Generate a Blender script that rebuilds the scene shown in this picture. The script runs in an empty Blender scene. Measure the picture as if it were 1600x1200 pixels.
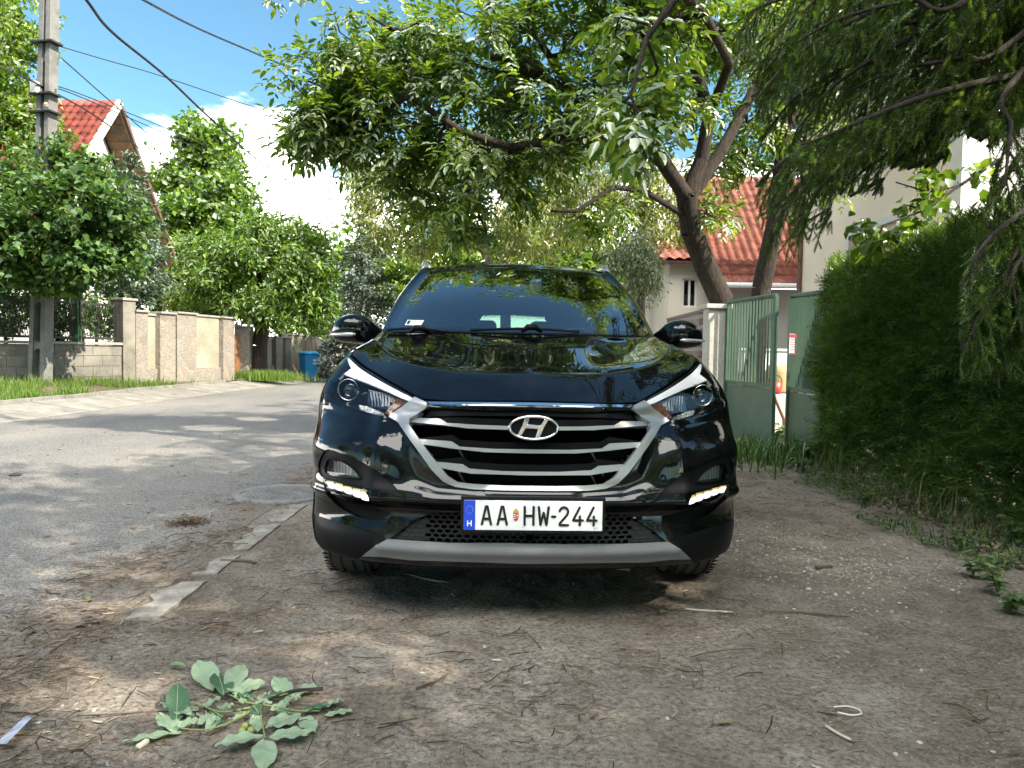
import bpy, bmesh, math, random
import numpy as np
from mathutils import Vector, Matrix
from mathutils.bvhtree import BVHTree
from mathutils.geometry import delaunay_2d_cdt, tessellate_polygon

S = bpy.context.scene
COL = S.collection
rad = math.radians

# ---------------------------------------------------------------- camera
FPX = 1155.0
CAMZ = 1.08
pit = math.atan(50 / FPX)
rol = rad(1.0)
f_ = Vector((0, math.cos(pit), -math.sin(pit)))
r0 = Vector((1, 0, 0)); u0 = Vector((0, math.sin(pit), math.cos(pit)))
rt = r0 * math.cos(rol) + u0 * math.sin(rol)
up = -r0 * math.sin(rol) + u0 * math.cos(rol)
CAM = Vector((0, 0, CAMZ))
cd = bpy.data.cameras.new('camera')
cam = bpy.data.objects.new('camera', cd); COL.objects.link(cam)
cam.matrix_world = Matrix(((rt.x, up.x, -f_.x, 0), (rt.y, up.y, -f_.y, 0), (rt.z, up.z, -f_.z, CAMZ), (0, 0, 0, 1)))
cd.sensor_width = 36; cd.lens = 36 * FPX / 1600
cd.clip_start = 0.05; cd.clip_end = 2000
S.camera = cam

# ---------------------------------------------------------------- sun, sky, exposure
SUN_EL = 41; SUN_AZ = 118          # azimuth clockwise from +Y
sdir = Vector((math.sin(rad(SUN_AZ)) * math.cos(rad(SUN_EL)), math.cos(rad(SUN_AZ)) * math.cos(rad(SUN_EL)), math.sin(rad(SUN_EL))))
sl = bpy.data.lights.new('sun', 'SUN'); sl.energy = 2.3; sl.angle = rad(0.55); sl.color = (1.0, 0.90, 0.74)
so = bpy.data.objects.new('sun', sl); COL.objects.link(so)
so.rotation_euler = sdir.to_track_quat('Z', 'Y').to_euler(); so.location = (20, -10, 30)
W = bpy.data.worlds.new('World'); S.world = W; W.use_nodes = True
wn = W.node_tree.nodes; wl = W.node_tree.links; wn.clear()
def wnode(t, **k):
    n = wn.new(t)
    for a, b in k.items(): setattr(n, a, b)
    return n
sky = wnode('ShaderNodeTexSky', sky_type='NISHITA', sun_disc=False, sun_elevation=rad(SUN_EL), sun_rotation=rad(SUN_AZ),
            altitude=100, air_density=1.0, dust_density=0.6, ozone_density=1.6)
SKY_STRENGTH = 0.14
tc = wnode('ShaderNodeTexCoord'); sep = wnode('ShaderNodeSeparateXYZ')
wl.new(tc.outputs['Generated'], sep.inputs[0])
mp = wnode('ShaderNodeMapping'); mp.inputs['Scale'].default_value = (2.2, 2.2, 6.0); mp.inputs['Location'].default_value = (0.35, 0.2, 0.1)
wl.new(tc.outputs['Generated'], mp.inputs['Vector'])
nz = wnode('ShaderNodeTexNoise'); nz.inputs['Scale'].default_value = 1.5; nz.inputs['Detail'].default_value = 7; nz.inputs['Roughness'].default_value = 0.55
wl.new(mp.outputs[0], nz.inputs['Vector'])
# cloud cover thins out with height above the horizon
hm = wnode('ShaderNodeMapRange'); hm.inputs['From Min'].default_value = 0.04; hm.inputs['From Max'].default_value = 0.46
hm.inputs['To Min'].default_value = 0.38; hm.inputs['To Max'].default_value = -0.34
wl.new(sep.outputs['Z'], hm.inputs['Value'])
hb_ = wnode('ShaderNodeMapRange'); hb_.inputs['From Min'].default_value = 0.10; hb_.inputs['From Max'].default_value = -0.55      # added unseen cloud bank high behind the camera, fill light for the shade
hb_.inputs['To Min'].default_value = 0.0; hb_.inputs['To Max'].default_value = 0.42; wl.new(sep.outputs['Y'], hb_.inputs['Value'])
hz_ = wnode('ShaderNodeMapRange'); hz_.inputs['From Min'].default_value = 0.50; hz_.inputs['From Max'].default_value = 0.72
hz_.inputs['To Min'].default_value = -0.9; hz_.inputs['To Max'].default_value = 2.1; wl.new(sep.outputs['Z'], hz_.inputs['Value'])
hq_ = wnode('ShaderNodeMath', operation='MULTIPLY'); wl.new(hb_.outputs[0], hq_.inputs[0]); wl.new(hz_.outputs[0], hq_.inputs[1])
ad0 = wnode('ShaderNodeMath', operation='ADD'); wl.new(hm.outputs[0], ad0.inputs[0]); wl.new(hq_.outputs[0], ad0.inputs[1])
ad = wnode('ShaderNodeMath', operation='ADD'); wl.new(nz.outputs['Fac'], ad.inputs[0]); wl.new(ad0.outputs[0], ad.inputs[1])
cm = wnode('ShaderNodeMapRange', interpolation_type='SMOOTHSTEP'); cm.inputs['From Min'].default_value = 0.55; cm.inputs['From Max'].default_value = 0.68
wl.new(ad.outputs[0], cm.inputs['Value'])
mx = wnode('ShaderNodeMix', data_type='RGBA'); mx.inputs[7].default_value = (13.0, 12.6, 11.9, 1)
tn = wnode('ShaderNodeMix', data_type='RGBA', blend_type='MULTIPLY'); tn.inputs[0].default_value = 1; tn.inputs[7].default_value = (.24, .335, .325, 1)
wl.new(sky.outputs[0], tn.inputs[6]); wl.new(cm.outputs[0], mx.inputs[0]); wl.new(tn.outputs[2], mx.inputs[6])
bg = wnode('ShaderNodeBackground'); bg.inputs['Strength'].default_value = SKY_STRENGTH
wo = wnode('ShaderNodeOutputWorld')
wl.new(mx.outputs[2], bg.inputs['Color']); wl.new(bg.outputs[0], wo.inputs['Surface'])
S.view_settings.view_transform = 'Standard'; S.view_settings.look = 'None'
S.view_settings.exposure = 2.45; S.view_settings.gamma = 1.0
S.cycles.max_bounces = 7; S.cycles.diffuse_bounces = 3; S.cycles.glossy_bounces = 4
S.cycles.transmission_bounces = 5; S.cycles.transparent_max_bounces = 12
S.cycles.caustics_reflective = False; S.cycles.caustics_refractive = False
S.cycles.sample_clamp_indirect = 6
S.cycles.use_denoising = True

# ---------------------------------------------------------------- helpers
def ray(px, py): return (f_ + rt * ((px - 800) / FPX) + up * ((600 - py) / FPX))
def at(px, py, Y):                     # world point seen at a photo pixel, at depth Y
    d = ray(px, py); return CAM + d * (Y / d.y)
def gnd(px, py, z=0.0):                # world point on a level z
    d = ray(px, py); return CAM + d * ((z - CAMZ) / d.z)

def tag(o, label=None, cat=None, group=None, kind=None):
    if label: o['label'] = label
    if cat: o['category'] = cat
    if group: o['group'] = group
    if kind: o['kind'] = kind
    return o
def empty(name, loc, label, cat, rz=0, group=None):
    o = bpy.data.objects.new(name, None); COL.objects.link(o)
    o.location = loc; o.rotation_euler = (0, 0, rz); o.empty_display_size = 0.2
    return tag(o, label, cat, group)
def mesh_obj(name, verts, faces, mat, parent=None, smooth=True, inv=True):
    me = bpy.data.meshes.new(name)
    if isinstance(verts, np.ndarray): verts = verts.reshape(-1, 3)
    me.from_pydata([tuple(v) for v in verts], [], [tuple(f) for f in faces])
    return _link(name, me, mat, parent, smooth)
def _link(name, me, mat, parent, smooth=True):
    if mat is not None:
        for m in (mat if isinstance(mat, (list, tuple)) else [mat]): me.materials.append(m)
    if smooth: me.polygons.foreach_set('use_smooth', [True] * len(me.polygons))
    me.update()
    o = bpy.data.objects.new(name, me); COL.objects.link(o)
    if parent is not None: o.parent = parent
    return o
def fast_mesh(name, V, F, mat, parent=None, smooth=False, matidx=None):
    """V (n,3) float array, F (m,k) int array with constant k."""
    me = bpy.data.meshes.new(name)
    V = np.ascontiguousarray(V, dtype=np.float32); F = np.ascontiguousarray(F, dtype=np.int32)
    k = F.shape[1]
    me.vertices.add(len(V)); me.vertices.foreach_set('co', V.ravel())
    me.loops.add(F.size); me.loops.foreach_set('vertex_index', F.ravel())
    me.polygons.add(len(F))
    me.polygons.foreach_set('loop_start', np.arange(0, F.size, k, dtype=np.int32))
    me.polygons.foreach_set('loop_total', np.full(len(F), k, dtype=np.int32))
    me.update(calc_edges=True)
    o = _link(name, me, mat, parent, smooth)
    return o

class MB:
    def __init__(s): s.v = []; s.f = []
    def add(s, vs, fs):
        n = len(s.v); s.v += [tuple(v) for v in vs]; s.f += [tuple(i + n for i in f) for f in fs]; return s
    def box(s, c, d, R=None):
        hx, hy, hz = d[0] / 2, d[1] / 2, d[2] / 2
        vs = [Vector((x, y, z)) for x in (-hx, hx) for y in (-hy, hy) for z in (-hz, hz)]
        if R is not None: vs = [R @ v for v in vs]
        vs = [v + Vector(c) for v in vs]
        return s.add(vs, [(0, 1, 3, 2), (4, 6, 7, 5), (0, 4, 5, 1), (2, 3, 7, 6), (0, 2, 6, 4), (1, 5, 7, 3)])
    def tube(s, pts, r, n=8, caps=True):
        pts = [Vector(p) for p in pts]
        rs = r if isinstance(r, (list, tuple)) else [r] * len(pts)
        base = len(s.v); prev = None
        for i, p in enumerate(pts):
            t = (pts[min(i + 1, len(pts) - 1)] - pts[max(i - 1, 0)]).normalized()
            if prev is None:
                a = t.orthogonal().normalized()
            else:
                a = (prev - t * prev.dot(t)).normalized()
            prev = a; b = t.cross(a)
            for k in range(n):
                w = 2 * math.pi * k / n
                s.v.append(tuple(p + (a * math.cos(w) + b * math.sin(w)) * rs[i]))
        for i in range(len(pts) - 1):
            for k in range(n):
                q = base + i * n
                s.f.append((q + k, q + (k + 1) % n, q + n + (k + 1) % n, q + n + k))
        if caps:
            s.f.append(tuple(base + k for k in range(n))[::-1]); q = base + (len(pts) - 1) * n
            s.f.append(tuple(q + k for k in range(n)))
        return s
    def lathe(s, prof, c=(0, 0, 0), axis='Z', n=32, closed=False):
        base = len(s.v)
        for (r, h) in prof:
            for k in range(n):
                w = 2 * math.pi * k / n; x, y = r * math.cos(w), r * math.sin(w)
                p = {'Z': (x, y, h), 'X': (h, x, y), 'Y': (x, h, y)}[axis]
                s.v.append((p[0] + c[0], p[1] + c[1], p[2] + c[2]))
        m = len(prof)
        for i in range(m if closed else m - 1):
            j = (i + 1) % m
            for k in range(n):
                s.f.append((base + i * n + k, base + i * n + (k + 1) % n, base + j * n + (k + 1) % n, base + j * n + k))
        return s
    def prism(s, poly, fn0, fn1):
        """poly list of 2D points; fn0/fn1 map them to the two 3-D caps."""
        n = len(poly); b = len(s.v)
        s.v += [tuple(fn0(p)) for p in poly] + [tuple(fn1(p)) for p in poly]
        tr = tessellate_polygon([[Vector((p[0], p[1], 0)) for p in poly]])
        for t in tr: s.f.append(tuple(b + i for i in t)); s.f.append(tuple(b + n + i for i in reversed(t)))
        for i in range(n): s.f.append((b + i, b + (i + 1) % n, b + n + (i + 1) % n, b + n + i))
        return s
    def build(s, name, mat, parent=None, smooth=False, bevel=0, seg=2):
        o = mesh_obj(name, s.v, s.f, mat, parent, smooth)
        bm = bmesh.new(); bm.from_mesh(o.data); bmesh.ops.recalc_face_normals(bm, faces=bm.faces); bm.to_mesh(o.data); bm.free()
        if bevel:
            m = o.modifiers.new('bevel', 'BEVEL'); m.width = bevel; m.segments = seg; m.limit_method = 'ANGLE'; m.angle_limit = rad(35)
            m.harden_normals = False
        return o

# ---------------------------------------------------------------- materials
def new_mat(name):
    m = bpy.data.materials.new(name); m.use_nodes = True
    nt = m.node_tree; nt.nodes.clear()
    out = nt.nodes.new('ShaderNodeOutputMaterial')
    return m, nt, out
def N(nt, t, **k):
    n = nt.nodes.new(t)
    for a, b in k.items():
        if a.startswith('i_'):
            n.inputs[a[2:].replace('_', ' ')].default_value = b
        else: setattr(n, a, b)
    return n
def L(nt, a, b): nt.links.new(a, b)
def c4(c): return (c[0], c[1], c[2], 1)
def ramp(nt, fac, stops, interp='LINEAR'):
    r = nt.nodes.new('ShaderNodeValToRGB'); r.color_ramp.interpolation = interp
    e = r.color_ramp.elements
    while len(e) > 1: e.remove(e[-1])
    e[0].position = stops[0][0]; e[0].color = c4(stops[0][1])
    for p, c in stops[1:]:
        q = e.new(p); q.color = c4(c)
    L(nt, fac, r.inputs[0]); return r.outputs[0]
def noise(nt, scale, detail=5, rough=0.55, vec=None, dist=0.0):
    n = N(nt, 'ShaderNodeTexNoise'); n.inputs['Scale'].default_value = scale; n.inputs['Detail'].default_value = detail
    n.inputs['Roughness'].default_value = rough; n.inputs['Distortion'].default_value = dist
    if vec is not None: L(nt, vec, n.inputs['Vector'])
    return n.outputs['Fac']
def objco(nt, scale=None, rot=None):
    t = N(nt, 'ShaderNodeTexCoord').outputs['Object']
    if scale or rot:
        m = N(nt, 'ShaderNodeMapping')
        if scale: m.inputs['Scale'].default_value = scale
        if rot: m.inputs['Rotation'].default_value = rot
        L(nt, t, m.inputs['Vector']); return m.outputs[0]
    return t
def bump(nt, h, strength=0.3, dist=0.01):
    b = N(nt, 'ShaderNodeBump'); b.inputs['Strength'].default_value = strength; b.inputs['Distance'].default_value = dist
    L(nt, h, b.inputs['Height']); return b.outputs[0]
def princ(name, col, rough=0.5, metal=0.0, spec=0.5, coat=0.0, coatr=0.03, **kw):
    m, nt, out = new_mat(name)
    p = N(nt, 'ShaderNodeBsdfPrincipled'); p.inputs['Base Color'].default_value = c4(col)
    p.inputs['Roughness'].default_value = rough; p.inputs['Metallic'].default_value = metal
    p.inputs['Specular IOR Level'].default_value = spec; p.inputs['Coat IOR'].default_value = kw.get('coat_ior', 1.5); p.inputs['Coat Weight'].default_value = coat; p.inputs['Coat Roughness'].default_value = coatr
    L(nt, p.outputs[0], out.inputs['Surface'])
    if kw.get('var'):
        sc, amt = kw['var']
        f = noise(nt, sc, 6, 0.6, objco(nt))
        a = tuple(max(0, c * (1 - amt)) for c in col); b = tuple(min(1, c * (1 + amt)) for c in col)
        L(nt, ramp(nt, f, [(0.3, a), (0.7, b)]), p.inputs['Base Color'])
    if kw.get('bump'):
        sc, st, ds = kw['bump']
        L(nt, bump(nt, noise(nt, sc, 5, 0.6, objco(nt)), st, ds), p.inputs['Normal'])
    if kw.get('dust'):        # road dust and pollen lying on the paint, heavier low down
        co = objco(nt); f1 = noise(nt, 7, 8, .7, co, .5); f2 = noise(nt, 420, 3, .8, co); sz = N(nt, 'ShaderNodeSeparateXYZ'); L(nt, co, sz.inputs[0])
        h = N(nt, 'ShaderNodeMapRange'); h.inputs['From Min'].default_value = .9; h.inputs['From Max'].default_value = .3; h.inputs['To Min'].default_value = .25; h.inputs['To Max'].default_value = 1.0; L(nt, sz.outputs['Z'], h.inputs['Value'])
        a = N(nt, 'ShaderNodeMapRange'); a.inputs['From Min'].default_value = .45; a.inputs['From Max'].default_value = .8; a.inputs['To Max'].default_value = .07; L(nt, f1, a.inputs['Value'])
        b = N(nt, 'ShaderNodeMapRange'); b.inputs['From Min'].default_value = .66; b.inputs['From Max'].default_value = .74; b.inputs['To Max'].default_value = .16; L(nt, f2, b.inputs['Value'])
        s1 = N(nt, 'ShaderNodeMath', operation='ADD'); L(nt, a.outputs[0], s1.inputs[0]); L(nt, b.outputs[0], s1.inputs[1]); s2 = N(nt, 'ShaderNodeMath', operation='MULTIPLY'); L(nt, s1.outputs[0], s2.inputs[0]); L(nt, h.outputs[0], s2.inputs[1])
        df = N(nt, 'ShaderNodeBsdfDiffuse'); df.inputs[0].default_value = (.30, .27, .22, 1); ms = N(nt, 'ShaderNodeMixShader'); L(nt, s2.outputs[0], ms.inputs[0]); L(nt, p.outputs[0], ms.inputs[1]); L(nt, df.outputs[0], ms.inputs[2]); L(nt, ms.outputs[0], out.inputs['Surface'])
    if kw.get('trans'):
        p.inputs['Transmission Weight'].default_value = kw['trans']
    if kw.get('emit'):
        p.inputs['Emission Color'].default_value = c4(kw['emit'][0]); p.inputs['Emission Strength'].default_value = kw['emit'][1]
    m['p'] = p.name
    return m
def glass_mat(name, tint=(0.75, 0.82, 0.8), rough=0.0, k=1.7):
    m, nt, out = new_mat(name)
    tr = N(nt, 'ShaderNodeBsdfTransparent'); tr.inputs[0].default_value = c4(tint)
    gl = N(nt, 'ShaderNodeBsdfGlossy'); gl.inputs['Roughness'].default_value = rough
    fr = N(nt, 'ShaderNodeFresnel'); fr.inputs['IOR'].default_value = 1.55
    mu = N(nt, 'ShaderNodeMath', operation='MULTIPLY'); mu.inputs[1].default_value = k; mu.use_clamp = True
    L(nt, fr.outputs[0], mu.inputs[0])
    mi = N(nt, 'ShaderNodeMixShader'); L(nt, mu.outputs[0], mi.inputs[0]); L(nt, tr.outputs[0], mi.inputs[1]); L(nt, gl.outputs[0], mi.inputs[2])
    L(nt, mi.outputs[0], out.inputs['Surface']); return m
# ================================================================ THE CAR
CAR_YAW = rad(1.7)
CARM = Matrix.Translation((0.079, 2.76, 0)) @ Matrix.Rotation(CAR_YAW, 4, 'Z')
CARI = CARM.inverted()
camL = CARI @ CAM
def lray(px, py): return (CARI.to_3x3() @ ray(px, py))
def CP(px, py, y):
    d = lray(px, py); return camL + d * ((y - camL.y) / d.y)

M_paint = princ('black_car_paint', (0.0015, 0.0018, 0.003), rough=0.3, spec=0.0, coat=1.0, coatr=0.02, coat_ior=1.5, dust=1)
M_plast = princ('satin_black_plastic', (0.0045, 0.005, 0.006), rough=0.5, spec=0.12, bump=(900, 0.15, 0.0005))
M_gloss = princ('gloss_black_plastic', (0.006, 0.006, 0.007), rough=0.12)
M_dark = princ('unlit_black', (0.003, 0.003, 0.0035), rough=0.9, spec=0.02)
M_silver = princ('satin_silver', (0.37, 0.375, 0.385), rough=0.36, metal=0.75)
M_skid = princ('silver_painted_plastic', (0.17, 0.175, 0.185), rough=0.45, metal=0.3)
M_chrome = princ('chrome', (0.85, 0.86, 0.88), rough=0.04, metal=1.0)
M_refl = princ('reflector', (0.8, 0.81, 0.83), rough=0.22, metal=0.9, bump=(70, 0.8, 0.01))
M_flute = princ('fluted_chrome', (0.8, 0.8, 0.82), rough=0.22, metal=0.45)
M_white = princ('white_light_guide', (0.83, 0.85, 0.88), rough=0.2)
M_amber = princ('amber_reflector', (0.27, 0.085, 0.03), rough=0.22, metal=0.4, bump=(120, 0.9, 0.02), coat=1.0, var=(60, .7))
M_glass = glass_mat('car_glass', (0.62, 0.72, 0.70), k=2.9)
M_lens = glass_mat('lamp_cover', (0.97, 0.98, 0.98), k=.9)
M_side = glass_mat('side_glass', (0.14, 0.24, 0.18))
M_led = princ('led', (.4, .4, .4), emit=((1.0, 0.98, 0.93), .5))
M_ledy = princ('led_warm', (.3, .25, .1), emit=((1.0, 0.75, 0.22), .15))
M_rubber = princ('tyre_rubber', (0.06, 0.057, 0.054), rough=0.75, var=(6, 0.4), bump=(120, 0.2, 0.001))
M_rim = princ('alloy', (0.45, 0.46, 0.48), rough=0.3, metal=0.9)
M_comb = princ('honeycomb_plastic', (0.03, 0.031, 0.034), rough=0.5, spec=0.3)
M_blade = princ('grille_blade_black', (0.004, 0.0045, 0.006), rough=0.4, spec=0.06)
M_seat = princ('dark_cloth', (0.03, 0.03, 0.034), rough=0.9)

NC = 15
def lvl(z, y0, xs=1.0, zr=0.0):
    X = [0, .24, .46, .64, .78, .885, .925]; Y = [0, .008, .04, .095, .18, .31, .50]
    r = [Vector((-x * xs, y0 + y * (1 - y0 * 0.6), z + zr * (x / .925) ** 2)) for x, y in zip(X, Y)]
    return r
def side(z, x, y7=.75, zf=None):
    q = [(x, y7), (x + .003, 1.25), (x + .005, 2.0), (x + .005, 2.9), (x, 3.7), (x * .93, 4.2), (x * .66, 4.42), (0, 4.47)]
    return [Vector((-a, b, z)) for a, b in q]
NET = []
for z, y0, xs, sx in [(.215, .15, .93, .80), (.232, .08, .972, .86), (.27, .045, .99, .90), (.35, .035, 1.0, .915), (.455, .06, 1.0, .92),
                      (.488, .02, 1.002, .922), (.535, .0, 1.0, .923), (.585, .022, 1.0, .925), (.70, .045, .998, .926)]:
    NET.append(lvl(z, y0, xs) + side(z, sx))
def pxl(pts): return [CP(*p) for p in pts]
def fixc(r):  # centre point on the centreline
    r[0].x = 0; return r
V9 = [Vector((0, .075, .845)), Vector((-.24, .083, .845)), CP(690, 643, .12), CP(645, 650, .17), CP(592, 646, .25), CP(545, 632, .36), CP(504, 611, .53)]
NET.append(V9 + side(.845, .925))
sc = lambda a, b, z: Vector((-a, b, z))
V10 = [Vector((0, .10, .888)), Vector((-.24, .108, .888)), CP(695, 630, .14), CP(655, 624, .19), CP(610, 602, .31), CP(568, 577, .48), CP(543, 555, .66)]
NET.append(V10 + [sc(.888, .86, .985), sc(.917, 1.3, .93), sc(.925, 2, .925), sc(.925, 2.9, .93), sc(.92, 3.7, .94), sc(.86, 4.18, .95), sc(.60, 4.38, .95), sc(0, 4.43, .95)])
V11 = [Vector((0, .235, .980)), Vector((-.24, .245, .980)), CP(690, 586, .30), CP(645, 576, .40), CP(609, 559, .57), CP(590, 543, .75), CP(577, 532, .93)]
NET.append(V11 + [sc(.868, 1.03, 1.048), sc(.903, 1.42, .995), sc(.914, 2.05, .985), sc(.914, 2.9, .99), sc(.905, 3.7, 1.0), sc(.85, 4.15, 1.01), sc(.59, 4.36, 1.01), sc(0, 4.41, 1.01)])
V11b = [Vector((0, .32, 1.003)), Vector((-.24, .33, 1.003)), CP(694, 574, .38), CP(652, 566, .48), CP(614, 553, .66), CP(594, 538, .84), CP(581, 529.5, 1.02)]
NET.append(V11b + [sc(.86, 1.12, 1.075), sc(.895, 1.47, 1.03), sc(.905, 2.08, 1.02), sc(.905, 2.9, 1.025), sc(.895, 3.7, 1.04), sc(.84, 4.13, 1.05), sc(.58, 4.34, 1.05), sc(0, 4.39, 1.05)])
V12 = [Vector((0, .62, 1.062)), Vector((-.24, .63, 1.062)), CP(705, 554, .68), CP(662, 549, .77), CP(622, 541, .92), CP(600, 531, 1.08), CP(586, 525.5, 1.19)]
NET.append(V12 + [sc(.848, 1.26, 1.10), sc(.882, 1.55, 1.065), sc(.893, 2.12, 1.06), sc(.893, 2.9, 1.065), sc(.882, 3.7, 1.08), sc(.83, 4.11, 1.09), sc(.57, 4.32, 1.09), sc(0, 4.37, 1.09)])
V13 = [Vector((0, .95, 1.128)), Vector((-.24, .955, 1.128)), CP(704, 534, .99), CP(664, 533, 1.07), CP(628, 528.5, 1.18), CP(605, 524.5, 1.30), CP(591, 521.5, 1.37)]
NET.append(V13 + [sc(.83, 1.42, 1.128), sc(.865, 1.66, 1.105), sc(.875, 2.16, 1.10), sc(.875, 2.9, 1.105), sc(.862, 3.7, 1.12), sc(.82, 4.09, 1.13), sc(.56, 4.3, 1.13), sc(0, 4.35, 1.13)])
V14 = [Vector((0, 1.20, 1.180)), Vector((-.24, 1.205, 1.180)), CP(706, 518.5, 1.23), CP(668, 518.5, 1.29), CP(633, 518.5, 1.37), CP(610, 518.5, 1.44), CP(596, 518.5, 1.50)]
NET.append(V14 + [sc(.800, 1.58, 1.155), sc(.822, 1.78, 1.145), sc(.828, 2.2, 1.14), sc(.828, 2.9, 1.145), sc(.815, 3.7, 1.16), sc(.785, 4.06, 1.17), sc(.54, 4.28, 1.17), sc(0, 4.33, 1.17)])
NET = np.array([[tuple(p) for p in r] for r in NET])     # [v][u][3]

def crw(t):
    return np.stack([-.5 * t + t * t - .5 * t ** 3, 1 - 2.5 * t * t + 1.5 * t ** 3, .5 * t + 2 * t * t - 1.5 * t ** 3, -.5 * t * t + .5 * t ** 3], -1)
class Surf:
    def __init__(s, net):
        nv, nu, _ = net.shape; s.nv, s.nu = nv, nu
        # pad: mirror across the centreline in u at both ends, extrapolate in v
        m = net[:, 1:2] * np.array([-1, 1, 1]); e = net[:, -2:-1] * np.array([-1, 1, 1])
        p = np.concatenate([m, net, e], 1)
        p = np.concatenate([2 * p[:1] - p[1:2], p, 2 * p[-1:] - p[-2:-1]], 0)
        s.p = p; s.disp = None
    def raw(s, u, v):
        sg = np.where(u < 0, -1.0, 1.0); u = np.abs(u)
        u = np.clip(u, 0, s.nu - 1 - 1e-9); v = np.clip(v, 0, s.nv - 1 - 1e-9)
        iu = np.floor(u).astype(int); iv = np.floor(v).astype(int)
        wu = crw(u - iu); wv = crw(v - iv); r = 0
        for a in range(4):
            for b in range(4):
                r = r + (wv[:, a] * wu[:, b])[:, None] * s.p[iv + a, iu + b]
        r[:, 0] *= sg
        return r
    def normal(s, u, v):
        e = 0.02
        du = s.raw(u + e, v) - s.raw(u - e, v); dv = s.raw(u, np.clip(v + e, 0, s.nv - 1)) - s.raw(u, np.clip(v - e, 0, s.nv - 1))
        n = np.cross(dv, du); n /= np.linalg.norm(n, axis=1)[:, None] + 1e-12
        return n
    def ev(s, u, v, off=0.0):
        u = np.asarray(u, float); v = np.asarray(v, float)
        P = s.raw(u, v); n = s.normal(u, v)
        d = np.zeros(len(P)) + off
        if s.disp is not None: d = d + s.disp(P)
        return P + n * d[:, None]
    def bvh(s, st=0.1):
        us = np.arange(-(s.nu - 1), s.nu - 1 + 1e-6, st); vs = np.arange(0, s.nv - 1 + 1e-6, st)
        U, V = np.meshgrid(us, vs); s.gu, s.gv = us, vs
        P = s.ev(U.ravel(), V.ravel()); nu = len(us); fs = []; s.fuv = []
        UV = np.stack([U.ravel(), V.ravel()], 1); s.P = P; s.UV = UV
        for j in range(len(vs) - 1):
            for i in range(nu - 1):
                a = j * nu + i; fs += [(a, a + 1, a + nu + 1), (a, a + nu + 1, a + nu)]
        s.fs = fs
        s.tree = BVHTree.FromPolygons([Vector(p) for p in P], fs)
        return s
    def hit(s, o, d):
        loc, nn, idx, dist = s.tree.ray_cast(o, d.normalized())
        if loc is None:      # missed: nearest point beside the ray
            q = o + d.normalized() * 3.3
            loc, nn, idx, dist = s.tree.find_nearest(q)
        f = s.fs[idx]; A, B, C = [Vector(s.P[i]) for i in f]
        v0, v1, v2 = B - A, C - A, loc - A
        d00, d01, d11, d20, d21 = v0.dot(v0), v0.dot(v1), v1.dot(v1), v2.dot(v0), v2.dot(v1)
        den = d00 * d11 - d01 * d01 or 1e-12
        b = (d11 * d20 - d01 * d21) / den; c = (d00 * d21 - d01 * d20) / den; a = 1 - b - c
        uv = s.UV[f[0]] * a + s.UV[f[1]] * b + s.UV[f[2]] * c
        return uv
    def px(s, pts, st=6.0, closed=True):
        r = []
        dp = []
        n = len(pts)
        for i in range(n):
            a, b = pts[i], pts[(i + 1) % n]
            if i == n - 1 and not closed: dp.append(a); break
            if a[0] >= 832 and b[0] >= 832: dp.append(a); continue
            k = max(1, int(math.hypot(b[0] - a[0], b[1] - a[1]) / st)) if st else 1
            for j in range(k): dp.append((a[0] + (b[0] - a[0]) * j / k, a[1] + (b[1] - a[1]) * j / k))
        for p in dp:
            uv = s.hit(camL, lray(p[0], p[1])); u = uv[0]
            if p[0] >= 832: u = 0.0
            u = max(u, 0.0)
            r.append((u, float(uv[1])))
        return r
body = Surf(NET)
# creases of the front end, as height above the smooth shell (polyline in x,z of the left half)
def seg_d(P, a, b):
    ax, az = a; bx, bz = b; dx, dz = bx - ax, bz - az
    t = np.clip(((P[:, 0] - ax) * dx + (P[:, 1] - az) * dz) / (dx * dx + dz * dz), 0, 1)
    return np.hypot(P[:, 0] - ax - t * dx, P[:, 1] - az - t * dz)
def pl_d(P, pl):
    return np.min([seg_d(P, pl[i], pl[i + 1]) for i in range(len(pl) - 1)], 0)
def car_disp(P):
    q = np.stack([-np.abs(P[:, 0]), P[:, 2]], 1)
    front = np.clip((1.0 - P[:, 1]) / 0.3, 0, 1) * np.clip((0.60 - P[:, 1]) / 0.15, 0, 1)
    d = 0.016 * np.exp(-(pl_d(q, [(-.565, .83), (-.585, .72), (-.60, .60), (-.60, .53)]) / .045) ** 2)
    d += -0.012 * np.exp(-(pl_d(q, [(-.54, .80), (-.44, .60), (-.36, .56), (-.2, .55)]) / .03) ** 2)
    d += 0.010 * np.exp(-(pl_d(q, [(-.88, .74), (-.72, .72)]) / .07) ** 2)
    d += 0.014 * np.exp(-(pl_d(q, [(-.87, .86), (-.78, .835), (-.66, .81), (-.58, .80)]) / .016) ** 2)
    d += 0.012 * np.exp(-(pl_d(q, [(-.9, .51), (-.72, .505), (-.6, .515), (0, .515)]) / .014) ** 2)
    d += -0.012 * np.exp(-(pl_d(q, [(-.85, .40), (-.6, .43)]) / .04) ** 2)
    d += 0.010 * np.exp(-(pl_d(q, [(-.58, .315), (0, .315)]) / .02) ** 2)
    return d * front
body.disp = car_disp
body.bvh(0.1)

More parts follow.
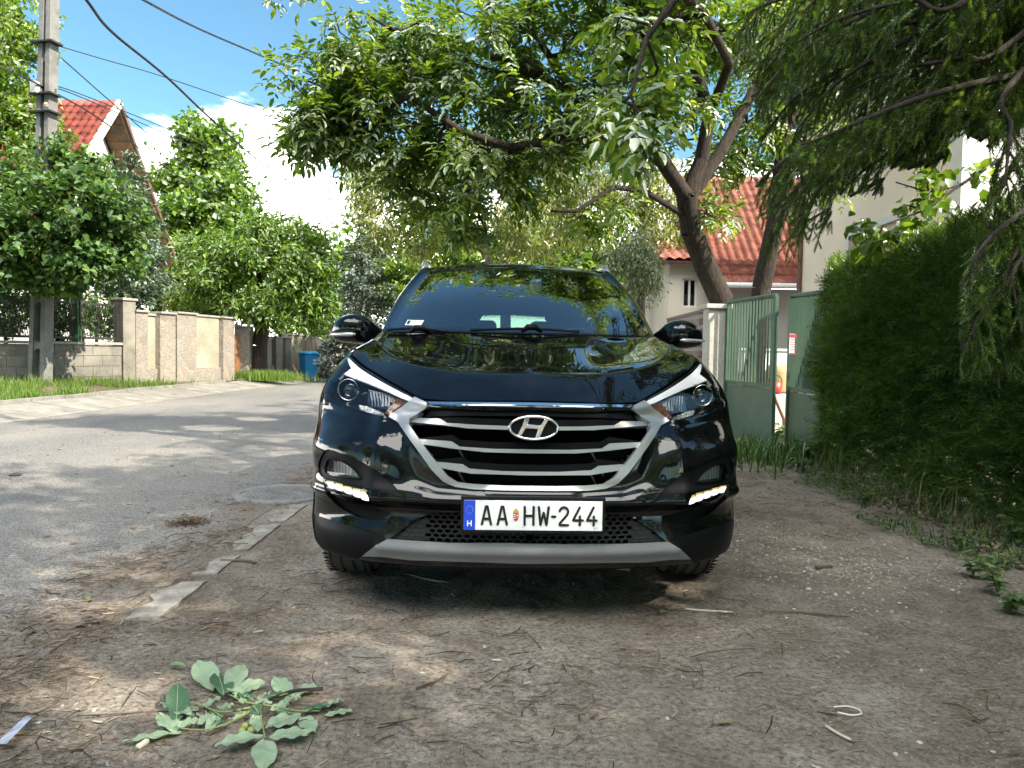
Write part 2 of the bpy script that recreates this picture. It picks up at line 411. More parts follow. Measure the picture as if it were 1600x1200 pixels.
def inpoly(P, poly):
    x, y = P[:, 0], P[:, 1]; c = np.zeros(len(P), bool); n = len(poly)
    for i in range(n):
        x1, y1 = poly[i]; x2, y2 = poly[(i + 1) % n]
        m = ((y1 > y) != (y2 > y)); xx = (x2 - x1) * (y - y1) / ((y2 - y1) if y2 != y1 else 1e-12) + x1
        c ^= m & (x < xx)
    return c
def resample(poly, st, closed=True):
    r = []; n = len(poly)
    for i in range(n if closed else n - 1):
        a, b = poly[i], poly[(i + 1) % n]
        k = max(1, int(math.hypot(b[0] - a[0], b[1] - a[1]) / st))
        for j in range(k): r.append((a[0] + (b[0] - a[0]) * j / k, a[1] + (b[1] - a[1]) * j / k))
    return r
def smooth_poly(pts, keep=(), n=5):
    """Catmull-Rom a closed outline; indices in keep stay sharp corners."""
    m = len(pts); r = []
    for i in range(m):
        p0, p1, p2, p3 = pts[i - 1], pts[i], pts[(i + 1) % m], pts[(i + 2) % m]
        if i in keep: p0 = (2 * p1[0] - p2[0], 2 * p1[1] - p2[1])
        if (i + 1) % m in keep: p3 = (2 * p2[0] - p1[0], 2 * p2[1] - p1[1])
        for k in range(n):
            t = k / n; w = crw(np.array([t]))[0]
            r.append((w[0] * p0[0] + w[1] * p1[0] + w[2] * p2[0] + w[3] * p3[0], w[0] * p0[1] + w[1] * p1[1] + w[2] * p2[1] + w[3] * p3[1]))
    return r
def mirror_mesh(V, F, weld=True):
    V = np.asarray(V, float); m = V * np.array([-1, 1, 1]); n = len(V)
    if weld:
        cen = np.abs(V[:, 0]) < 2e-4
        idx = np.where(cen, np.arange(n), np.arange(n) + n)
    else: idx = np.arange(n) + n
    F2 = [tuple(int(idx[i]) for i in reversed(f)) for f in F]
    return np.concatenate([V, m]), list(F) + F2
def obj_from(name, V, F, mat, parent, smooth=True, autos=None):
    o = mesh_obj(name, V, F, mat, parent, smooth)
    bm = bmesh.new(); bm.from_mesh(o.data)
    loose = [v for v in bm.verts if not v.link_faces]
    bmesh.ops.delete(bm, geom=loose, context='VERTS')
    bm.to_mesh(o.data); bm.free()
    if autos is not None:
        o.data.set_sharp_from_angle(angle=rad(autos))
    return o
def skin(surf, regions, urange, vrange, step, defaults, parent):
    """Cut a surface into regions: [(name, outline_uv, material, inset or None=hole)], rest -> defaults [(name, test, mat)]."""
    verts = []; edges = []
    def addloop(pl):
        b = len(verts); verts.extend([Vector(p) for p in pl]); n = len(pl)
        edges.extend([(b + i, b + (i + 1) % n) for i in range(n)])
    u0_, u1_ = urange; v0_, v1_ = vrange
    addloop(resample([(u0_, v0_), (u1_, v0_), (u1_, v1_), (u0_, v1_)], step * 2))
    for r in regions: addloop(resample(r[1], step * 1.3))
    gu = np.arange(u0_ + step, u1_, step); gv = np.arange(v0_ + step, v1_, step)
    for j, b in enumerate(gv):
        for a in gu: verts.append(Vector((a + (step / 2 if j % 2 else 0) * 0.98, b)))
    vo, eo, fo, _, _, _ = delaunay_2d_cdt(verts, edges, [], 0, 1e-4)
    UV = np.array([(v.x, v.y) for v in vo]); Fo = np.array([f for f in fo if len(f) == 3])
    cen = UV[Fo].mean(1)
    ok = (cen[:, 0] > u0_) & (cen[:, 0] < u1_) & (cen[:, 1] > v0_) & (cen[:, 1] < v1_)
    Fo, cen = Fo[ok], cen[ok]
    a = UV[Fo[:, 1]] - UV[Fo[:, 0]]; b = UV[Fo[:, 2]] - UV[Fo[:, 0]]
    neg = (a[:, 0] * b[:, 1] - a[:, 1] * b[:, 0]) > 0
    Fo[neg] = Fo[neg][:, ::-1]
    lab = np.full(len(Fo), -1)
    for i, r in enumerate(regions):
        m = inpoly(cen, r[1]) & (lab == -1); lab[m] = i
    P0 = surf.ev(UV[:, 0], UV[:, 1]); P0[np.abs(UV[:, 0]) < 1e-5, 0] = 0
    nn = surf.normal(UV[:, 0], UV[:, 1])
    out = {}
    def emit(name, sel, mat, inset, cap=True):
        F = Fo[sel]
        V = P0 - nn * inset if inset else P0.copy()
        V[np.abs(UV[:, 0]) < 1e-5, 0] = 0
        V = list(V); FF = [tuple(f) for f in F] if cap else []
        if inset:
            cnt = {}
            for f in F:
                for k in range(3):
                    e = (f[k], f[(k + 1) % 3]); cnt[e] = cnt.get(e, 0) + 1
            top = {}
            for e in cnt:
                if (e[1], e[0]) in cnt: continue
                if abs(UV[e[0]][0] - u0_) < 1e-5 and abs(UV[e[1]][0] - u0_) < 1e-5: continue
                for q in e:
                    if q not in top: top[q] = len(V); V.append(P0[q])
                FF.append((top[e[0]], top[e[1]], e[1], e[0]))
        used = sorted({i for f in FF for i in f}); mp_ = {q: i for i, q in enumerate(used)}
        if not used: return None
        V = np.array([V[i] for i in used]); FF = [tuple(mp_[i] for i in f) for f in FF]
        uu = np.abs(UV[used, 0]) if max(used) < len(UV) else np.array([1.0] if UV[[q for q in used if q < len(UV)], 0].min() > 1e-4 else [0.0])
        V[np.abs(V[:, 0]) < 1e-4, 0] = 0
        if uu.min() > 1e-4 and np.abs(V[:, 0]).min() > 1e-4:
            obj_from(name, V, FF, mat, parent, True, 40)
            o = obj_from(name, V * np.array([-1, 1, 1]), [tuple(reversed(f)) for f in FF], mat, parent, True, 40)
            out[name] = o; return o
        V, FF = mirror_mesh(V, FF)
        o = obj_from(name, V, FF, mat, parent, True, 40); out[name] = o; return o
    for i, r in enumerate(regions):
        if r[3] == 'hole': continue
        if isinstance(r[3], tuple): emit(r[0], lab == i, r[2], r[3][0], cap=False)
        else: emit(r[0], lab == i, r[2], r[3])
    rest = lab == -1
    for name, test, mat in defaults:
        m = rest & test(cen)
        rest &= ~m; emit(name, m, mat, 0)
    return out
def patch(name, surf, uvpoly, off, thick, mat, parent, step=0.06, mirror='weld', bevel=0.0, sep=False):
    """A plate of the given thickness lying on the surface."""
    pl = resample(uvpoly, step); verts = [Vector(p) for p in pl]; n = len(pl)
    edges = [(i, (i + 1) % n) for i in range(n)]
    A = np.array(pl); lo, hi = A.min(0), A.max(0)
    gu, gv = np.meshgrid(np.arange(lo[0], hi[0], step), np.arange(lo[1], hi[1], step)); g = np.stack([gu.ravel(), gv.ravel()], 1)
    g = g[inpoly(g, pl)]
    verts += [Vector(p) for p in g]
    vo, eo, fo, _, _, _ = delaunay_2d_cdt(verts, edges, [], 0, 1e-4)
    UV = np.array([(v.x, v.y) for v in vo]); Fo = np.array([f for f in fo if len(f) == 3]); cen = UV[Fo].mean(1); Fo = Fo[inpoly(cen, pl)]
    a = UV[Fo[:, 1]] - UV[Fo[:, 0]]; b = UV[Fo[:, 2]] - UV[Fo[:, 0]]
    neg = (a[:, 0] * b[:, 1] - a[:, 1] * b[:, 0]) > 0; Fo[neg] = Fo[neg][:, ::-1]
    T = surf.ev(UV[:, 0], UV[:, 1], off); c0 = np.abs(UV[:, 0]) < 1e-5; T[c0, 0] = 0
    V = [tuple(p) for p in T]; F = [tuple(f) for f in Fo]
    if thick:
        B = surf.ev(UV[:, 0], UV[:, 1], off - thick); B[c0, 0] = 0
        nb = len(V); V += [tuple(p) for p in B]; cnt = set()
        for f in Fo:
            for k in range(3): cnt.add((f[k], f[(k + 1) % 3]))
        for e in list(cnt):
            if (e[1], e[0]) in cnt: continue
            if mirror == 'weld' and abs(UV[e[0]][0]) < 1e-5 and abs(UV[e[1]][0]) < 1e-5: continue
            F.append((e[1], e[0], e[0] + nb, e[1] + nb))
        F += [tuple(nb + i for i in reversed(f)) for f in Fo]
    objs = []
    def mk(V, F):
        o = obj_from(name, V, F, mat, parent, True, 35)
        if bevel:
            m = o.modifiers.new('bevel', 'BEVEL'); m.width = bevel; m.segments = 2; m.limit_method = 'ANGLE'; m.angle_limit = rad(50)
        objs.append(o)
    if sep:
        mk(V, F); V2 = [(-p[0], p[1], p[2]) for p in V]; mk(V2, [tuple(reversed(f)) for f in F])
    elif mirror: 
        VV, FF = mirror_mesh(V, F, mirror == 'weld'); mk(VV, FF)
    else: mk(V, F)
    return objs

car = empty('car', (0, 0, 0), 'black SUV parked facing the camera with its daytime lights on', 'car')
car.matrix_world = CARM

# outlines traced on the left half
PX = body.px
hl_px = smooth_poly([(543, 555), (568, 575), (605, 598), (648, 621.5), (610, 652), (580, 647), (548, 636), (507, 614), (509, 600), (518, 580), (530, 563)], keep=(0, 3, 4))
R_head = PX(hl_px)
gr_in = [(836, 641), (760, 641), (672, 637), (652, 648), (637, 656), (635.5, 664), (668, 709), (696, 744), (714, 755.5), (740, 759), (790, 761), (836, 762)]
R_gr = PX(smooth_poly(gr_in, keep=(0, 2, 11), n=4))
fr_out = [(836, 768), (790, 767.5), (740, 766), (712, 762), (693, 753), (676, 735), (630, 672), (622, 661), (608, 652.5), (649, 622), (668, 631)]
bez = smooth_poly([(497, 729), (502, 712), (513, 702), (545, 713), (575, 727), (606, 749), (636, 781), (606, 771), (570, 762), (535, 753), (503, 745)], keep=(6,), n=3)
fog = smooth_poly([(513, 717), (530, 720), (550, 732), (563, 748), (537, 746), (508, 739)], keep=(3,), n=3)
drl = [(506, 750), (520, 752), (545, 758), (571, 767), (581, 790), (556, 786), (530, 776), (511, 764)]
pocket = smooth_poly([(505, 751), (507, 754), (514, 767), (530, 778), (556, 788), (582, 792), (612, 803), (592, 813), (560, 808), (527, 790), (509, 770)], keep=(1, 6, 7), n=3)
lowp = [(470, 801), (487, 803), (540, 819), (580, 831), (603, 840), (585, 853), (566, 868), (556, 880), (470, 880)]
meshr = smooth_poly([(836, 799), (700, 801), (668, 804), (640, 820), (608, 842), (700, 847), (836, 849)], keep=(0, 4, 6), n=3)
R_mesh = PX(meshr)
skid_px = [(836, 850), (700, 848), (606, 842), (586, 853), (567, 868), (600, 869), (640, 874), (836, 880)]
R_skid = PX(skid_px)
R_lowp = PX(lowp)
R_bez = PX(bez); R_drl = PX(drl); R_pocket = PX(pocket); R_fog = PX(fog)
# the hood shut line as a thin sunk band
hood_edge = body.px([(836, 627), (760, 627), (700, 627), (660, 624), (640, 614), (605, 594.5), (568, 572), (549, 556)], 12, False)
hood_edge += [(6.12, 10.5), (6.1, 11.3), (6.0, 12.4), (5.95, 13.6), (5.9, 14.4), (5.8, 14.82)]
he = resample(hood_edge, .1, closed=False) + [hood_edge[-1]]
def band(pl, w):
    a, b = [], []
    for i, p in enumerate(pl):
        q0, q1 = pl[max(i - 1, 0)], pl[min(i + 1, len(pl) - 1)]; dx, dy = q1[0] - q0[0], q1[1] - q0[1]; l = math.hypot(dx, dy)
        a.append((p[0] - dy / l * w, p[1] + dx / l * w)); b.append((p[0] + dy / l * w, p[1] - dx / l * w))
    a[0] = (0, a[0][1]); b[0] = (0, b[0][1])
    return a + b[::-1]
R_gap = band(he, .035)
R_hood = hood_edge + [(0, 14.82)]
R_cowl = [(0, 14.82), (5.8, 14.82), (6.2, 15.0), (0, 15.0)]
# wheel arches from the side
def side_uv(y, z):
    return tuple(body.hit(Vector((-3, y, z)), Vector((1, 0, 0))))
WY = (.88, 3.55)
def arch(yc, R):
    pl = []
    for k in range(0, 25):
        w = rad(-25 + k * 230 / 24)
        pl.append(side_uv(yc + R * math.cos(w), max(.2155, .345 + R * math.sin(w))))
    return [(u, v) for u, v in pl] + [(pl[-1][0], 0.0), (pl[0][0], 0.0)]
R_a1, R_a2 = arch(WY[0], .395), arch(WY[1], .395)
R_a1o, R_a2o = arch(WY[0], .445), arch(WY[1], .445)
sill = [(7.0, 0), (12.6, 0), (12.6, 2.3), (7.0, 2.3)]
tailp = [(11.5, 9.6), (12.9, 9.6), (13.3, 11.2), (12.4, 12.2), (11.5, 11.6)]
M_tail = princ('tail_red', (0.35, 0.01, 0.01), rough=0.1, coat=1)
regs = [('opening', R_a1, None, 'hole'), ('opening', R_a2, None, 'hole'),
        ('arch_trim', R_a1o, M_plast, -0.006), ('arch_trim', R_a2o, M_plast, -0.006),
        ('headlight_housing', R_head, M_gloss, 'hole'),
        ('grille_recess', R_gr, M_dark, (0.05,)),
        ('fog_lamp_recess', R_fog, M_gloss, 'hole'),
        ('fog_bezel', R_bez, M_plast, 0.007),
        ('light_pocket', R_drl, M_gloss, 'hole'),
        ('lower_pocket', R_pocket, M_plast, 0.014),
        ('lower_grille_recess', R_mesh, M_dark, (0.03,)),
        ('skid_plate', R_skid, M_skid, -0.006),
        ('lower_trim', R_lowp, M_plast, 0.003),
        ('hood_gap', R_gap, M_dark, 0.012),
        ('sill_trim', sill, M_plast, -0.004), ('tail_light', tailp, M_tail, -0.004),
        ('cowl', R_cowl, M_plast, 0.01),
        ('lip', [(0, -.1), (7.0, -.1), (7.0, 1.2), (0, 1.6)], M_plast, 0.004)]
defs = [('hood', lambda c: inpoly(c, R_hood), M_paint), ('bumper', lambda c: (c[:, 0] < 6.6) & (c[:, 1] < 9.6), M_paint), ('body_shell', lambda c: c[:, 0] > -1, M_paint)]
sk = skin(body, regs, (0, 14), (0, 15), 0.085, defs, car)

# ---- cabin
CN = []
G0 = list(map(Vector, NET[15]))
T = [Vector((0, 1.99, 1.598)), Vector((-.17, 1.995, 1.597)), Vector((-.33, 2.01, 1.594)), Vector((-.44, 2.035, 1.590)), Vector((-.52, 2.06, 1.585)), Vector((-.575, 2.09, 1.578)), CP(661, 419, 2.15),
     Vector((-.625, 2.30, 1.625)), Vector((-.64, 2.5, 1.64)), Vector((-.65, 2.8, 1.65)), Vector((-.65, 3.2, 1.65)), Vector((-.635, 3.6, 1.63)), Vector((-.60, 3.85, 1.60)), Vector((-.40, 3.93, 1.60)), Vector((0, 3.95, 1.61))]
G1 = []; G1b = []
for i in range(15):
    a, b = G0[i], T[i]; m = a.lerp(b, .5); out = Vector((0, -1, .6)) if i < 6 else (Vector((-1, 0, .2)) if i < 13 else Vector((0, 1, .3)))
    G1.append(m + out * (.022 if i < 6 else .03))
R1 = [Vector((0, 2.10, 1.632)), Vector((-.165, 2.105, 1.631)), Vector((-.32, 2.12, 1.627)), Vector((-.43, 2.14, 1.621)), Vector((-.50, 2.17, 1.616)), Vector((-.55, 2.2, 1.613)), Vector((-.575, 2.26, 1.618)),
      Vector((-.58, 2.36, 1.648)), Vector((-.59, 2.55, 1.668)), Vector((-.59, 2.8, 1.678)), Vector((-.59, 3.2, 1.678)), Vector((-.57, 3.6, 1.66)), Vector((-.53, 3.75, 1.645)), Vector((-.36, 3.83, 1.645)), Vector((0, 3.85, 1.65))]
R2 = [Vector((0, 2.35, 1.684)), Vector((-.15, 2.36, 1.683)), Vector((-.29, 2.38, 1.680)), Vector((-.37, 2.40, 1.677)), Vector((-.42, 2.43, 1.673)), Vector((-.45, 2.47, 1.672)), Vector((-.46, 2.52, 1.674)),
      Vector((-.46, 2.6, 1.682)), Vector((-.46, 2.75, 1.69)), Vector((-.46, 2.95, 1.695)), Vector((-.45, 3.2, 1.695)), Vector((-.43, 3.45, 1.685)), Vector((-.38, 3.6, 1.675)), Vector((-.25, 3.66, 1.67)), Vector((0, 3.68, 1.672))]
R3 = [Vector((0, 2.7, 1.70))] + [Vector((-.02 * i / 6, 2.7 + .03 * i, 1.70)) for i in range(1, 13)] + [Vector((-.01, 3.1, 1.70)), Vector((0, 3.15, 1.70))]
cab = Surf(np.array([[tuple(p) for p in r] for r in (G0, G1, T, R1, R2, R3)])).bvh(0.1)
ws = smooth_poly([(0, .035), (3, .035), (5.0, .04), (5.62, .09), (5.60, .6), (5.55, 1.5), (5.35, 1.9), (4.6, 1.955), (2, 1.965), (0, 1.965)], keep=(0, 9, 3), n=3)
ws_in = smooth_poly([(0, .12), (3, .12), (5.0, .13), (5.45, .2), (5.42, .7), (5.36, 1.5), (5.15, 1.80), (4.5, 1.87), (2, 1.88), (0, 1.88)], keep=(0, 9, 3), n=3)
sw1 = [(6.75, .12), (9.25, .10), (9.25, 1.72), (7.5, 1.72), (7.05, 1.3)]
sw2 = [(9.4, .10), (11.3, .12), (11.2, 1.7), (9.4, 1.72)]
rw = [(12.75, .15), (14, .15), (14, 1.8), (12.75, 1.75)]
M_frit = princ('glass_border', (0.003, 0.003, 0.004), rough=0.05, coat=1.0, coatr=0.01)
ck = skin(cab, [('windshield', ws_in, M_glass, 0.0), ('windshield_border', ws, M_frit, 0.0), ('side_window', sw1, M_side, 0.004), ('side_window', sw2, M_side, 0.004), ('rear_window', rw, M_side, 0.004)],
          (0, 14), (0, 5), 0.1, [('roof', lambda c: c[:, 1] > 2.05, M_paint), ('pillars', lambda c: c[:, 0] > -1, M_paint)], car)
# roof rails
for s in (-1, 1):
    mb = MB(); n = 14; pts = []; rr = []
    for k in range(n + 1):
        t = k / n; y = 2.17 + 1.5 * t; x = .612 + .02 * math.sin(math.pi * t)
        hz = .036 * min(1, t / .10, (1 - t) / .08) ** .6
        pts.append((s * x, y, 1.605 + .045 * math.sin(math.pi * min(1, t * 1.6)) + hz)); rr.append(.015 + .008 * min(1, t * 8))
    mb.tube(pts, rr, 10).build('roof_rail', princ('rail_silver', (.5, .52, .55), rough=.3, metal=.8) if s < 0 else bpy.data.materials['rail_silver'], car, True)

# ---- headlights
def hpart(name, px, off, thick, mat, parent, bev=0.0015, step=.06):
    return patch(name, body, PX(px), off, thick, mat, parent, step=step, mirror=None, bevel=bev)[0]
def dup_mirror(o, parent):
    """mirror image of a car part across the centreline, as its own mesh"""
    me = o.data.copy(); n = len(me.vertices); co = np.empty(n * 3); me.vertices.foreach_get('co', co); co = co.reshape(-1, 3); co[:, 0] *= -1
    me.vertices.foreach_set('co', co.ravel()); me.flip_normals(); me.update()
    c = o.copy(); c.data = me; COL.objects.link(c); c.parent = parent; return c
def lamp_assembly(root_name, root_obj, kids):
    r2 = dup_mirror(root_obj, car); root_obj.name = root_name; r2.name = root_name
    for k in kids: k.parent = root_obj; dup_mirror(k, r2)
lens_cover = patch('headlight', body, R_head, .001, 0, M_lens, car, step=.08, mirror=None)[0]
kids = []
kids.append(patch('housing', body, R_head, -.055, 0, M_gloss, car, step=.1, mirror=None)[0])
# side wall of the housing
hw = MB(); pl = resample(R_head, .12); A = body.ev([p[0] for p in pl], [p[1] for p in pl], .0); B = body.ev([p[0] for p in pl], [p[1] for p in pl], -.055); n = len(pl)
hw.add(list(A) + list(B), [(i, (i + 1) % n, n + (i + 1) % n, n + i) for i in range(n)])
kids.append(hw.build('housing_wall', M_gloss, car, True))
kids.append(hpart('light_guide', smooth_poly([(544, 558), (566, 577), (604, 600), (646, 621.5), (638, 626), (606, 612), (578, 600), (556, 592), (537, 584), (520, 583), (522, 575), (531, 564)], keep=(0, 3, 8), n=3), -.004, .012, M_white, car))
kids.append(hpart('reflector_box', [(567, 601), (592, 605), (617, 618), (606, 632), (596, 634), (565, 628)], -.038, .01, M_chrome, car))
rb_ = MB()
for k in range(9):
    a0 = 570 + k * 4.6; t0, t1 = 604 + max(0, (a0 - 585)) * .50, 627 + (2.5 if a0 < 598 else -(a0 - 598) * .6)
    uv_ = PX([(a0, t0), (a0 + 3.1, t0 + .6), (a0 + 3.1, t1), (a0, t1)]); q_ = body.ev([u[0] for u in uv_], [u[1] for u in uv_], -.036); q2 = body.ev([u[0] for u in uv_], [u[1] for u in uv_], -.020); m0, m1 = (q2[0] + q2[1]) / 2, (q2[2] + q2[3]) / 2
    rb_.add(list(q_) + [m0, m1], [(0, 4, 5, 3), (4, 1, 2, 5), (0, 1, 4), (3, 5, 2)])
kids.append(rb_.build('reflector_flutes', M_flute, car, False))
kids.append(hpart('turn_signal', [(617, 618), (640, 626), (612, 647), (596, 642), (607, 631)], -.018, .02, M_amber, car))
kids.append(hpart('lower_reflector', [(556, 629), (568, 631), (595, 642), (598, 646), (580, 643), (560, 637)], -.018, .01, M_refl, car))
uvp = body.hit(camL, lray(538.5, 601.5)); pc = Vector(body.ev([uvp[0]], [uvp[1]], -.035)[0])
dirc = Vector((-.18, -1, 0)).normalized(); Rq = Vector((0, 1, 0)).rotation_difference(-dirc).to_matrix()
def disc_prof(prof, name, mat, n=40):
    mb = MB(); mb.lathe(prof, axis='Y', n=n); mb.v = [tuple(Rq @ Vector(v) + pc) for v in mb.v]
    return mb.build(name, mat, car, True)
kids.append(disc_prof([(.0475, .02), (.0485, 0), (.0475, -.012), (.0455, -.014), (.0435, -.008), (.042, .01), (.042, .03)], 'lens_ring', M_chrome))
kids.append(disc_prof([(.042, .03)] + [(.039 * math.cos(w), .022 - .022 * math.sin(w)) for w in np.linspace(0.0, math.pi / 2, 10)] , 'projector_lens', princ('projector_glass', (.02, .025, .035), rough=.02, spec=1.0, coat=1.0)))
lamp_assembly('headlight', lens_cover, kids)
# ---- fog lamps and daytime LEDs
fl = patch('fog_lamp', body, R_fog, -.006, 0, M_lens, car, step=.08, mirror=None)[0]
fk = [patch('reflector', body, R_fog, -.03, 0, princ('fog_reflector', (.16, .165, .17), rough=.25, metal=1, bump=(45, .9, .02)), car, step=.06, mirror=None)[0]]
rb_ = MB()
for k in range(9):
    a0 = 513 + k * 5.0; t0 = 721 + max(0, a0 - 528) * .62; t1 = 738.5 + (a0 - 513) * .14
    if t1 - t0 < 3: continue
    uv_ = PX([(a0, t0), (a0 + 4, t0 + 2), (a0 + 4, t1), (a0, t1)]); q_ = body.ev([u[0] for u in uv_], [u[1] for u in uv_], -.028); q2 = body.ev([u[0] for u in uv_], [u[1] for u in uv_], -.016); m0, m1 = (q2[0] + q2[1]) / 2, (q2[2] + q2[3]) / 2
    rb_.add(list(q_) + [m0, m1], [(0, 4, 5, 3), (4, 1, 2, 5), (0, 1, 4), (3, 5, 2)])
fk.append(rb_.build('reflector_flutes', M_flute, car, False))
hw = MB(); pl = resample(R_fog, .1); A = body.ev([p[0] for p in pl], [p[1] for p in pl], -.0065); B = body.ev([p[0] for p in pl], [p[1] for p in pl], -.03); n = len(pl)
hw.add(list(A) + list(B), [(i, (i + 1) % n, n + (i + 1) % n, n + i) for i in range(n)]); fk.append(hw.build('wall', M_gloss, car, True))
lamp_assembly('fog_lamp', fl, fk)
dl = patch('daytime_light', body, R_drl, .001, 0, M_lens, car, step=.1, mirror=None)[0]
dk = [patch('housing', body, R_drl, -.025, 0, princ('led_tray', (.12,.12,.12), rough=.3, metal=.6), car, step=.1, mirror=None)[0]]
dpx = [(512, 757.5), (526, 762), (540, 767.5), (554, 773), (567, 779)]
for (a, b) in dpx:
    q = smooth_poly([(a - 5.6, b - 4.6), (a + 4.6, b - 2.4), (a + 7.0, b + 6.4), (a - 3.4, b + 3.6)], n=3)
    dk.append(patch('led', body, PX(q), -.010, .006, M_led, car, step=.03, mirror=None)[0])
    q = [(a - 5.5, b - 9.6), (a + 4.8, b - 7.4), (a + 4.6, b - 3.4), (a - 5.6, b - 5.8)]
    dk.append(patch('led_upper_edge', body, PX(q), -.012, .006, M_ledy, car, step=.05, mirror=None)[0])
lamp_assembly('daytime_light', dl, dk)

# ---- grille
go = patch('grille', body, R_gr, -.13, 0, M_dark, car, step=.2)[0]
MB().box((0, .26, .69), (.86, .01, .30)).build('grille_backing', M_dark, go)
fr = gr_in[:]  # frame = outer outline + inner outline reversed
outer = body.px(fr_out, 5, False); inner = body.px([(836, 760), (790, 759.5), (742, 757), (716, 753.5), (699, 743), (672, 709), (640, 664.5), (641, 657), (655, 648), (668, 636)], 5, False)
frp = outer + inner[::-1]
patch('grille_frame', body, frp, .010, .03, M_silver, go, step=.05, bevel=.0035)
bars = [[(640, 657), (651, 651), (685, 652.5), (698, 660), (745, 663.5), (800, 665.5), (836, 666), (836, 672), (800, 671.5), (730, 669), (686, 662.8)],
        [(653, 685), (705, 689), (717.6, 697.5), (770, 701), (836, 702), (836, 708.3), (757, 706.3), (703, 700), (660, 693.5)],
        [(679, 721), (722, 725), (733, 732), (785, 736), (836, 737), (836, 743), (736, 740), (686, 731)]]
ctr = [(6, 7), (4, 5), (4, 5)]
for b, c in zip(bars, ctr):
    uv = PX(b)
    patch('grille_bar', body, uv, -.008, .016, M_silver, go, step=.05, bevel=.0025)
    # dark blade above the bright edge
    t0 = c[0] + 1
    top = b[:t0]; uvb = body.px(top, 6, False); up_ = body.px([(p[0], p[1] - (11 if 690 < p[0] else 3)) for p in top], 6, False)
    patch('grille_blade', body, uvb + up_[::-1], -.020, .012, M_blade, go, step=.07)
for (y0, y1) in [(636, 649)]:
    q = PX([(670, y0), (760, y0 + 1), (836, y0 + 1), (836, y1), (760, y1), (662, y1 - 1)])
    patch('grille_blade', body, q, -.012, .012, M_blade, go, step=.07)
# radiator fins and sloping braces seen through the openings
rf = MB()
rf.box((0, .22, .62), (.9, .01, .02))
for k in range(46): rf.box((-.50 + k * .022, .21, .62), (.004, .02, .10))
for s in (-1, 1):
    for zz in (.66, .57): rf.box((s * .26, .14, zz), (.006, .02, .14), Matrix.Rotation(rad(-28), 3, 'Y'))
rf.build('radiator', princ('radiator_metal', (.11, .11, .12), rough=.5, metal=.6), go)
q = PX([(668, 628.5), (760, 629.5), (836, 630), (836, 634), (760, 634), (672, 632.5)])
patch('trim_strip', body, q, .004, .01, M_chrome, go, step=.07, bevel=.001)
# emblem: ring and slanted letter
em = MB(); ec = Vector(CP(834, 668.5, .025)); a_, b_ = .0955, .0475
ring = []
nn_ = 56
for k in range(nn_):
    w = 2 * math.pi * k / nn_
    for (dr, dy) in ((-.006, 0), (-.003, -.006), (.003, -.006), (.006, 0), (0, .006)):
        ring.append((ec.x + (a_ - .004 + dr) * math.cos(w), ec.y + dy, ec.z + (b_ - .004 + dr) * math.sin(w)))
em.add(ring, [(k * 5 + j, ((k + 1) % nn_) * 5 + j, ((k + 1) % nn_) * 5 + (j + 1) % 5, k * 5 + (j + 1) % 5) for k in range(nn_) for j in range(5)])
emo = em.build('emblem', M_chrome, car, True)
def qb(p, y0, y1, mb):
    mb.prism(p, lambda q: (ec.x + q[0], ec.y + y0, ec.z + q[1]), lambda q: (ec.x + q[0], ec.y + y1, ec.z + q[1]))
mb = MB()
H1 = [(-.062, -.028), (-.047, -.035), (-.030, -.003), (.016, -.005), (.004, -.044), (.022, -.043), (.038, .000), (.056, .031), (.040, .036), (.024, .010), (-.022, .014), (-.016, .042), (-.034, .040), (-.044, .008)]
qb(H1, -.004, .006, mb)
mb.build('emblem_letter', M_chrome, emo, False, bevel=.003)
mb = MB(); mb.prism([((a_ - .006) * math.cos(w), (b_ - .006) * math.sin(w)) for w in np.linspace(0, 2 * math.pi, 40, endpoint=False)], lambda q: (ec.x + q[0], ec.y + .004, ec.z + q[1]), lambda q: (ec.x + q[0], ec.y + .02, ec.z + q[1]))
mb.build('emblem_back', M_plast, emo, False)
# lower honeycomb: real hexagon lattice on a dark backing
lg = MB(); lg.box((0, .16, .41), (1.0, .008, .2)); lo = lg.build('lower_grille', M_dark, car)
hx = MB(); Rm = R_mesh
cw, ch = .030, .0185
def lat(x, z):
    uv = body.hit(Vector((x, -2, z)), Vector((0, 1, 0))); return uv
for j in range(-1, 9):
    for i in range(-1, 20):
        x = -i * cw * 1.0 - (cw / 2 if j % 2 else 0); z = .335 + j * ch * .9
        uv = lat(min(x, 0), z)
        if x < .001 and inpoly(np.array([uv]), Rm)[0]:
            P = body.ev([uv[0]], [uv[1]], -.014)[0]
            hexa = [(cw * .5, .25 * ch), (0, .60 * ch), (-cw * .5, .25 * ch), (-cw * .5, -.25 * ch), (0, -.6 * ch), (cw * .5, -.25 * ch)]
            solid = x < -.40
            for s in ((-1, 1) if x < -.001 else (1,)):
                o_ = [(s * -(x + a), P[1], z + b) for a, b in hexa]
                i_ = [(s * -(x + a * (.80 if not solid else .8)), P[1], z + b * (.78 if not solid else .8)) for a, b in hexa]
                bk = [(p[0], p[1] + .012, p[2]) for p in i_]
                fs = [(k, (k + 1) % 6, 6 + (k + 1) % 6, 6 + k) for k in range(6)] + [(6 + k, 6 + (k + 1) % 6, 12 + (k + 1) % 6, 12 + k) for k in range(6)]
                if solid: 
                    bk = [(p[0], p[1] + .003, p[2]) for p in i_]; fs.append(tuple(range(12, 18)))
                hx.add(o_ + i_ + bk, fs)
hx.build('honeycomb', M_comb, lo, False)

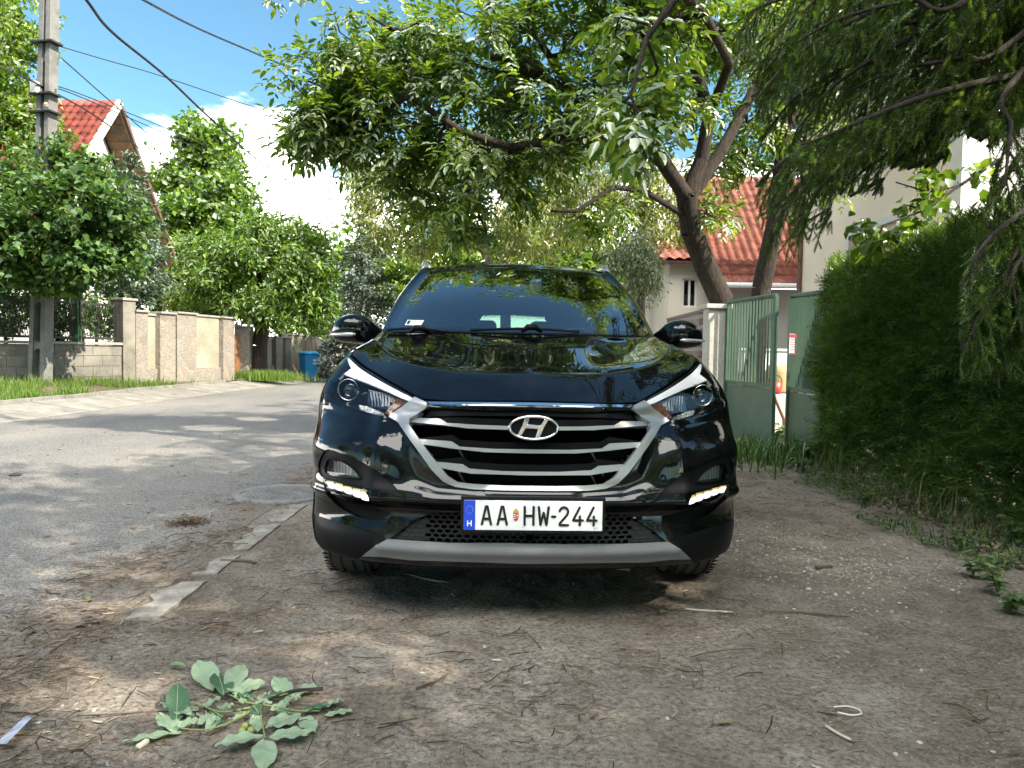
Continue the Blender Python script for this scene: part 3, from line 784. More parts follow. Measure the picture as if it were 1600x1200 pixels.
# ---- number plate
pc_ = (Vector(CP(721, 806, -.012)) + Vector(CP(946.5, 808, -.012))) / 2
pz = CP(833, 805.5, -.012).z; px0 = CP(833.2, 805, -.012).x
plr = bpy.data.objects.new('license_plate', None); COL.objects.link(plr); plr.parent = car; plr.location = (px0, -.014, pz)
M_pw = princ('plate_white', (.80, .81, .82), rough=.35); M_pb = princ('plate_blue', (.01, .06, .55), rough=.35); M_ink = princ('plate_ink', (.008, .008, .01), rough=.4)
M_yel = princ('plate_yellow', (.75, .6, .05), rough=.4); M_red = princ('crest_red', (.5, .03, .04), rough=.4); M_grn = princ('crest_gold', (.45, .33, .06), rough=.4)
MB().box((0, .012, 0), (.544, .018, .140)).build('plate_holder', M_gloss, plr, False, bevel=.004)
pw = MB().box((0, 0, 0), (.520, .004, .112)).build('plate', M_pw, plr, False, bevel=.0015)
MB().box((-.2385, -.0022, 0), (.0425, .003, .1115)).build('blue_band', M_pb, plr, False)
def strokes(lines, w, mat, name, y=-.0035, par=plr, d=.0015):
    mb = MB()
    for ln in lines:
        for i in range(len(ln) - 1):
            a, b = Vector(ln[i]), Vector(ln[i + 1]); t = (b - a); l = t.length; t.normalize(); n = Vector((-t.y, t.x)) * w / 2
            poly = []
            for k in range(7):
                q = math.pi / 2 + math.pi * k / 6; poly.append(a + (t * math.cos(q) + Vector((-t.y, t.x)) * math.sin(q)) * w / 2)
            for k in range(7):
                q = -math.pi / 2 + math.pi * k / 6; poly.append(b + (t * math.cos(q) + Vector((-t.y, t.x)) * math.sin(q)) * w / 2)
            dy = -.00003 * len(mb.v) / 28
            n0 = len(mb.v); mb.v += [(p.x, y - d + dy, p.y) for p in poly]; mb.f.append(tuple(range(n0, n0 + 14)))
            mb.v += [(p.x, y, p.y) for p in poly]; mb.f += [(n0 + k, n0 + (k + 1) % 14, n0 + 14 + (k + 1) % 14, n0 + 14 + k) for k in range(14)]
    return mb.build(name, mat, par, False)
hh = .0335
def arc(cx, cy, rx, ry, a0, a1, n=10): return [(cx + rx * math.cos(rad(a0 + (a1 - a0) * k / n)), cy + ry * math.sin(rad(a0 + (a1 - a0) * k / n))) for k in range(n + 1)]
def glyph(ch, x, w=.036):
    h = w / 2
    if ch == 'A': return [[(x - h, -hh), (x - .003, hh), (x + .003, hh), (x + h, -hh)], [(x - h * .55, -hh * .38), (x + h * .55, -hh * .38)]]
    if ch == 'H': return [[(x - h * .9, -hh), (x - h * .9, hh)], [(x + h * .9, -hh), (x + h * .9, hh)], [(x - h * .9, 0), (x + h * .9, 0)]]
    if ch == 'W': return [[(x - h, hh), (x - h * .62, -hh), (x, hh * .35), (x + h * .62, -hh), (x + h, hh)]]
    if ch == '-': return [[(x - .006, -.002), (x + .006, -.002)]]
    if ch == '2': return [arc(x, hh - .016, h * .85, .016, 170, -20) + [(x + h * .6, hh - .030), (x - h * .8, -hh + .006), (x - h * .8, -hh), (x + h * .9, -hh)]]
    if ch == '4': return [[(x + h * .35, hh), (x - h * .9, -hh * .45), (x + h, -hh * .45)], [(x + h * .45, hh * .0), (x + h * .45, -hh)]]
for chx, gx in zip('AAHW-244', (-.175, -.116, -.016, .0385, .0765, .1145, .167, .219)):
    strokes(glyph(chx, gx, .034 if chx == 'A' else .037), .0088, M_ink, 'plate_character')
strokes([[(-.2455, -.040), (-.2455, -.021)], [(-.2315, -.040), (-.2315, -.021)], [(-.2455, -.0305), (-.2315, -.0305)]], .0038, M_pw, 'country_letter', y=-.0042)
st = MB()
for k in range(12):
    w = 2 * math.pi * k / 12; cx, cz = -.2385 + .0125 * math.cos(w), .021 + .0145 * math.sin(w)
    st.add([(cx + (.0018 if i % 2 == 0 else .0008) * math.sin(i * math.pi / 5), -.0045, cz + (.0018 if i % 2 == 0 else .0008) * math.cos(i * math.pi / 5)) for i in range(10)], [tuple(range(10))])
st.build('star_ring', M_yel, plr)
cr = MB(); cx = -.0655; sh = [(-.0105, .012), (.0105, .012), (.0105, -.006), (.006, -.015), (0, -.019), (-.006, -.015), (-.0105, -.006)]
cr.prism(sh, lambda q: (cx + q[0], -.0040, q[1] - .002), lambda q: (cx + q[0], -.002, q[1] - .002)); cro = cr.build('crest', M_red, plr)
cs = MB()
for z in (.006, -.001, -.008): cs.box((cx - .005, -.0043, z - .002), (.009, .001, .003))
cs.box((cx + .0052, -.0043, -.002), (.0016, .001, .019)); cs.box((cx + .0052, -.0043, .001), (.007, .001, .0016)); cs.build('crest_stripes', M_pw, cro)
cg = MB(); cg.prism([(-.0095, .0105), (.0095, .0105), (.0105, .016), (.006, .022), (0, .0245), (-.006, .022), (-.0105, .016)], lambda q: (cx + q[0], -.0042, q[1]), lambda q: (cx + q[0], -.002, q[1]))
cg.box((cx, -.003, .027), (.0015, .001, .006)); cg.box((cx, -.003, .0275), (.005, .001, .0012)); cg.build('crown', M_grn, cro)
sd = MB()
for x, z in ((-.2, .052), (-.04, -.045), (.23, -.047), (.24, -.044), (0, .053)): sd.lathe([(.0, -.0032), (.0018, -.0030), (.0018, -.002)], (x, 0, z), 'Y', 10)
sd.build('plate_screw', M_ink, plr)

# ---- mirrors
def mirror_unit(s):
    # shell lofted along x from the stalk outwards
    secs = [(.80, 1.66, 1.165, .03, .035), (.84, 1.63, 1.17, .05, .05), (.87, 1.60, 1.19, .085, .075), (.93, 1.585, 1.20, .105, .088), (1.00, 1.59, 1.20, .105, .084), (1.05, 1.605, 1.192, .09, .068), (1.085, 1.625, 1.182, .065, .045), (1.10, 1.64, 1.176, .03, .02)]
    V = []; F = []; n = 20
    for (x, y, z, ry, rz) in secs:
        for k in range(n):
            w = 2 * math.pi * k / n; cy, cz = math.cos(w), math.sin(w)
            sy = math.copysign(abs(cy) ** .75, cy) * ry * (1.0 if cy < 0 else .62); sz = math.copysign(abs(cz) ** .85, cz) * rz
            V.append((s * (x), y + sy, z + sz))
    m = len(secs)
    for i in range(m - 1):
        for k in range(n): F.append((i * n + k, i * n + (k + 1) % n, (i + 1) * n + (k + 1) % n, (i + 1) * n + k))
    F.append(tuple(range(n))); F.append(tuple(range((m - 1) * n, m * n)))
    mb = MB(); mb.add(V, F); o = mb.build('side_mirror', M_paint, car, True)
    sm = o.modifiers.new('sub', 'SUBSURF'); sm.levels = 1; sm.render_levels = 2
    ind = MB(); pts = [(s * (.93 + .17 * t), 1.478 + .115 * t ** 2.2, 1.165 - .002 * t) for t in np.linspace(0, 1, 9)]
    ind.tube(pts, [.006, .011, .0115, .0115, .0115, .0115, .0115, .010, .006], 8); ind.build('turn_repeater', princ('repeater', (.55, .57, .6), rough=.12, metal=.5) if s < 0 else bpy.data.materials['repeater'], o, True)
    lw = MB(); lw.tube([(s * .78, 1.66, 1.155), (s * .86, 1.62, 1.145), (s * .92, 1.60, 1.14)], [.03, .03, .02], 10); lw.build('mirror_foot', M_plast, o, True)
    gl = MB(); gl.box((s * .97, 1.648, 1.2), (.19, .006, .12)); gl.build('mirror_glass', M_chrome, o)
mirror_unit(-1); mirror_unit(1)

# ---- wheels
def wheel(cx, cy, name='wheel'):
    w = .235; R = .352; prof = [(.225, -w / 2 + .01), (.27, -w / 2 - .004), (.315, -w / 2 + .002), (.338, -w / 2 + .018), (.347, -w / 2 + .032)]
    x = -w / 2 + .032
    edges = [(-.075, .007), (-.03, .008), (.022, .008), (.068, .007)]
    for g, hw_ in edges: prof += [(R - .0015, g - hw_), (R - .011, g - hw_ + .002), (R - .011, g + hw_ - .002), (R - .0012, g + hw_)]
    prof += [(.347, w / 2 - .032), (.338, w / 2 - .018), (.315, w / 2 - .002), (.27, w / 2 + .004), (.225, w / 2 - .01)]
    mb = MB(); mb.lathe(prof, (cx, cy, R - .004), 'X', 64)
    t = mb.build(name, M_rubber, car, True); t.data.set_sharp_from_angle(angle=rad(30))
    sp = MB()      # sipes across the shoulders
    for k in range(72):
        a = 2 * math.pi * k / 72
        for sx in (-1, 1):
            c = Vector((cx + sx * .097, cy + math.cos(a) * (R - .0062), R - .004 + math.sin(a) * (R - .0062)))
            sp.box(c, (.026, .005, .004), Matrix.Rotation(a - math.pi / 2, 3, 'X') @ Matrix.Rotation(sx * .2, 3, 'Z'))
    sp.build('sipes', M_dark, t)
    s = -1 if cx < 0 else 1; rm = MB()
    rm.lathe([(.222, -.10), (.226, .0), (.226, .095), (.218, .105), (.205, .09), (.2, .0)], (cx, cy, R - .004), 'X', 40)
    for k in range(5):
        a = 2 * math.pi * k / 5
        for da in (-.16, .16):
            p0 = Vector((cx + s * .075, cy + .05 * math.cos(a), R + .05 * math.sin(a))); p1 = Vector((cx + s * .09, cy + .212 * math.cos(a + da), R + .212 * math.sin(a + da)))
            rm.tube([p0, p1], [.024, .018], 6)
    rm.lathe([(.0, s * .09), (.05, s * .085), (.06, s * .05)], (cx, cy, R - .004), 'X', 20)
    rm.build('rim', M_rim, t, False)
for cx in (-.80, .80):
    for cy in WY: wheel(cx, cy)
# dark wells and under-body
ub = MB()
for cy in WY:
    for s in (-1, 1):
        arcp = [(cy + .40 * math.cos(w), .345 + .40 * math.sin(w)) for w in np.linspace(rad(-8), rad(188), 24)]
        ub.add([(s * x, a, b) for x in (.58, .905) for a, b in arcp], [(k, k + 1, 25 + k, 24 + k) for k in range(23)]); ub.add([(s * .58, a, b) for a, b in arcp], [tuple(range(24))])
ub.box((0, 2.2, .27), (1.18, 3.9, .12)); ub.box((0, .55, .285), (1.15, .70, .09))
ub.build('underbody', M_dark, car)

# ---- interior, wipers
inn = MB(); inn.box((0, 2.8, .45), (1.5, 2.8, .3)); inn.build('cabin_floor', M_dark, car)
ds = MB(); n = 12
sec = [(1.36, 1.11), (1.60, 1.13), (1.75, 1.10), (1.80, .95), (1.78, .7)]
ds.add([(x, y, z) for x in (-.70, .70) for y, z in sec], [(i, i + 1, 6 + i, 5 + i) for i in range(4)]); ds.build('dashboard', M_seat, car, True)
def seat(x, y):
    mb = MB(); mb.box((x, y, .70), (.5, .5, .16)); mb.box((x, y + .30, 1.0), (.48, .12, .62), Matrix.Rotation(rad(-14), 3, 'X'))
    o = mb.build('front_seat', M_seat, car, True, bevel=.04, seg=3)
    hb = MB(); hb.box((x, y + .40, 1.39), (.26, .09, .17)); hb.build('headrest', M_seat, o, True, bevel=.03, seg=3)
seat(-.36, 2.25); seat(.36, 2.25)
bs = MB(); bs.box((0, 3.35, 1.0), (1.3, .14, .5)); bs.build('rear_seat', M_seat, car, True, bevel=.04)
stw = MB(); c = Vector((.36, 1.86, 1.06)); pts = [c + Vector((.18 * math.cos(w), -.07 * math.sin(w), .165 * math.sin(w))) for w in np.linspace(0, 2 * math.pi, 33)]
stw.tube(pts, .014, 8, False); stw.tube([c + Vector((-.17, 0, 0)), c, c + Vector((.17, 0, 0))], [.012, .03, .012], 8); stw.build('steering_wheel', M_seat, car, True)
mr = MB(); pm = CP(837, 446, 1.96); mr.box(pm, (.075, .03, .075)); mr.build('rear_view_mirror', princ('sensor_grey', (.42, .47, .43), rough=.5), car, True, bevel=.014, seg=3)
for (a, b, hub) in (((700, 520.5, 1.24), (606, 517, 1.42), (655, 519.5, 1.28)), ((905, 520.0, 1.22), (735, 518, 1.20), (830, 518.5, 1.18))):
    wp = MB(); A, B = CP(a[0], a[1], a[2]), CP(b[0], b[1], b[2]); H = CP(*hub)
    md = (A + B) / 2; 
    for P in (A, B, H): P.z += .006
    pts = [A.lerp(B, t) + Vector((0, -.02 * math.sin(math.pi * t), .012 * math.sin(math.pi * t))) for t in np.linspace(0, 1, 8)]
    wp.tube(pts, .007, 6); wp.tube([H + Vector((-.05, 0, -.005)), H + Vector((-.02, -.02, .018)), H + Vector((.02, -.02, .018)), H + Vector((.055, 0, -.004))], [.008, .017, .017, .008], 8)
    wp.build('wiper', M_plast, car, True)
# inspection sticker on the inside of the screen, lower corner
uvs = [cab.hit(camL, lray(*p)) for p in ((633, 508.5), (637, 500.5), (663, 501), (658, 509.5))]
Q = [cab.ev([u[0]], [u[1]], .003)[0] for u in uvs]
MB().add(Q, [(0, 1, 2, 3)]).build('inspection_sticker', princ('sticker', (.62, .70, .72), rough=.5), car)
uvs = [cab.hit(camL, lray(*p)) for p in ((635.5, 507), (638.5, 502), (642.5, 502), (639.5, 507.3))]
Q = [cab.ev([u[0]], [u[1]], .005)[0] for u in uvs]
MB().add(Q, [(0, 1, 2, 3)]).build('sticker_mark', M_ink, car)
# ================================================================ THE SETTING
from mathutils import noise as mnoise
rng = np.random.default_rng(7)
def fbm(x, y, s=1.0, o=4):
    return mnoise.fractal(Vector((x * s, y * s, 3.7)), 1.0, 2.0, o)
def mat_dirt():
    m, nt, out = new_mat('packed_dirt')
    p = N(nt, 'ShaderNodeBsdfPrincipled'); p.inputs['Roughness'].default_value = .95; p.inputs['Specular IOR Level'].default_value = .2
    co = objco(nt)
    big = noise(nt, .55, 4, .6, co, .6); mid = noise(nt, 3.2, 6, .65, co, .3); fine = noise(nt, 55, 6, .7, co)
    a = ramp(nt, big, [(.30, (.115, .095, .077)), (.46, (.235, .21, .18)), (.60, (.40, .375, .335))])
    b = ramp(nt, mid, [(.3, (.14, .112, .09)), (.5, (.295, .262, .226)), (.72, (.48, .45, .41))])
    mx = N(nt, 'ShaderNodeMix', data_type='RGBA'); mx.inputs[0].default_value = .5; L(nt, a, mx.inputs[6]); L(nt, b, mx.inputs[7])
    f = ramp(nt, fine, [(.28, (.30, .27, .25)), (.48, (.95, .94, .93)), (.74, (1.6, 1.58, 1.52))])
    m2 = N(nt, 'ShaderNodeMix', data_type='RGBA', blend_type='MULTIPLY'); m2.inputs[0].default_value = 1; L(nt, mx.outputs[2], m2.inputs[6]); L(nt, f, m2.inputs[7])
    # small pale stones pressed into the dirt
    vo = N(nt, 'ShaderNodeTexVoronoi'); vo.inputs['Scale'].default_value = 95; L(nt, co, vo.inputs['Vector'])
    sp = N(nt, 'ShaderNodeMath', operation='LESS_THAN'); sp.inputs[1].default_value = .17; L(nt, vo.outputs['Distance'], sp.inputs[0])
    gate = N(nt, 'ShaderNodeMath', operation='GREATER_THAN'); gate.inputs[1].default_value = .70; L(nt, vo.outputs['Color'], gate.inputs[0])
    mm = N(nt, 'ShaderNodeMath', operation='MULTIPLY'); L(nt, sp.outputs[0], mm.inputs[0]); L(nt, gate.outputs[0], mm.inputs[1])
    m3 = N(nt, 'ShaderNodeMix', data_type='RGBA'); L(nt, mm.outputs[0], m3.inputs[0]); L(nt, m2.outputs[2], m3.inputs[6]); m3.inputs[7].default_value = (.42, .40, .36, 1)
    org = N(nt, 'ShaderNodeMapRange'); org.inputs['From Min'].default_value = .44; org.inputs['From Max'].default_value = .66; org.inputs['To Max'].default_value = .34; L(nt, noise(nt, 1.3, 9, .75, objco(nt, (1.0, 1.5, 1), None), 1.2), org.inputs['Value'])
    m4 = N(nt, 'ShaderNodeMix', data_type='RGBA', blend_type='MULTIPLY'); L(nt, org.outputs[0], m4.inputs[0]); L(nt, m3.outputs[2], m4.inputs[6]); m4.inputs[7].default_value = (.36, .27, .21, 1)
    L(nt, m4.outputs[2], p.inputs['Base Color'])
    h = N(nt, 'ShaderNodeMath', operation='ADD'); L(nt, fine, h.inputs[0]); L(nt, noise(nt, 14, 8, .7, co), h.inputs[1])
    L(nt, bump(nt, h.outputs[0], 1.0, .032), p.inputs['Normal']); L(nt, p.outputs[0], out.inputs['Surface']); return m
def mat_asphalt():
    m, nt, out = new_mat('worn_asphalt')
    p = N(nt, 'ShaderNodeBsdfPrincipled'); p.inputs['Roughness'].default_value = .85; p.inputs['Specular IOR Level'].default_value = .3
    co = objco(nt)
    vo = N(nt, 'ShaderNodeTexVoronoi'); vo.inputs['Scale'].default_value = 130; L(nt, co, vo.inputs['Vector'])
    agg = ramp(nt, vo.outputs['Color'], [(.1, (.075, .073, .071)), (.55, (.155, .151, .145)), (.9, (.255, .248, .237))])
    big = ramp(nt, noise(nt, .7, 5, .6, objco(nt, (1, .35, 1)), .5), [(.32, (.72, .74, .78)), (.6, (1.1, 1.08, 1.05)), (.75, (1.35, 1.28, 1.18))])
    mx = N(nt, 'ShaderNodeMix', data_type='RGBA', blend_type='MULTIPLY'); mx.inputs[0].default_value = 1; L(nt, agg, mx.inputs[6]); L(nt, big, mx.inputs[7])
    # dust and needles washed against the edge by the kerb stones
    sx = N(nt, 'ShaderNodeSeparateXYZ'); L(nt, co, sx.inputs[0])
    mr = N(nt, 'ShaderNodeMapRange'); mr.inputs['From Min'].default_value = -2.3; mr.inputs['From Max'].default_value = -1.55; L(nt, sx.outputs['X'], mr.inputs['Value'])
    ad = N(nt, 'ShaderNodeMath', operation='ADD'); L(nt, mr.outputs[0], ad.inputs[0]); nn = noise(nt, 2.4, 7, .7, co, .4)
    s2 = N(nt, 'ShaderNodeMapRange'); s2.inputs['From Min'].default_value = .3; s2.inputs['From Max'].default_value = .75; s2.inputs['To Min'].default_value = -.55; s2.inputs['To Max'].default_value = .55; L(nt, nn, s2.inputs['Value']); L(nt, s2.outputs[0], ad.inputs[1])
    fac = N(nt, 'ShaderNodeMapRange'); fac.inputs['From Min'].default_value = .35; fac.inputs['From Max'].default_value = .85; L(nt, ad.outputs[0], fac.inputs['Value'])
    dcol = ramp(nt, noise(nt, 40, 6, .7, co), [(.3, (.07, .055, .042)), (.5, (.14, .118, .098)), (.72, (.24, .215, .185))])
    m2 = N(nt, 'ShaderNodeMix', data_type='RGBA'); L(nt, fac.outputs[0], m2.inputs[0]); L(nt, mx.outputs[2], m2.inputs[6]); L(nt, dcol, m2.inputs[7])
    # pale dusty tan stains in the lane
    st = N(nt, 'ShaderNodeMapRange'); st.inputs['From Min'].default_value = .60; st.inputs['From Max'].default_value = .74; st.inputs['To Max'].default_value = .5; L(nt, noise(nt, 1.1, 7, .65, objco(nt, (.8, 1.6, 1)), 1.0), st.inputs['Value'])
    m3 = N(nt, 'ShaderNodeMix', data_type='RGBA'); L(nt, st.outputs[0], m3.inputs[0]); L(nt, m2.outputs[2], m3.inputs[6]); m3.inputs[7].default_value = (.30, .26, .20, 1)
    L(nt, m3.outputs[2], p.inputs['Base Color'])
    L(nt, bump(nt, vo.outputs['Distance'], .5, .006), p.inputs['Normal']); L(nt, p.outputs[0], out.inputs['Surface']); return m
def mat_concrete(name, a, b, sc=3.0, bs=.35, sm=40):
    m, nt, out = new_mat(name)
    p = N(nt, 'ShaderNodeBsdfPrincipled'); p.inputs['Roughness'].default_value = .9; p.inputs['Specular IOR Level'].default_value = .25
    co = objco(nt); n1 = noise(nt, sc, 8, .65, co, .3); n2 = noise(nt, sm, 5, .7, co)
    c = ramp(nt, n1, [(.3, a), (.68, b)]); f = ramp(nt, n2, [(.3, (.75, .75, .75)), (.7, (1.2, 1.2, 1.2))])
    mx = N(nt, 'ShaderNodeMix', data_type='RGBA', blend_type='MULTIPLY'); mx.inputs[0].default_value = 1; L(nt, c, mx.inputs[6]); L(nt, f, mx.inputs[7])
    L(nt, mx.outputs[2], p.inputs['Base Color']); L(nt, bump(nt, n2, bs, .006), p.inputs['Normal']); L(nt, p.outputs[0], out.inputs['Surface']); return m
M_dirt = mat_dirt(); M_asph = mat_asphalt()
M_conc = mat_concrete('gutter_concrete', (.13, .125, .11), (.26, .25, .225))
M_soil = mat_concrete('verge_soil', (.07, .06, .04), (.13, .11, .075), 6)
M_pole = mat_concrete('pole_concrete', (.12, .118, .112), (.23, .225, .215), 2.5)

# ---- ground sheet out to the horizon, road sheet above it
def ghz(x, y):
    w = max(0, min(1, (x + 1.5) / .3)) * max(0, min(1, (7.5 - y) / 1.5)) * max(0, min(1, (4.2 - x) / 1))
    return w * (.016 * fbm(x, y, .9) + .013 * fbm(x + 5, y, 4.0, 4) + .005 * fbm(x, y + 9, 14, 3))
gx = np.concatenate([np.linspace(-600, -60, 8), np.linspace(-50, -2, 25), np.arange(-1.6, 4.3, .03), np.linspace(5, 50, 16), np.linspace(60, 600, 8)])
gy = np.concatenate([np.linspace(-600, -20, 8), np.linspace(-15, 1.0, 9), np.arange(1.3, 7.6, .03), np.linspace(8, 60, 26), np.linspace(80, 1500, 10)])
V = np.array([(x, y, ghz(x, y) - .003) for y in gy for x in gx]); nx = len(gx)
i, j = np.meshgrid(np.arange(nx - 1), np.arange(len(gy) - 1)); q = (j * nx + i).ravel()
g_ = fast_mesh('ground', V, np.stack([q, q + 1, q + nx + 1, q + nx], 1), M_dirt, smooth=True); tag(g_, kind='structure')
def gut_x(y):   # inner edge of the far gutter: the street bends to the right further on
    return -6.85 + .0 * y if y < 17 else -6.85 + .012 * (y - 17) ** 1.6
ys = np.concatenate([np.linspace(-14, 1, 16), np.linspace(1.2, 12, 60), np.linspace(12.5, 60, 60)])
rows = []
for y in ys:
    e = -1.62 + .05 * fbm(0, y, .9) + .03 * fbm(4, y, 4) if y < 12 else -1.62 + min(3, .04 * (y - 12))
    rows.append([(gut_x(y) - .05 + (e - gut_x(y) + .05) * t, y, .0 + .028 * math.sin(math.pi * t) ** 1.0 * 0) for t in np.linspace(0, 1, 9)])
V = np.array(rows).reshape(-1, 3); V[:, 2] = .0
i, j = np.meshgrid(np.arange(8), np.arange(len(ys) - 1)); q = (j * 9 + i).ravel()
rd = fast_mesh('road', V, np.stack([q, q + 1, q + 10, q + 9], 1), M_asph, smooth=True); tag(rd, kind='structure')
# ---- gutter of concrete slabs, kerb, raised verge
gt = MB(); y = -8.0; k = 0
def vz(x, y): return .20
while y < 34:
    l = .98; x0, x1 = gut_x(y), gut_x(y + l); o = .006 * math.sin(k * 2.3); 
    a = [(x0, y, .004), (x0 - .95, y, .13 + o), (x1 - .95, y + l, .13 + o), (x1, y + l, .004)]
    gt.add(a + [(p[0], p[1], p[2] - .06) for p in a], [(0, 1, 2, 3), (0, 4, 5, 1), (2, 6, 7, 3), (1, 5, 6, 2), (3, 7, 4, 0)])
    y += 1.0; k += 1
tag(gt.build('gutter', M_conc), kind='structure')
kb = MB(); y = -8.0; k = 0
while y < 34:
    x0, x1 = gut_x(y) - .955, gut_x(y + .98) - .955; z = .185 + .008 * math.sin(k * 1.7); 
    if not (19 < y < 21 or 24 < y < 30):
        kb.add([(x0, y, 0), (x0 - .13, y, 0), (x1 - .13, y + .98, 0), (x1, y + .98, 0), (x0, y, z), (x0 - .13, y, z), (x1 - .13, y + .98, z), (x1, y + .98, z)],
               [(4, 5, 6, 7), (0, 1, 5, 4), (1, 2, 6, 5), (2, 3, 7, 6), (3, 0, 4, 7)])
    y += 1.0; k += 1
tag(kb.build('kerb', M_conc), kind='structure')
def verge_z(x, y):
    e = gut_x(y) - 1.08; t = max(0, min(1, (e - x) / 2.2)); 
    return .15 + .20 * t * t * (3 - 2 * t) + .03 * fbm(x, y, 1.2)
vx = np.linspace(0, 1, 26); vy = np.concatenate([np.arange(-8, 40, .4), np.linspace(41, 80, 10)])
V = np.array([(gut_x(y) - 1.07 - t * (3 if t < .5 else 3 + (t - .5) * 60), y, 0) for y in vy for t in vx])
for r in V: r[2] = verge_z(r[0], r[1]) if r[0] > -14 else .35
i, j = np.meshgrid(np.arange(25), np.arange(len(vy) - 1)); q = (j * 26 + i).ravel()
tag(fast_mesh('verge', V, np.stack([q, q + 1, q + 27, q + 26], 1), M_soil, smooth=True), kind='structure')
# ---- flush kerb stones half buried between road and dirt
M_edge = mat_concrete('worn_edging', (.13, .115, .095), (.30, .285, .26), 9, .6)
for (y0, y1, w, sx) in ((2.86, 3.32, .15, 0), (3.44, 3.74, .13, .01), (3.86, 4.42, .14, 0), (4.52, 5.02, .12, .01), (5.7, 6.3, .13, 0)):
    w *= .80; mb = MB(); n = 16; poly = [(-1.50 + sx + .055 * fbm(1, y0 + (y1 - y0) * t, 12), y0 + (y1 - y0) * t) for t in np.linspace(0, 1, n)]
    poly += [(-1.50 + sx + w + .010 * fbm(3, y0 + (y1 - y0) * t, 12), y0 + (y1 - y0) * t + .03) for t in np.linspace(1, 0, n)]
    mb.prism(poly, lambda q: (q[0], q[1], -.03), lambda q: (q[0], q[1], .009)); mb.build('edging_stone', M_edge)
for i_, o in enumerate([o for o in bpy.data.objects if o.name.startswith('edging_stone')]):
    tag(o, ['flush concrete edging stone nearest the fallen leafy branch', 'short flush edging stone, second from the fallen branch', 'flush edging stone in the middle of the broken row', 'flush edging stone just before the manhole cover', 'flush edging stone beyond the manhole beside the tyre'][i_], 'edging stone', 'flush edging stones between road and dirt')
# ---- manhole cover
mh = MB(); mh.lathe([(.0, .012), (.285, .012), (.29, .006), (.295, .006), (.30, .013), (.345, .013), (.35, .0)], (-1.68, 5.42, 0), 'Z', 48)
M_iron = mat_concrete('cast_iron', (.13, .13, .135), (.22, .22, .22), 8, .2)
mho = mh.build('manhole_cover', M_iron, None); tag(mho, 'round grey manhole cover with small raised studs in the road', 'manhole cover')
sd = MB()
for a in range(-8, 9):
    for b in range(-8, 9):
        x, y = a * .033 + (b % 2) * .016, b * .031
        if x * x + y * y < .27 ** 2: sd.box((-1.68 + x, 5.42 + y, .0135), (.02, .02, .006))
sd.build('stud_pattern', M_iron, mho)

# ---------------------------------------------------------------- left boundary wall
WP = [(-60, 14.0), (0, 14.6), (210, 17.2), (350, 20.5), (440, 25), (530, 31), (600, 37)]
def wall_pt(px):
    for (a, ya), (b, yb) in zip(WP, WP[1:]):
        if px <= b or b == 600:
            pa = Vector((at(a, 545, ya).x, ya)); pb = Vector((at(b, 545, yb).x, yb)); break
    d = ray(px, 545); d2 = Vector((d.x, d.y)); e = pb - pa
    # solve s*d2 = pa + t*e
    det = d2.x * (-e.y) - (-e.x) * d2.y; s = (pa.x * (-e.y) - (-e.x) * pa.y) / det
    return d2 * s, e.normalized()
def wz(px, py, off=0):
    p, e = wall_pt(px); return at(px, py, p.y - off).z
def wseg(mb, a, b, ztop, z0=.1, t=.22, out=0.0, ztop2=None):
    pa, ea = wall_pt(a); pb, eb = wall_pt(b); n = Vector((ea.y, -ea.x)); m = Vector((eb.y, -eb.x))
    q = [pa + n * out, pb + m * out, pb + m * (out - t), pa + n * (out - t)]
    z2 = ztop if ztop2 is None else ztop2
    mb.add([(p.x, p.y, z0) for p in q] + [(q[0].x, q[0].y, ztop), (q[1].x, q[1].y, z2), (q[2].x, q[2].y, z2), (q[3].x, q[3].y, ztop)],
           [(3, 2, 1, 0), (4, 5, 6, 7), (0, 1, 5, 4), (1, 2, 6, 5), (2, 3, 7, 6), (3, 0, 4, 7)])
    return mb
def mat_stone(name, sc, cols, mortar, bs=.8, brick=False):
    m, nt, out = new_mat(name)
    p = N(nt, 'ShaderNodeBsdfPrincipled'); p.inputs['Roughness'].default_value = .9
    co = objco(nt)
    v = N(nt, 'ShaderNodeTexVoronoi', feature='DISTANCE_TO_EDGE'); v.inputs['Scale'].default_value = sc; L(nt, co, v.inputs['Vector'])
    vc = N(nt, 'ShaderNodeTexVoronoi'); vc.inputs['Scale'].default_value = sc; L(nt, co, vc.inputs['Vector'])
    c = ramp(nt, vc.outputs['Color'], [(i / (len(cols) - 1), c) for i, c in enumerate(cols)])
    n2 = ramp(nt, noise(nt, sc * 5, 6, .7, co), [(.3, (.6, .6, .6)), (.7, (1.3, 1.3, 1.3))])
    mx = N(nt, 'ShaderNodeMix', data_type='RGBA', blend_type='MULTIPLY'); mx.inputs[0].default_value = 1; L(nt, c, mx.inputs[6]); L(nt, n2, mx.inputs[7])
    e = N(nt, 'ShaderNodeMapRange'); e.inputs['From Max'].default_value = .06; L(nt, v.outputs[0], e.inputs['Value'])
    m2 = N(nt, 'ShaderNodeMix', data_type='RGBA'); L(nt, e.outputs[0], m2.inputs[0]); m2.inputs[6].default_value = c4(mortar); L(nt, mx.outputs[2], m2.inputs[7])
    L(nt, m2.outputs[2], p.inputs['Base Color']); L(nt, bump(nt, e.outputs[0], bs, .02), p.inputs['Normal']); L(nt, p.outputs[0], out.inputs['Surface']); return m
M_stone = mat_stone('field_stone', 4.2, [(.17, .14, .115), (.26, .225, .185), (.21, .19, .165), (.29, .265, .225)], (.24, .215, .185), bs=.5)
M_render = mat_concrete('yellow_render', (.22, .205, .155), (.33, .31, .24), 1.6, .15)
M_oldwall = mat_concrete('weathered_wall', (.13, .12, .10), (.30, .28, .24), 2.2, .4)
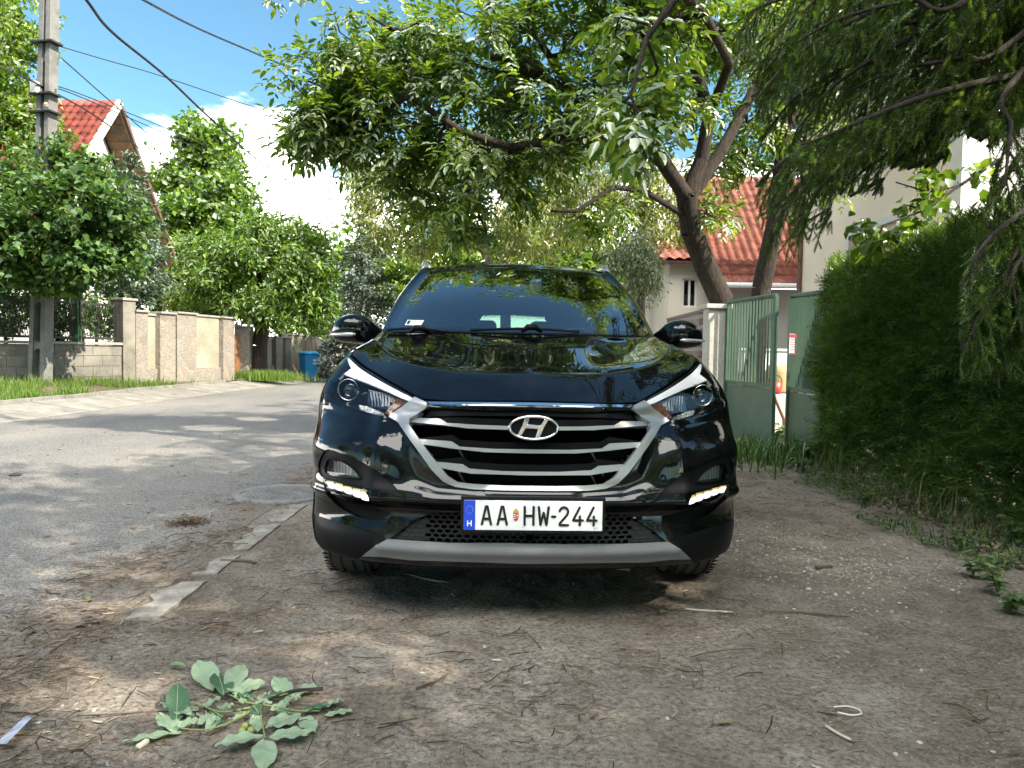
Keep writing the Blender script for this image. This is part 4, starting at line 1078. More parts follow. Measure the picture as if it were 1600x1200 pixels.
M_capst = mat_concrete('cap_stone', (.22, .21, .19), (.36, .34, .30), 5)
def mat_block():
    m, nt, out = new_mat('grey_blockwork')
    p = N(nt, 'ShaderNodeBsdfPrincipled'); p.inputs['Roughness'].default_value = .92
    co = objco(nt); n1 = noise(nt, 2.0, 8, .7, co, .3)
    L(nt, ramp(nt, n1, [(.3, (.10, .095, .085)), (.7, (.25, .235, .205))]), p.inputs['Base Color'])
    L(nt, bump(nt, noise(nt, 25, 6, .7, co), .5, .01), p.inputs['Normal']); L(nt, p.outputs[0], out.inputs['Surface']); return m
M_block = mat_block()
M_gatew = princ('brown_boards', (.20, .085, .035), rough=.65, var=(9, .45))
M_ironp = princ('dark_iron', (.03, .035, .03), rough=.6, metal=.3)
M_grnp = princ('green_iron', (.02, .07, .035), rough=.5)
lw = empty('garden_wall', (0, 0, 0), 'low weathered block wall under the ivy and iron fence on the left', 'wall')
# individual blocks with joints
zt = .35 + .80
zb0 = wz(100, 538)
mb = MB(); nrow = 4; zlo = .15; hrow = (zb0 - zlo) / nrow
for r_ in range(nrow):
    a = -50.0 - (r_ % 2) * 15
    while a < 206:
        b = min(a + 30, 206); wseg(mb, a + .5, b - .4, zlo + hrow * (r_ + 1) - .012, zlo + hrow * r_, .2, .0); a += 30
mb.build('blocks', M_block, lw); wseg(MB(), -50, 206, zb0 - .005, .1, .18, -.012).build('core', M_oldwall, lw)
wseg(MB(), -50, 201, zb0 + .06, zb0 + .002, .30, .05).build('coping', M_capst, lw, False, bevel=.01)
# iron fence on it
zf0, zf1 = wz(100, 529), wz(100, 470)
fe = empty('iron_fence', (0, 0, 0), 'dark iron fence with slanting bars on the low block wall', 'fence')
rails = MB(); wseg(rails, -50, 189, zf0 + .05, zf0, .03, -.08); wseg(rails, -50, 189, zf1, zf1 - .04, .03, -.08); rails.build('rail', M_ironp, fe)
brs = MB()
for k in range(62):
    a = -50 + k * 3.9; b = a + 9
    if b > 188: continue
    (p, e), (q, e2) = wall_pt(a), wall_pt(b); n = Vector((e.y, -e.x)) * -.095
    lo_, hi_ = ((q, p) if k % 1 == 0 else (p, q))
    if a < 60: p, q = (p, (p + q) / 2)
    brs.tube([(hi_.x + n.x, hi_.y + n.y, zf1 - .02), (lo_.x + n.x, lo_.y + n.y, zf0 + .03)], .008, 4)
brs.build('slanted_bars', M_ironp, fe)
for px in (-20, 60, 127.5, 132, 188):
    p, e = wall_pt(px); MB().box((p.x - .09, p.y, (zf0 + zf1) / 2 + .0), (.05, .05, zf1 - zf0 + .08)).build('post', M_grnp if 120 < px < 140 else M_ironp, fe)
# pillars, panels and gates further on
wseg(MB(), 190, 209.5, wz(200, 470), .1, .35, .06).build('wall_pillar', M_oldwall).name = 'gate_pillar'
items = [('stone', 209, 227, 488), ('panel', 227, 246, 493), ('stone', 246, 270, 491), ('gate', 269, 279, 509), ('stone', 272.5, 303, 491), ('panel', 303, 345, 495), ('stone', 345, 362, 498),
         ('gate', 362, 381, 522), ('stone', 383, 392, 512), ('panel', 417, 428, 530), ('stone', 428, 438, 528), ('gate', 438, 443, 534), ('stone', 443, 452, 529), ('panel', 452, 480, 524), ('stone', 480, 486, 526), ('gate', 486, 497, 528), ('panel', 497, 512, 528), ('stone', 512, 521, 526), ('panel', 521, 600, 533)]
lab = {209: 'first rough stone pillar beside the weathered block wall', 246: 'broad stone pillar left of the first brown gate', 272.5: 'sunlit broad stone pillar right of the first brown gate', 345: 'stone pillar left of the second brown gate', 383: 'stone pillar behind the bushy street tree',
       428: 'stone pillar just right of the street tree trunk', 443: 'narrow stone pillar left of the pale panel by the blue bin', 480: 'stone pillar directly behind the blue bin', 512: 'last stone pillar right of the blue bin',
       227: 'narrow yellowish rendered wall panel between two stone pillars', 303: 'wide yellowish rendered wall panel dappled with light', 417: 'pale rendered wall panel right behind the street tree trunk', 452: 'pale rendered wall panel left of the blue bin', 497: 'greyish wall panel right of the blue bin', 521: 'far pale wall behind the car mirror',
       269: 'narrow brown board gate between two stone pillars', 362: 'brown board garden gate left of the street tree', 438: 'narrow orange brown gate right of the street tree', 486: 'dark brown board gate behind the blue bin'}
for kind, a, b, ty in items:
    zt = wz((a + b) / 2, ty)
    if kind == 'stone':
        o = wseg(MB(), a, b, zt, .1, .4, .08).build('stone_pillar', M_stone); wseg(MB(), a - .8, b + .6, zt + .05, zt + .002, .5, .13).build('cap', M_capst, o, False, bevel=.008)
        tag(o, lab[a], 'pillar', 'stone pillars along the left pavement')
    elif kind == 'panel':
        o = wseg(MB(), a, b, zt, .1, .18, -.06).build('wall_panel', M_render); wseg(MB(), a, b, zt + .05, zt + .002, .26, -.02).build('coping', M_capst, o)
        wseg(MB(), a, b, .1 + .42, .1, .26, -.0).build('plinth', M_stone, o)
        tag(o, lab[a], 'wall', 'rendered wall panels along the left pavement')
    else:
        mb = MB(); n = max(3, int((b - a) / 1.6))
        for k in range(n): wseg(mb, a + (b - a) * k / n + .1, a + (b - a) * (k + 1) / n - .1, zt + .02 * math.sin(k), .3, .04, -.1)
        o = mb.build('garden_gate', M_gatew); wseg(MB(), a, b, .95, .85, .05, -.14).build('cross_rail', M_gatew, o); tag(o, lab[a], 'gate', 'brown board gates on the left')
o = [o for o in bpy.data.objects if o.name.startswith('gate_pillar')][0]; wseg(MB(), 188, 211, wz(200, 466), wz(200, 470) + .002, .42, .1).build('cap', M_capst, o, False, bevel=.01)
tag(o, 'tall grey rendered pillar at the end of the low block wall', 'pillar')

# ---------------------------------------------------------------- utility pole
pb = at(62, 590, 14.9); pt_ = at(79, -60, 14.9); ph = pt_.z - .1
pole = empty('utility_pole', (pb.x, pb.y, .1), 'tall grey concrete utility pole with oval slots on the left verge', 'utility pole', rz=rad(-12))
# tapered double-T body with real slots, front and side faces
zs = []; Hh = ph
mb = MB()
def pw_(z): return .195 - .075 * z / Hh   # half width
def leanx(z): return (at(79, -60, 14.9).x - at(62, 590, 14.9).x) * z / Hh
nslot = int(Hh / .86)
for s in (-1, 1):      # two flanges
    z = 0
    vs = []
    for z in (0, Hh):
        w = pw_(z); vs += [(s * w, -.11, z), (s * w, .11, z), (s * (w - .10), .11, z), (s * (w - .10), -.11, z)]
    mb.add(vs, [(0, 1, 5, 4), (1, 2, 6, 5), (2, 3, 7, 6), (3, 0, 4, 7), (4, 5, 6, 7), (3, 2, 1, 0)])
for k in range(nslot + 1):      # webs between slots with rounded ends
    zc = k * Hh / nslot
    for sg in (-1, 1):
        pass
    n = 9
    zc0, zc1 = zc - .06, zc + .06
    w = pw_(zc) - .095
    poly = []
    for t in np.linspace(-1, 1, n): poly.append((t * w, zc1 + .09 * abs(t) ** 2.5))
    for t in np.linspace(1, -1, n): poly.append((t * w, zc0 - .09 * abs(t) ** 2.5))
    poly = [(x, max(0, min(Hh, z))) for x, z in poly]
    mb.prism(poly, lambda q: (q[0], -.075, q[1]), lambda q: (q[0], .075, q[1]))
mb.box((0, .07, Hh / 2), (.20, .05, Hh))
mb.v = [(x + leanx(z) * math.cos(rad(-12)), y - leanx(z) * math.sin(rad(-12)), z) for x, y, z in mb.v]
mb.build('shaft', M_pole, pole)
bx = MB(); bx.box((.12, -.16, 6.0), (.12, .12, .22)); bx.build('junction_box', princ('grey_box', (.35, .36, .37), rough=.6), pole)
nb = MB(); nb.box((.185, -.114, 2.32), (.05, .006, .16)); nb.build('number_plate', princ('plate_pole', (.30, .30, .29), rough=.6), pole)
nk = MB(); nk.box((.185, -.119, 2.35), (.02, .003, .03)); nk.box((.185, -.119, 2.29), (.02, .003, .03)); nk.build('number_mark', M_ink, pole)
clm = MB(); 
for z in (5.55, 5.9, 6.9): clm.box((leanx(z), -.0, z), (.50, .30, .03)); 
clm.build('clamp', M_ironp, pole)
ins = MB()
for s in (-1, 1): ins.lathe([(0, 0), (.04, .0), (.05, .05), (.03, .09), (0, .1)], (s * .18 + leanx(5.6), -.17, 5.6), 'Z', 10)
ins.build('insulator', princ('porcelain', (.25, .2, .16), rough=.25), pole)

# ---------------------------------------------------------------- overhead cables
M_cab = princ('cable_black', (.012, .012, .013), rough=.6)
def crv(pts, n=8):
    P = [Vector(p) for p in pts]; P = [2 * P[0] - P[1]] + P + [2 * P[-1] - P[-2]]; r = []
    for i in range(1, len(P) - 2):
        for k in range(n):
            w = crw(np.array([k / n]))[0]; r.append(P[i - 1] * w[0] + P[i] * w[1] + P[i + 1] * w[2] + P[i + 2] * w[3])
    return r + [P[-2]]
CB = [([(60, -95, 8), (135, 0, 9), (175, 50, 10), (260, 120, 12), (340, 195, 15), (430, 270, 20), (550, 345, 30)], .019, 'thick black cable crossing the sky from the top left'),
      ([(140, -45, 8), (215, -5, 9), (300, 40, 11), (380, 75, 13), (460, 108, 15), (560, 140, 18)], .016, 'black cable running from the top edge into the walnut leaves'),
      ([(92, 72, 14.9), (170, 95, 15.4), (250, 118, 16), (390, 165, 18), (520, 205, 20)], .010, 'thin wire from the pole to the walnut crown'),
      ([(95, 90, 14.9), (180, 165, 17), (250, 225, 19), (330, 290, 22), (420, 350, 26)], .012, 'thin wire slanting down right from the pole past the gable'),
      ([(-40, 95, 12), (0, 105, 13), (60, 132, 14.7), (150, 182, 16), (250, 255, 19), (345, 318, 23), (420, 352, 27)], .016, 'black cable passing the pole clamp and crossing the red gable'),
      ([(86, 140, 14.9), (112, 142, 15.5), (270, 205, 20), (400, 262, 27), (545, 315, 38)], .011, 'upper of two thin parallel wires over the conical tree'),
      ([(86, 143, 14.9), (112, 146, 15.5), (270, 214, 20), (400, 272, 27), (545, 322, 38)], .011, 'lower of two thin parallel wires over the conical tree'),
      ([(880, 238, 10), (1000, 262, 11), (1060, 268, 12), (1160, 262, 14)], .009, 'thin wire passing behind the walnut trunk fork')]
for pts, r, lb in CB:
    o = MB().tube(crv([at(*p) for p in pts]), r, 6).build('overhead_cable', M_cab, None, True); tag(o, lb, 'cable', 'overhead cables')

# ---------------------------------------------------------------- houses
M_plaster = princ('cream_render', (.74, .63, .49), rough=.9, var=(1.2, .06), bump=(60, .2, .004))
M_plw = princ('white_render', (.62, .60, .56), rough=.9, var=(1.2, .05), bump=(60, .2, .004))
M_plp = princ('pale_render', (.60, .55, .46), rough=.9, var=(.8, .08), bump=(60, .2, .004))
M_plg = princ('grey_render', (.36, .35, .34), rough=.9, var=(1, .08), bump=(60, .2, .004))
M_wfr = princ('window_frame_white', (.72, .72, .70), rough=.4)
M_win = glass_mat('window_glass', (.25, .28, .28)); M_room = princ('dark_room', (.05, .05, .05), rough=.9)
M_wood = princ('brown_soffit', (.20, .115, .06), rough=.7, var=(6, .35))
M_fascia = princ('fascia', (.12, .06, .045), rough=.6)
def mat_tile(name, a, b, c):
    m, nt, out = new_mat(name)
    p = N(nt, 'ShaderNodeBsdfPrincipled'); p.inputs['Roughness'].default_value = .7
    co = objco(nt)
    v = N(nt, 'ShaderNodeTexVoronoi'); v.inputs['Scale'].default_value = 4.5; L(nt, co, v.inputs['Vector'])
    L(nt, ramp(nt, v.outputs['Color'], [(.2, a), (.5, b), (.85, c)]), p.inputs['Base Color'])
    L(nt, bump(nt, noise(nt, 40, 4, .6, co), .2, .004), p.inputs['Normal']); L(nt, p.outputs[0], out.inputs['Surface']); return m
M_tile = mat_tile('red_tiles', (.17, .032, .024), (.25, .048, .034), (.30, .075, .05)); M_tile2 = mat_tile('clay_tiles', (.16, .045, .028), (.24, .07, .045), (.30, .11, .07))
def tiled(name, p0, pu, pv, mat, parent, cw_=.22, rh=.33, depth=.05, thick=.1):
    """tiled slope: p0 eave corner, pu along the eave, pv up the slope"""
    p0, pu, pv = Vector(p0), Vector(pu), Vector(pv); lu, lv = pu.length, pv.length; eu, ev_ = pu.normalized(), pv.normalized(); n = eu.cross(ev_)
    if n.z < 0: n = -n
    nc = int(lu / cw_); nr = int(lv / rh); K = 6
    us = np.linspace(0, lu, nc * K + 1); prof = .5 + .5 * np.cos(np.arange(nc * K + 1) / K * 2 * math.pi)
    prof = prof ** .7
    V = []; 
    for r in range(nr):
        for (t, h) in ((r, .0 + .035), (r + 1, 0)):
            for u, pr in zip(us, prof):
                V.append(tuple(p0 + eu * u + ev_ * (t * lv / nr) + n * (pr * depth + h)))
    m = len(us); V = np.array(V); F = []
    i = np.arange(m - 1)
    for r in range(nr * 2 - 1): F.append(np.stack([r * m + i, r * m + i + 1, (r + 1) * m + i + 1, (r + 1) * m + i], 1))
    o = fast_mesh(name, V, np.concatenate(F), mat, parent, smooth=False)
    c = [p0, p0 + pu, p0 + pu + pv, p0 + pv]
    MB().add([x - n * .01 for x in c] + [x - n * thick for x in c], [(0, 1, 2, 3), (7, 6, 5, 4), (0, 4, 5, 1), (1, 5, 6, 2), (2, 6, 7, 3), (3, 7, 4, 0)]).build('roof_deck', M_fascia, o)
    return o
# left house: gable towards the street
lh = empty('gabled_house', (-12.4, 22.1, .3), 'white gabled house with red tiled roof and brown soffit, upper left', 'house')
def lp(mb, name, mat, **k): o = mb.build(name, mat, None, **k); o.parent = lh; o.matrix_parent_inverse = Matrix.Translation((12.4, -22.1, -.3)); return o
def lhp(o): o.parent = lh; o.matrix_parent_inverse = Matrix.Translation((12.4, -22.1, -.3)); return o
RY, RZ = 22.1, 8.25; EZ = 3.9; hs = 3.7
gx_ = -12.45
mb = MB(); mb.add([(gx_, RY - 3.2, .2), (gx_, RY + 3.2, .2), (gx_, RY + 3.2, EZ + .35), (gx_, RY, RZ - .35), (gx_, RY - 3.2, EZ + .35)] + [(-23, y, z) for y, z in ((RY - 3.2, .2), (RY + 3.2, .2), (RY + 3.2, EZ + .35), (RY, RZ - .35), (RY - 3.2, EZ + .35))],
       [(0, 1, 2, 3, 4), (9, 8, 7, 6, 5), (0, 4, 9, 5), (1, 6, 7, 2)]); lp(mb, 'wall', M_plw)
lhp(tiled('roof', (-11.7, RY - hs, EZ), (-11.5, 0, 0), (0, hs, RZ - EZ), M_tile, None)); lhp(tiled('roof', (-11.7, RY + hs, EZ), (-11.5, 0, 0), (0, -hs, RZ - EZ), M_tile, None))
for s in (-1, 1):
    a = Vector((0, s * hs, EZ - RZ)); n = Vector((0, s * (RZ - EZ), hs)).normalized(); top = Vector((0, RY, RZ))
    mb = MB(); q = [top - n * .12, top + a - n * .12, top + a - n * .15, top - n * .15]
    mb.add([(-11.72, p.y, p.z) for p in q] + [(-12.44, p.y, p.z) for p in q], [(0, 1, 2, 3), (7, 6, 5, 4), (0, 4, 5, 1), (3, 2, 6, 7), (1, 5, 6, 2)]); lp(mb, 'soffit', M_wood)
    for k in range(14):
        pass
    bd = MB(); 
    for k, (w, o_) in enumerate(((.09, .02), (.07, -.08))):
        q = [top + n * (o_ + w / 2), top + a + n * (o_ + w / 2), top + a + n * (o_ - w / 2), top + n * (o_ - w / 2)]
        bd.add([(-11.66 + k * .03, p.y, p.z) for p in q] + [(-11.75, p.y, p.z) for p in q], [(0, 1, 2, 3), (7, 6, 5, 4), (0, 4, 5, 1), (3, 2, 6, 7), (1, 5, 6, 2)])
    lp(bd, 'barge_board', M_plw if s < 0 else M_fascia)
    sl_ = MB()
    for k in range(22):
        t = (k + .5) / 22; c = top + a * t - n * .155; sl_.box((-12.08, c.y, c.z), (.70, .012, .012))
    lp(sl_, 'soffit_batten', M_fascia)
mb = MB(); mb.box((-12.41, 24.2, 4.6), (.06, .9, 1.0)); w_ = lp(mb, 'window', M_wfr); mb = MB(); mb.box((-12.37, 24.2, 4.6), (.02, .74, .84)); o = mb.build('pane', M_room, w_)

def window(par, axis, c, w, h, depth=.16, fw=.07, mull=True, glass=None):
    """window set in a wall facing -x or -y"""
    mb = MB()
    def bx(mb, u, z, du, dz, d0, dd):
        if axis == 'x': mb.box((c[0] + d0, c[1] + u, c[2] + z), (dd, du, dz))
        else: mb.box((c[0] + u, c[1] + d0, c[2] + z), (du, dd, dz))
    for s in (-1, 1): bx(mb, s * (w / 2 - fw / 2), 0, fw, h, 0, .07); bx(mb, 0, s * (h / 2 - fw / 2), w - 2 * fw - .004, fw, 0, .07)
    if mull: bx(mb, 0, 0, fw, h - 2 * fw - .004, 0, .07)
    o = mb.build('window', M_wfr, par); g = MB(); bx(g, 0, 0, w - 2 * fw, h - 2 * fw, .015, .01); g.build('pane', M_win, o); g = MB(); bx(g, 0, 0, w, h, .35, .02); g.build('room', M_room, o)
    return o
def wall_hole(mb, axis, pos, u0, u1, z0, z1, holes, t=.3):
    """wall slab with rectangular holes; axis 'x' = plane x=pos running along y."""
    us = sorted({u0, u1, *[h[0] for h in holes], *[h[1] for h in holes]}); zs = sorted({z0, z1, *[h[2] for h in holes], *[h[3] for h in holes]})
    for a, b in zip(us, us[1:]):
        for c, d in zip(zs, zs[1:]):
            um, zm = (a + b) / 2, (c + d) / 2
            if any(h[0] < um < h[1] and h[2] < zm < h[3] for h in holes): continue
            if axis == 'x': mb.box((pos + t / 2, um, zm), (t, b - a, d - c))
            else: mb.box((um, pos + t / 2, zm), (b - a, t, d - c))
def clean(o):
    bm = bmesh.new(); bm.from_mesh(o.data); bmesh.ops.remove_doubles(bm, verts=bm.verts, dist=1e-4)
    cnt = {}
    for f in bm.faces: cnt.setdefault(tuple(round(x, 3) for x in f.calc_center_median()), []).append(f)
    kill = [f for v in cnt.values() if len(v) > 1 for f in v]; bmesh.ops.delete(bm, geom=kill, context='FACES')
    bm.to_mesh(o.data); bm.free(); return o
# right house with the window above the hedge
rh = empty('cream_house', (0, 0, 0), 'cream rendered house behind the hedge with a white window', 'house')
RX = 6.2; ya, yb = 10.4, 16.1; wy0, wy1, wz0, wz1 = 11.9, 13.75, 1.9, 3.32
mb = MB(); wall_hole(mb, 'x', RX, ya + .30, yb, -.05, 8.4, [(wy0, wy1, wz0, wz1)]); clean(mb.build('wall', M_plaster, rh))
mb = MB(); wall_hole(mb, 'y', ya, RX, 14, -.05, 8.4, [(8.2, 9.3, 3.8, 5.0)]); clean(mb.build('wall', M_plw, rh))
MB().box((RX + 4, yb - .2, 4.15), (7.4, .3, 8.4)).build('wall', M_plaster, rh)
window(rh, 'x', (RX + .17, (wy0 + wy1) / 2, (wz0 + wz1) / 2), wy1 - wy0, wz1 - wz0); window(rh, 'y', (8.75, ya + .15, 4.4), 1.1, 1.2)
mb = MB(); e = .10
mb.box((RX - .018, (wy0 + wy1) / 2, wz1 + .06), (.04, wy1 - wy0 + .24, .12)); mb.box((RX - .018, wy0 - .06, (wz0 + wz1) / 2), (.04, .12, wz1 - wz0 - .01)); mb.box((RX - .018, wy1 + .06, (wz0 + wz1) / 2), (.04, .12, wz1 - wz0 - .01))
mb.build('window_surround', M_plw, rh)
tiled('roof', (RX - .5, ya - .5, 8.3), (0, yb - ya + 1, 0), (4.2, 0, 2.6), M_tile, rh)
MB().tube([(RX - .06, yb - .1, 0), (RX - .06, yb - .1, 8.2)], .05, 10).build('drainpipe', M_fascia, rh)
# red roofed house in the middle
mh_ = empty('red_roofed_house', (0, 0, 0), 'low grey house with a steep red tiled roof behind the walnut trunks', 'house')
ex0, ex1 = at(1098, 441, 18.2).x, 8.2; ez = at(1160, 446, 18.2).z; rz_ = at(1160, 277, 21.6).z
tiled('roof', (ex0, 18.0, ez), (ex1 - ex0, 0, 0), (0, 3.6, rz_ - ez), M_tile2, mh_, cw_=.20, rh=.34)
tiled('roof', (ex0, 25.2, ez), (ex1 - ex0, 0, 0), (0, -3.6, rz_ - ez), M_tile2, mh_)
MB().box(((ex0 + ex1) / 2 + .25, 21.6, ez / 2 - .06), (ex1 - ex0 - .5, 6.4, ez)).build('wall', M_plg, mh_)
MB().add([(ex0 + .25, 18.5, ez), (ex0 + .25, 24.7, ez), (ex0 + .25, 21.6, rz_ - .3)], [(0, 1, 2)]).build('gable', M_plp, mh_)
MB().tube([(ex0, 17.93, ez - .02), (ex1, 17.93, ez - .02)], .07, 10).build('gutter', M_wfr, mh_, True)
# pale house further along
ph_ = empty('pale_house', (0, 0, 0), 'pale cream house with a tall white window behind the car mirror', 'house')
x0, x1 = at(1032, 480, 20).x, at(1100, 480, 20).x - .02
mb = MB(); wall_hole(mb, 'y', 19.0, x0, x1, -.05, 3.5, [(x0 + .36, x0 + .74, 2.3, 3.05)]); clean(mb.build('wall', M_plp, ph_))
MB().box((x0 + .15, 21.7, 1.72), (.3, 4.8, 3.5)).build('wall', M_plp, ph_)
window(ph_, 'y', (x0 + .55, 19.12, 2.675), .38, .75, fw=.05)
tiled('roof', (x0 - .3, 18.7, 3.45), (x1 - x0 + .3, 0, 0), (0, 3.4, 1.5), M_tile2, ph_)

# ---------------------------------------------------------------- right boundary: lattice fence, stone post, green gate
M_post = mat_concrete('limestone', (.42, .40, .36), (.55, .53, .48), 3, .2)
lt = empty('lattice_fence', (0, 0, 0), 'dark brown slotted metal fence beside the white gate post', 'fence')
A, B = at(1066, 505, 11.3), at(1104, 490, 9.75)
zb_ = .35; zt_ = at(1104, 484, 9.75).z
fr = MB(); dA = Vector((A.x, A.y, 0)); dB = Vector((B.x, B.y, 0)); dA = dA - (dB - dA) * .8
for z in (zb_, zt_): fr.tube([dA + Vector((0, 0, z)), dB + Vector((0, 0, z))], .02, 6)
M_brn = princ('brown_metal', (.07, .04, .035), rough=.5); fr.build('rail', M_brn, lt)
e = (dB - dA); L_ = e.length; e.normalize(); nb_ = int(L_ / .075); sl = MB(); ang = math.atan2(e.y, e.x)
for k in range(nb_):
    c = dA + e * ((k + .5) * L_ / nb_); Rz = Matrix.Rotation(ang, 3, 'Z')
    for s in (-1, 1): sl.box(c + e * s * .025 + Vector((0, 0, (zb_ + zt_) / 2)), (.012, .012, zt_ - zb_), Rz)
    for q in range(9): sl.box(c + Vector((0, 0, zb_ + (q + .5) * (zt_ - zb_) / 9)), (.05, .01, .05), Rz)
sl.build('slotted_bars', M_brn, lt)
MB().box(((dA + dB) / 2 + Vector((0, 0, .17))), (L_, .2, .36), Matrix.Rotation(ang, 3, 'Z')).build('footing', M_post, lt)
gp = at(1119, 480, 9.5)
pst = MB().box((gp.x, gp.y, gp.z / 2 - .03), (.26, .26, gp.z)).build('gate_post', M_post, None, False, bevel=.006); tag(pst, 'pale limestone gate post with a flat cap beside the green gate', 'gate post')
MB().box((gp.x, gp.y, gp.z + .003), (.33, .33, .06)).build('cap', M_post, pst, False, bevel=.01)
def mat_green():
    m, nt, out = new_mat('green_gate_paint')
    p = N(nt, 'ShaderNodeBsdfPrincipled'); p.inputs['Roughness'].default_value = .42
    co = objco(nt); n1 = noise(nt, 2.3, 8, .7, co, .6)
    L(nt, ramp(nt, n1, [(.30, (.03, .075, .048)), (.55, (.052, .10, .07)), (.75, (.10, .125, .07))]), p.inputs['Base Color']); L(nt, p.outputs[0], out.inputs['Surface']); return m
M_ggrn = mat_green(); M_gdk = princ('green_gate_dark', (.03, .12, .07), rough=.4)
def gate(a, b, ztop_a, ztop_b, zmid, zbot, label):
    """leaf from a (hinge) to b (free edge), both xy"""
    g = empty('metal_gate', (0, 0, 0), label, 'gate', group='green gate leaves')
    a, b = Vector((a[0], a[1], 0)), Vector((b[0], b[1], 0)); e = b - a; l = e.length; e.normalize(); ang = math.atan2(e.y, e.x); R = Matrix.Rotation(ang, 3, 'Z')
    def zt(t): return ztop_a + (ztop_b - ztop_a) * t
    f = MB()
    for t in (0.0, 1.0): f.box(a + e * (l * t) + Vector((0, 0, (zt(t) + zbot) / 2)), (.045, .045, zt(t) - zbot), R)
    f.tube([a + Vector((0, 0, zt(0))), b + Vector((0, 0, zt(1)))], .024, 6); f.box((a + b) / 2 + Vector((0, 0, zmid)), (l - .05, .03, .05), R)
    f.build('frame', M_ggrn, g, False)
    f = MB(); n = 16
    for k in range(1, n):
        t = k / n; f.box(a + e * (l * t) + Vector((0, 0, (zt(t) + zmid) / 2)), (.012, .022, zt(t) - zmid - .02), R)
    f.build('bars', M_ggrn, g)
    MB().box((a + b) / 2 + Vector((0, 0, (zmid + zbot) / 2 - .014)), (l - .05, .012, zmid - zbot - .04), R).build('lower_panel', M_ggrn, g)
    return g, a, b, e, R
gA, gB = at(1138, 480, 9.35), at(1213, 461, 8.35)
zA, zB = at(1141, 472, 9.35).z, gB.z
g1, a, b, e, R = gate((gA.x, gA.y), (gB.x, gB.y), zA, zB, at(1140, 597, 9.3).z, .06, 'green metal gate leaf standing ajar next to the stone post')
MB().box((a + Vector((-.06, .05, .85))), (.06, .06, 1.66)).build('hinge_post', M_gdk, g1)
hC, hD = at(1237, 462, 8.5), at(1290, 456, 7.55)
g2, a2, b2, e2, R2_ = gate((hD.x, hD.y), (hC.x, hC.y), hD.z, hC.z, at(1225, 607, 8.5).z, .06, 'green metal gate leaf with a notice, half hidden by the hedge')
for k in range(4):
    MB().tube([b2 + Vector((.04 + k * .03, 0, .96)), b2 + Vector((.045 + k * .03, -.05, .93)), b2 + Vector((.03 + k * .03, -.05, .86))], .006, 6).build('hook', M_dark, g2) if k < 2 else None
MB().tube([b2 + Vector((0, .05, 1.75)), b2 + Vector((.5, .25, 1.15)), b2 + Vector((.25, .2, .6))], .012, 6).build('brace', M_ironp, g2)
# the notice
c = at(1240.5, 538, 8.32); nt_ = MB(); nt_.box(c, (.105, .004, .235)); no = nt_.build('notice', princ('notice_white', (.74, .72, .72), rough=.5)); tag(no, 'small white notice with red stripe tied to the gate bars', 'notice')
M_nred = princ('notice_red', (.50, .05, .08), rough=.5)
hb = MB(); hb.box(c + Vector((0, -.0035, .095)), (.095, .003, .035)); hb.build('red_header', M_nred, no)
hb = MB(); hb.box(c + Vector((0, -.0035, -.105)), (.095, .003, .014)); hb.build('red_footer', M_nred, no)
tx = MB()
for r_ in range(5):
    x = -.04
    while x < .035:
        w = .008 + .01 * abs(math.sin(r_ * 5 + x * 90)); tx.box(c + Vector((x + w / 2, -.0035, .055 - r_ * .028)), (w, .003, .007)); x += w + .006
tx.build('small_print', princ('print_red', (.35, .12, .14), rough=.6), no)
# things in the yard behind the gate
t = at(1188, 566, 11.5); o = MB().box(t, (.75, .5, .34)).build('storage_box', princ('white_plastic', (.72, .74, .76), rough=.4), None, False, bevel=.03); tag(o, 'white plastic box seen through the bars of the gate', 'box')
lg_ = MB(); lg_.box(t - Vector((0, 0, .55)), (.7, .45, .72)); lg_.build('stand', M_oldwall, o)
MB().box(t + Vector((0, 0, .19)), (.79, .54, .04)).build('lid', princ('white_plastic_lid', (.66, .70, .76), rough=.35), o, False, bevel=.01)
t = at(1216, 592, 11); o = MB().lathe([(.0, -.5), (.17, -.5), (.19, -.2), (.19, .1), (.16, .2), (.0, .2)], t, 'Z', 20).build('barrel', princ('tan_plastic', (.34, .26, .12), rough=.6), None, True); tag(o, 'tan plastic barrel in the gap between the gate leaves', 'barrel')
MB().lathe([(.195, -.22), (.2, -.2), (.195, -.18)], t, 'Z', 20).build('hoop', M_fascia, o, True)
t = at(1211, 606, 9.8); o = MB().lathe([(.0, -.08), (.07, -.08), (.09, .08), (.095, .08), (.075, -.06)], t, 'Z', 20).build('bucket', princ('red_plastic', (.42, .02, .02), rough=.4), None, True); tag(o, 'bright red bucket in the gap between the gate leaves', 'bucket')
MB().tube([t + Vector((.09 * math.cos(w), 0, .08 + .09 * math.sin(w))) for w in np.linspace(0, math.pi, 10)], .006, 6).build('handle', M_ironp, o)
pk = MB(); t = at(1216, 625, 9.6); pk.tube([t + Vector((-.10, 0, .15)), t + Vector((.08, 0, -.25)), t + Vector((.10, 0, -.6))], .02, 6); o = pk.build('leaning_pole', princ('brown_pole', (.18, .09, .06), rough=.7)); tag(o, 'brown wooden stick leaning in the gap of the gate', 'stick')
t = at(1210, 640, 10.2); o = MB().box((t.x + .1, t.y, .28), (.5, .4, .56)).build('stool', M_plp, None, False, bevel=.02); tag(o, 'pale low crate on the ground behind the gate gap', 'crate'); o.name = 'crate'

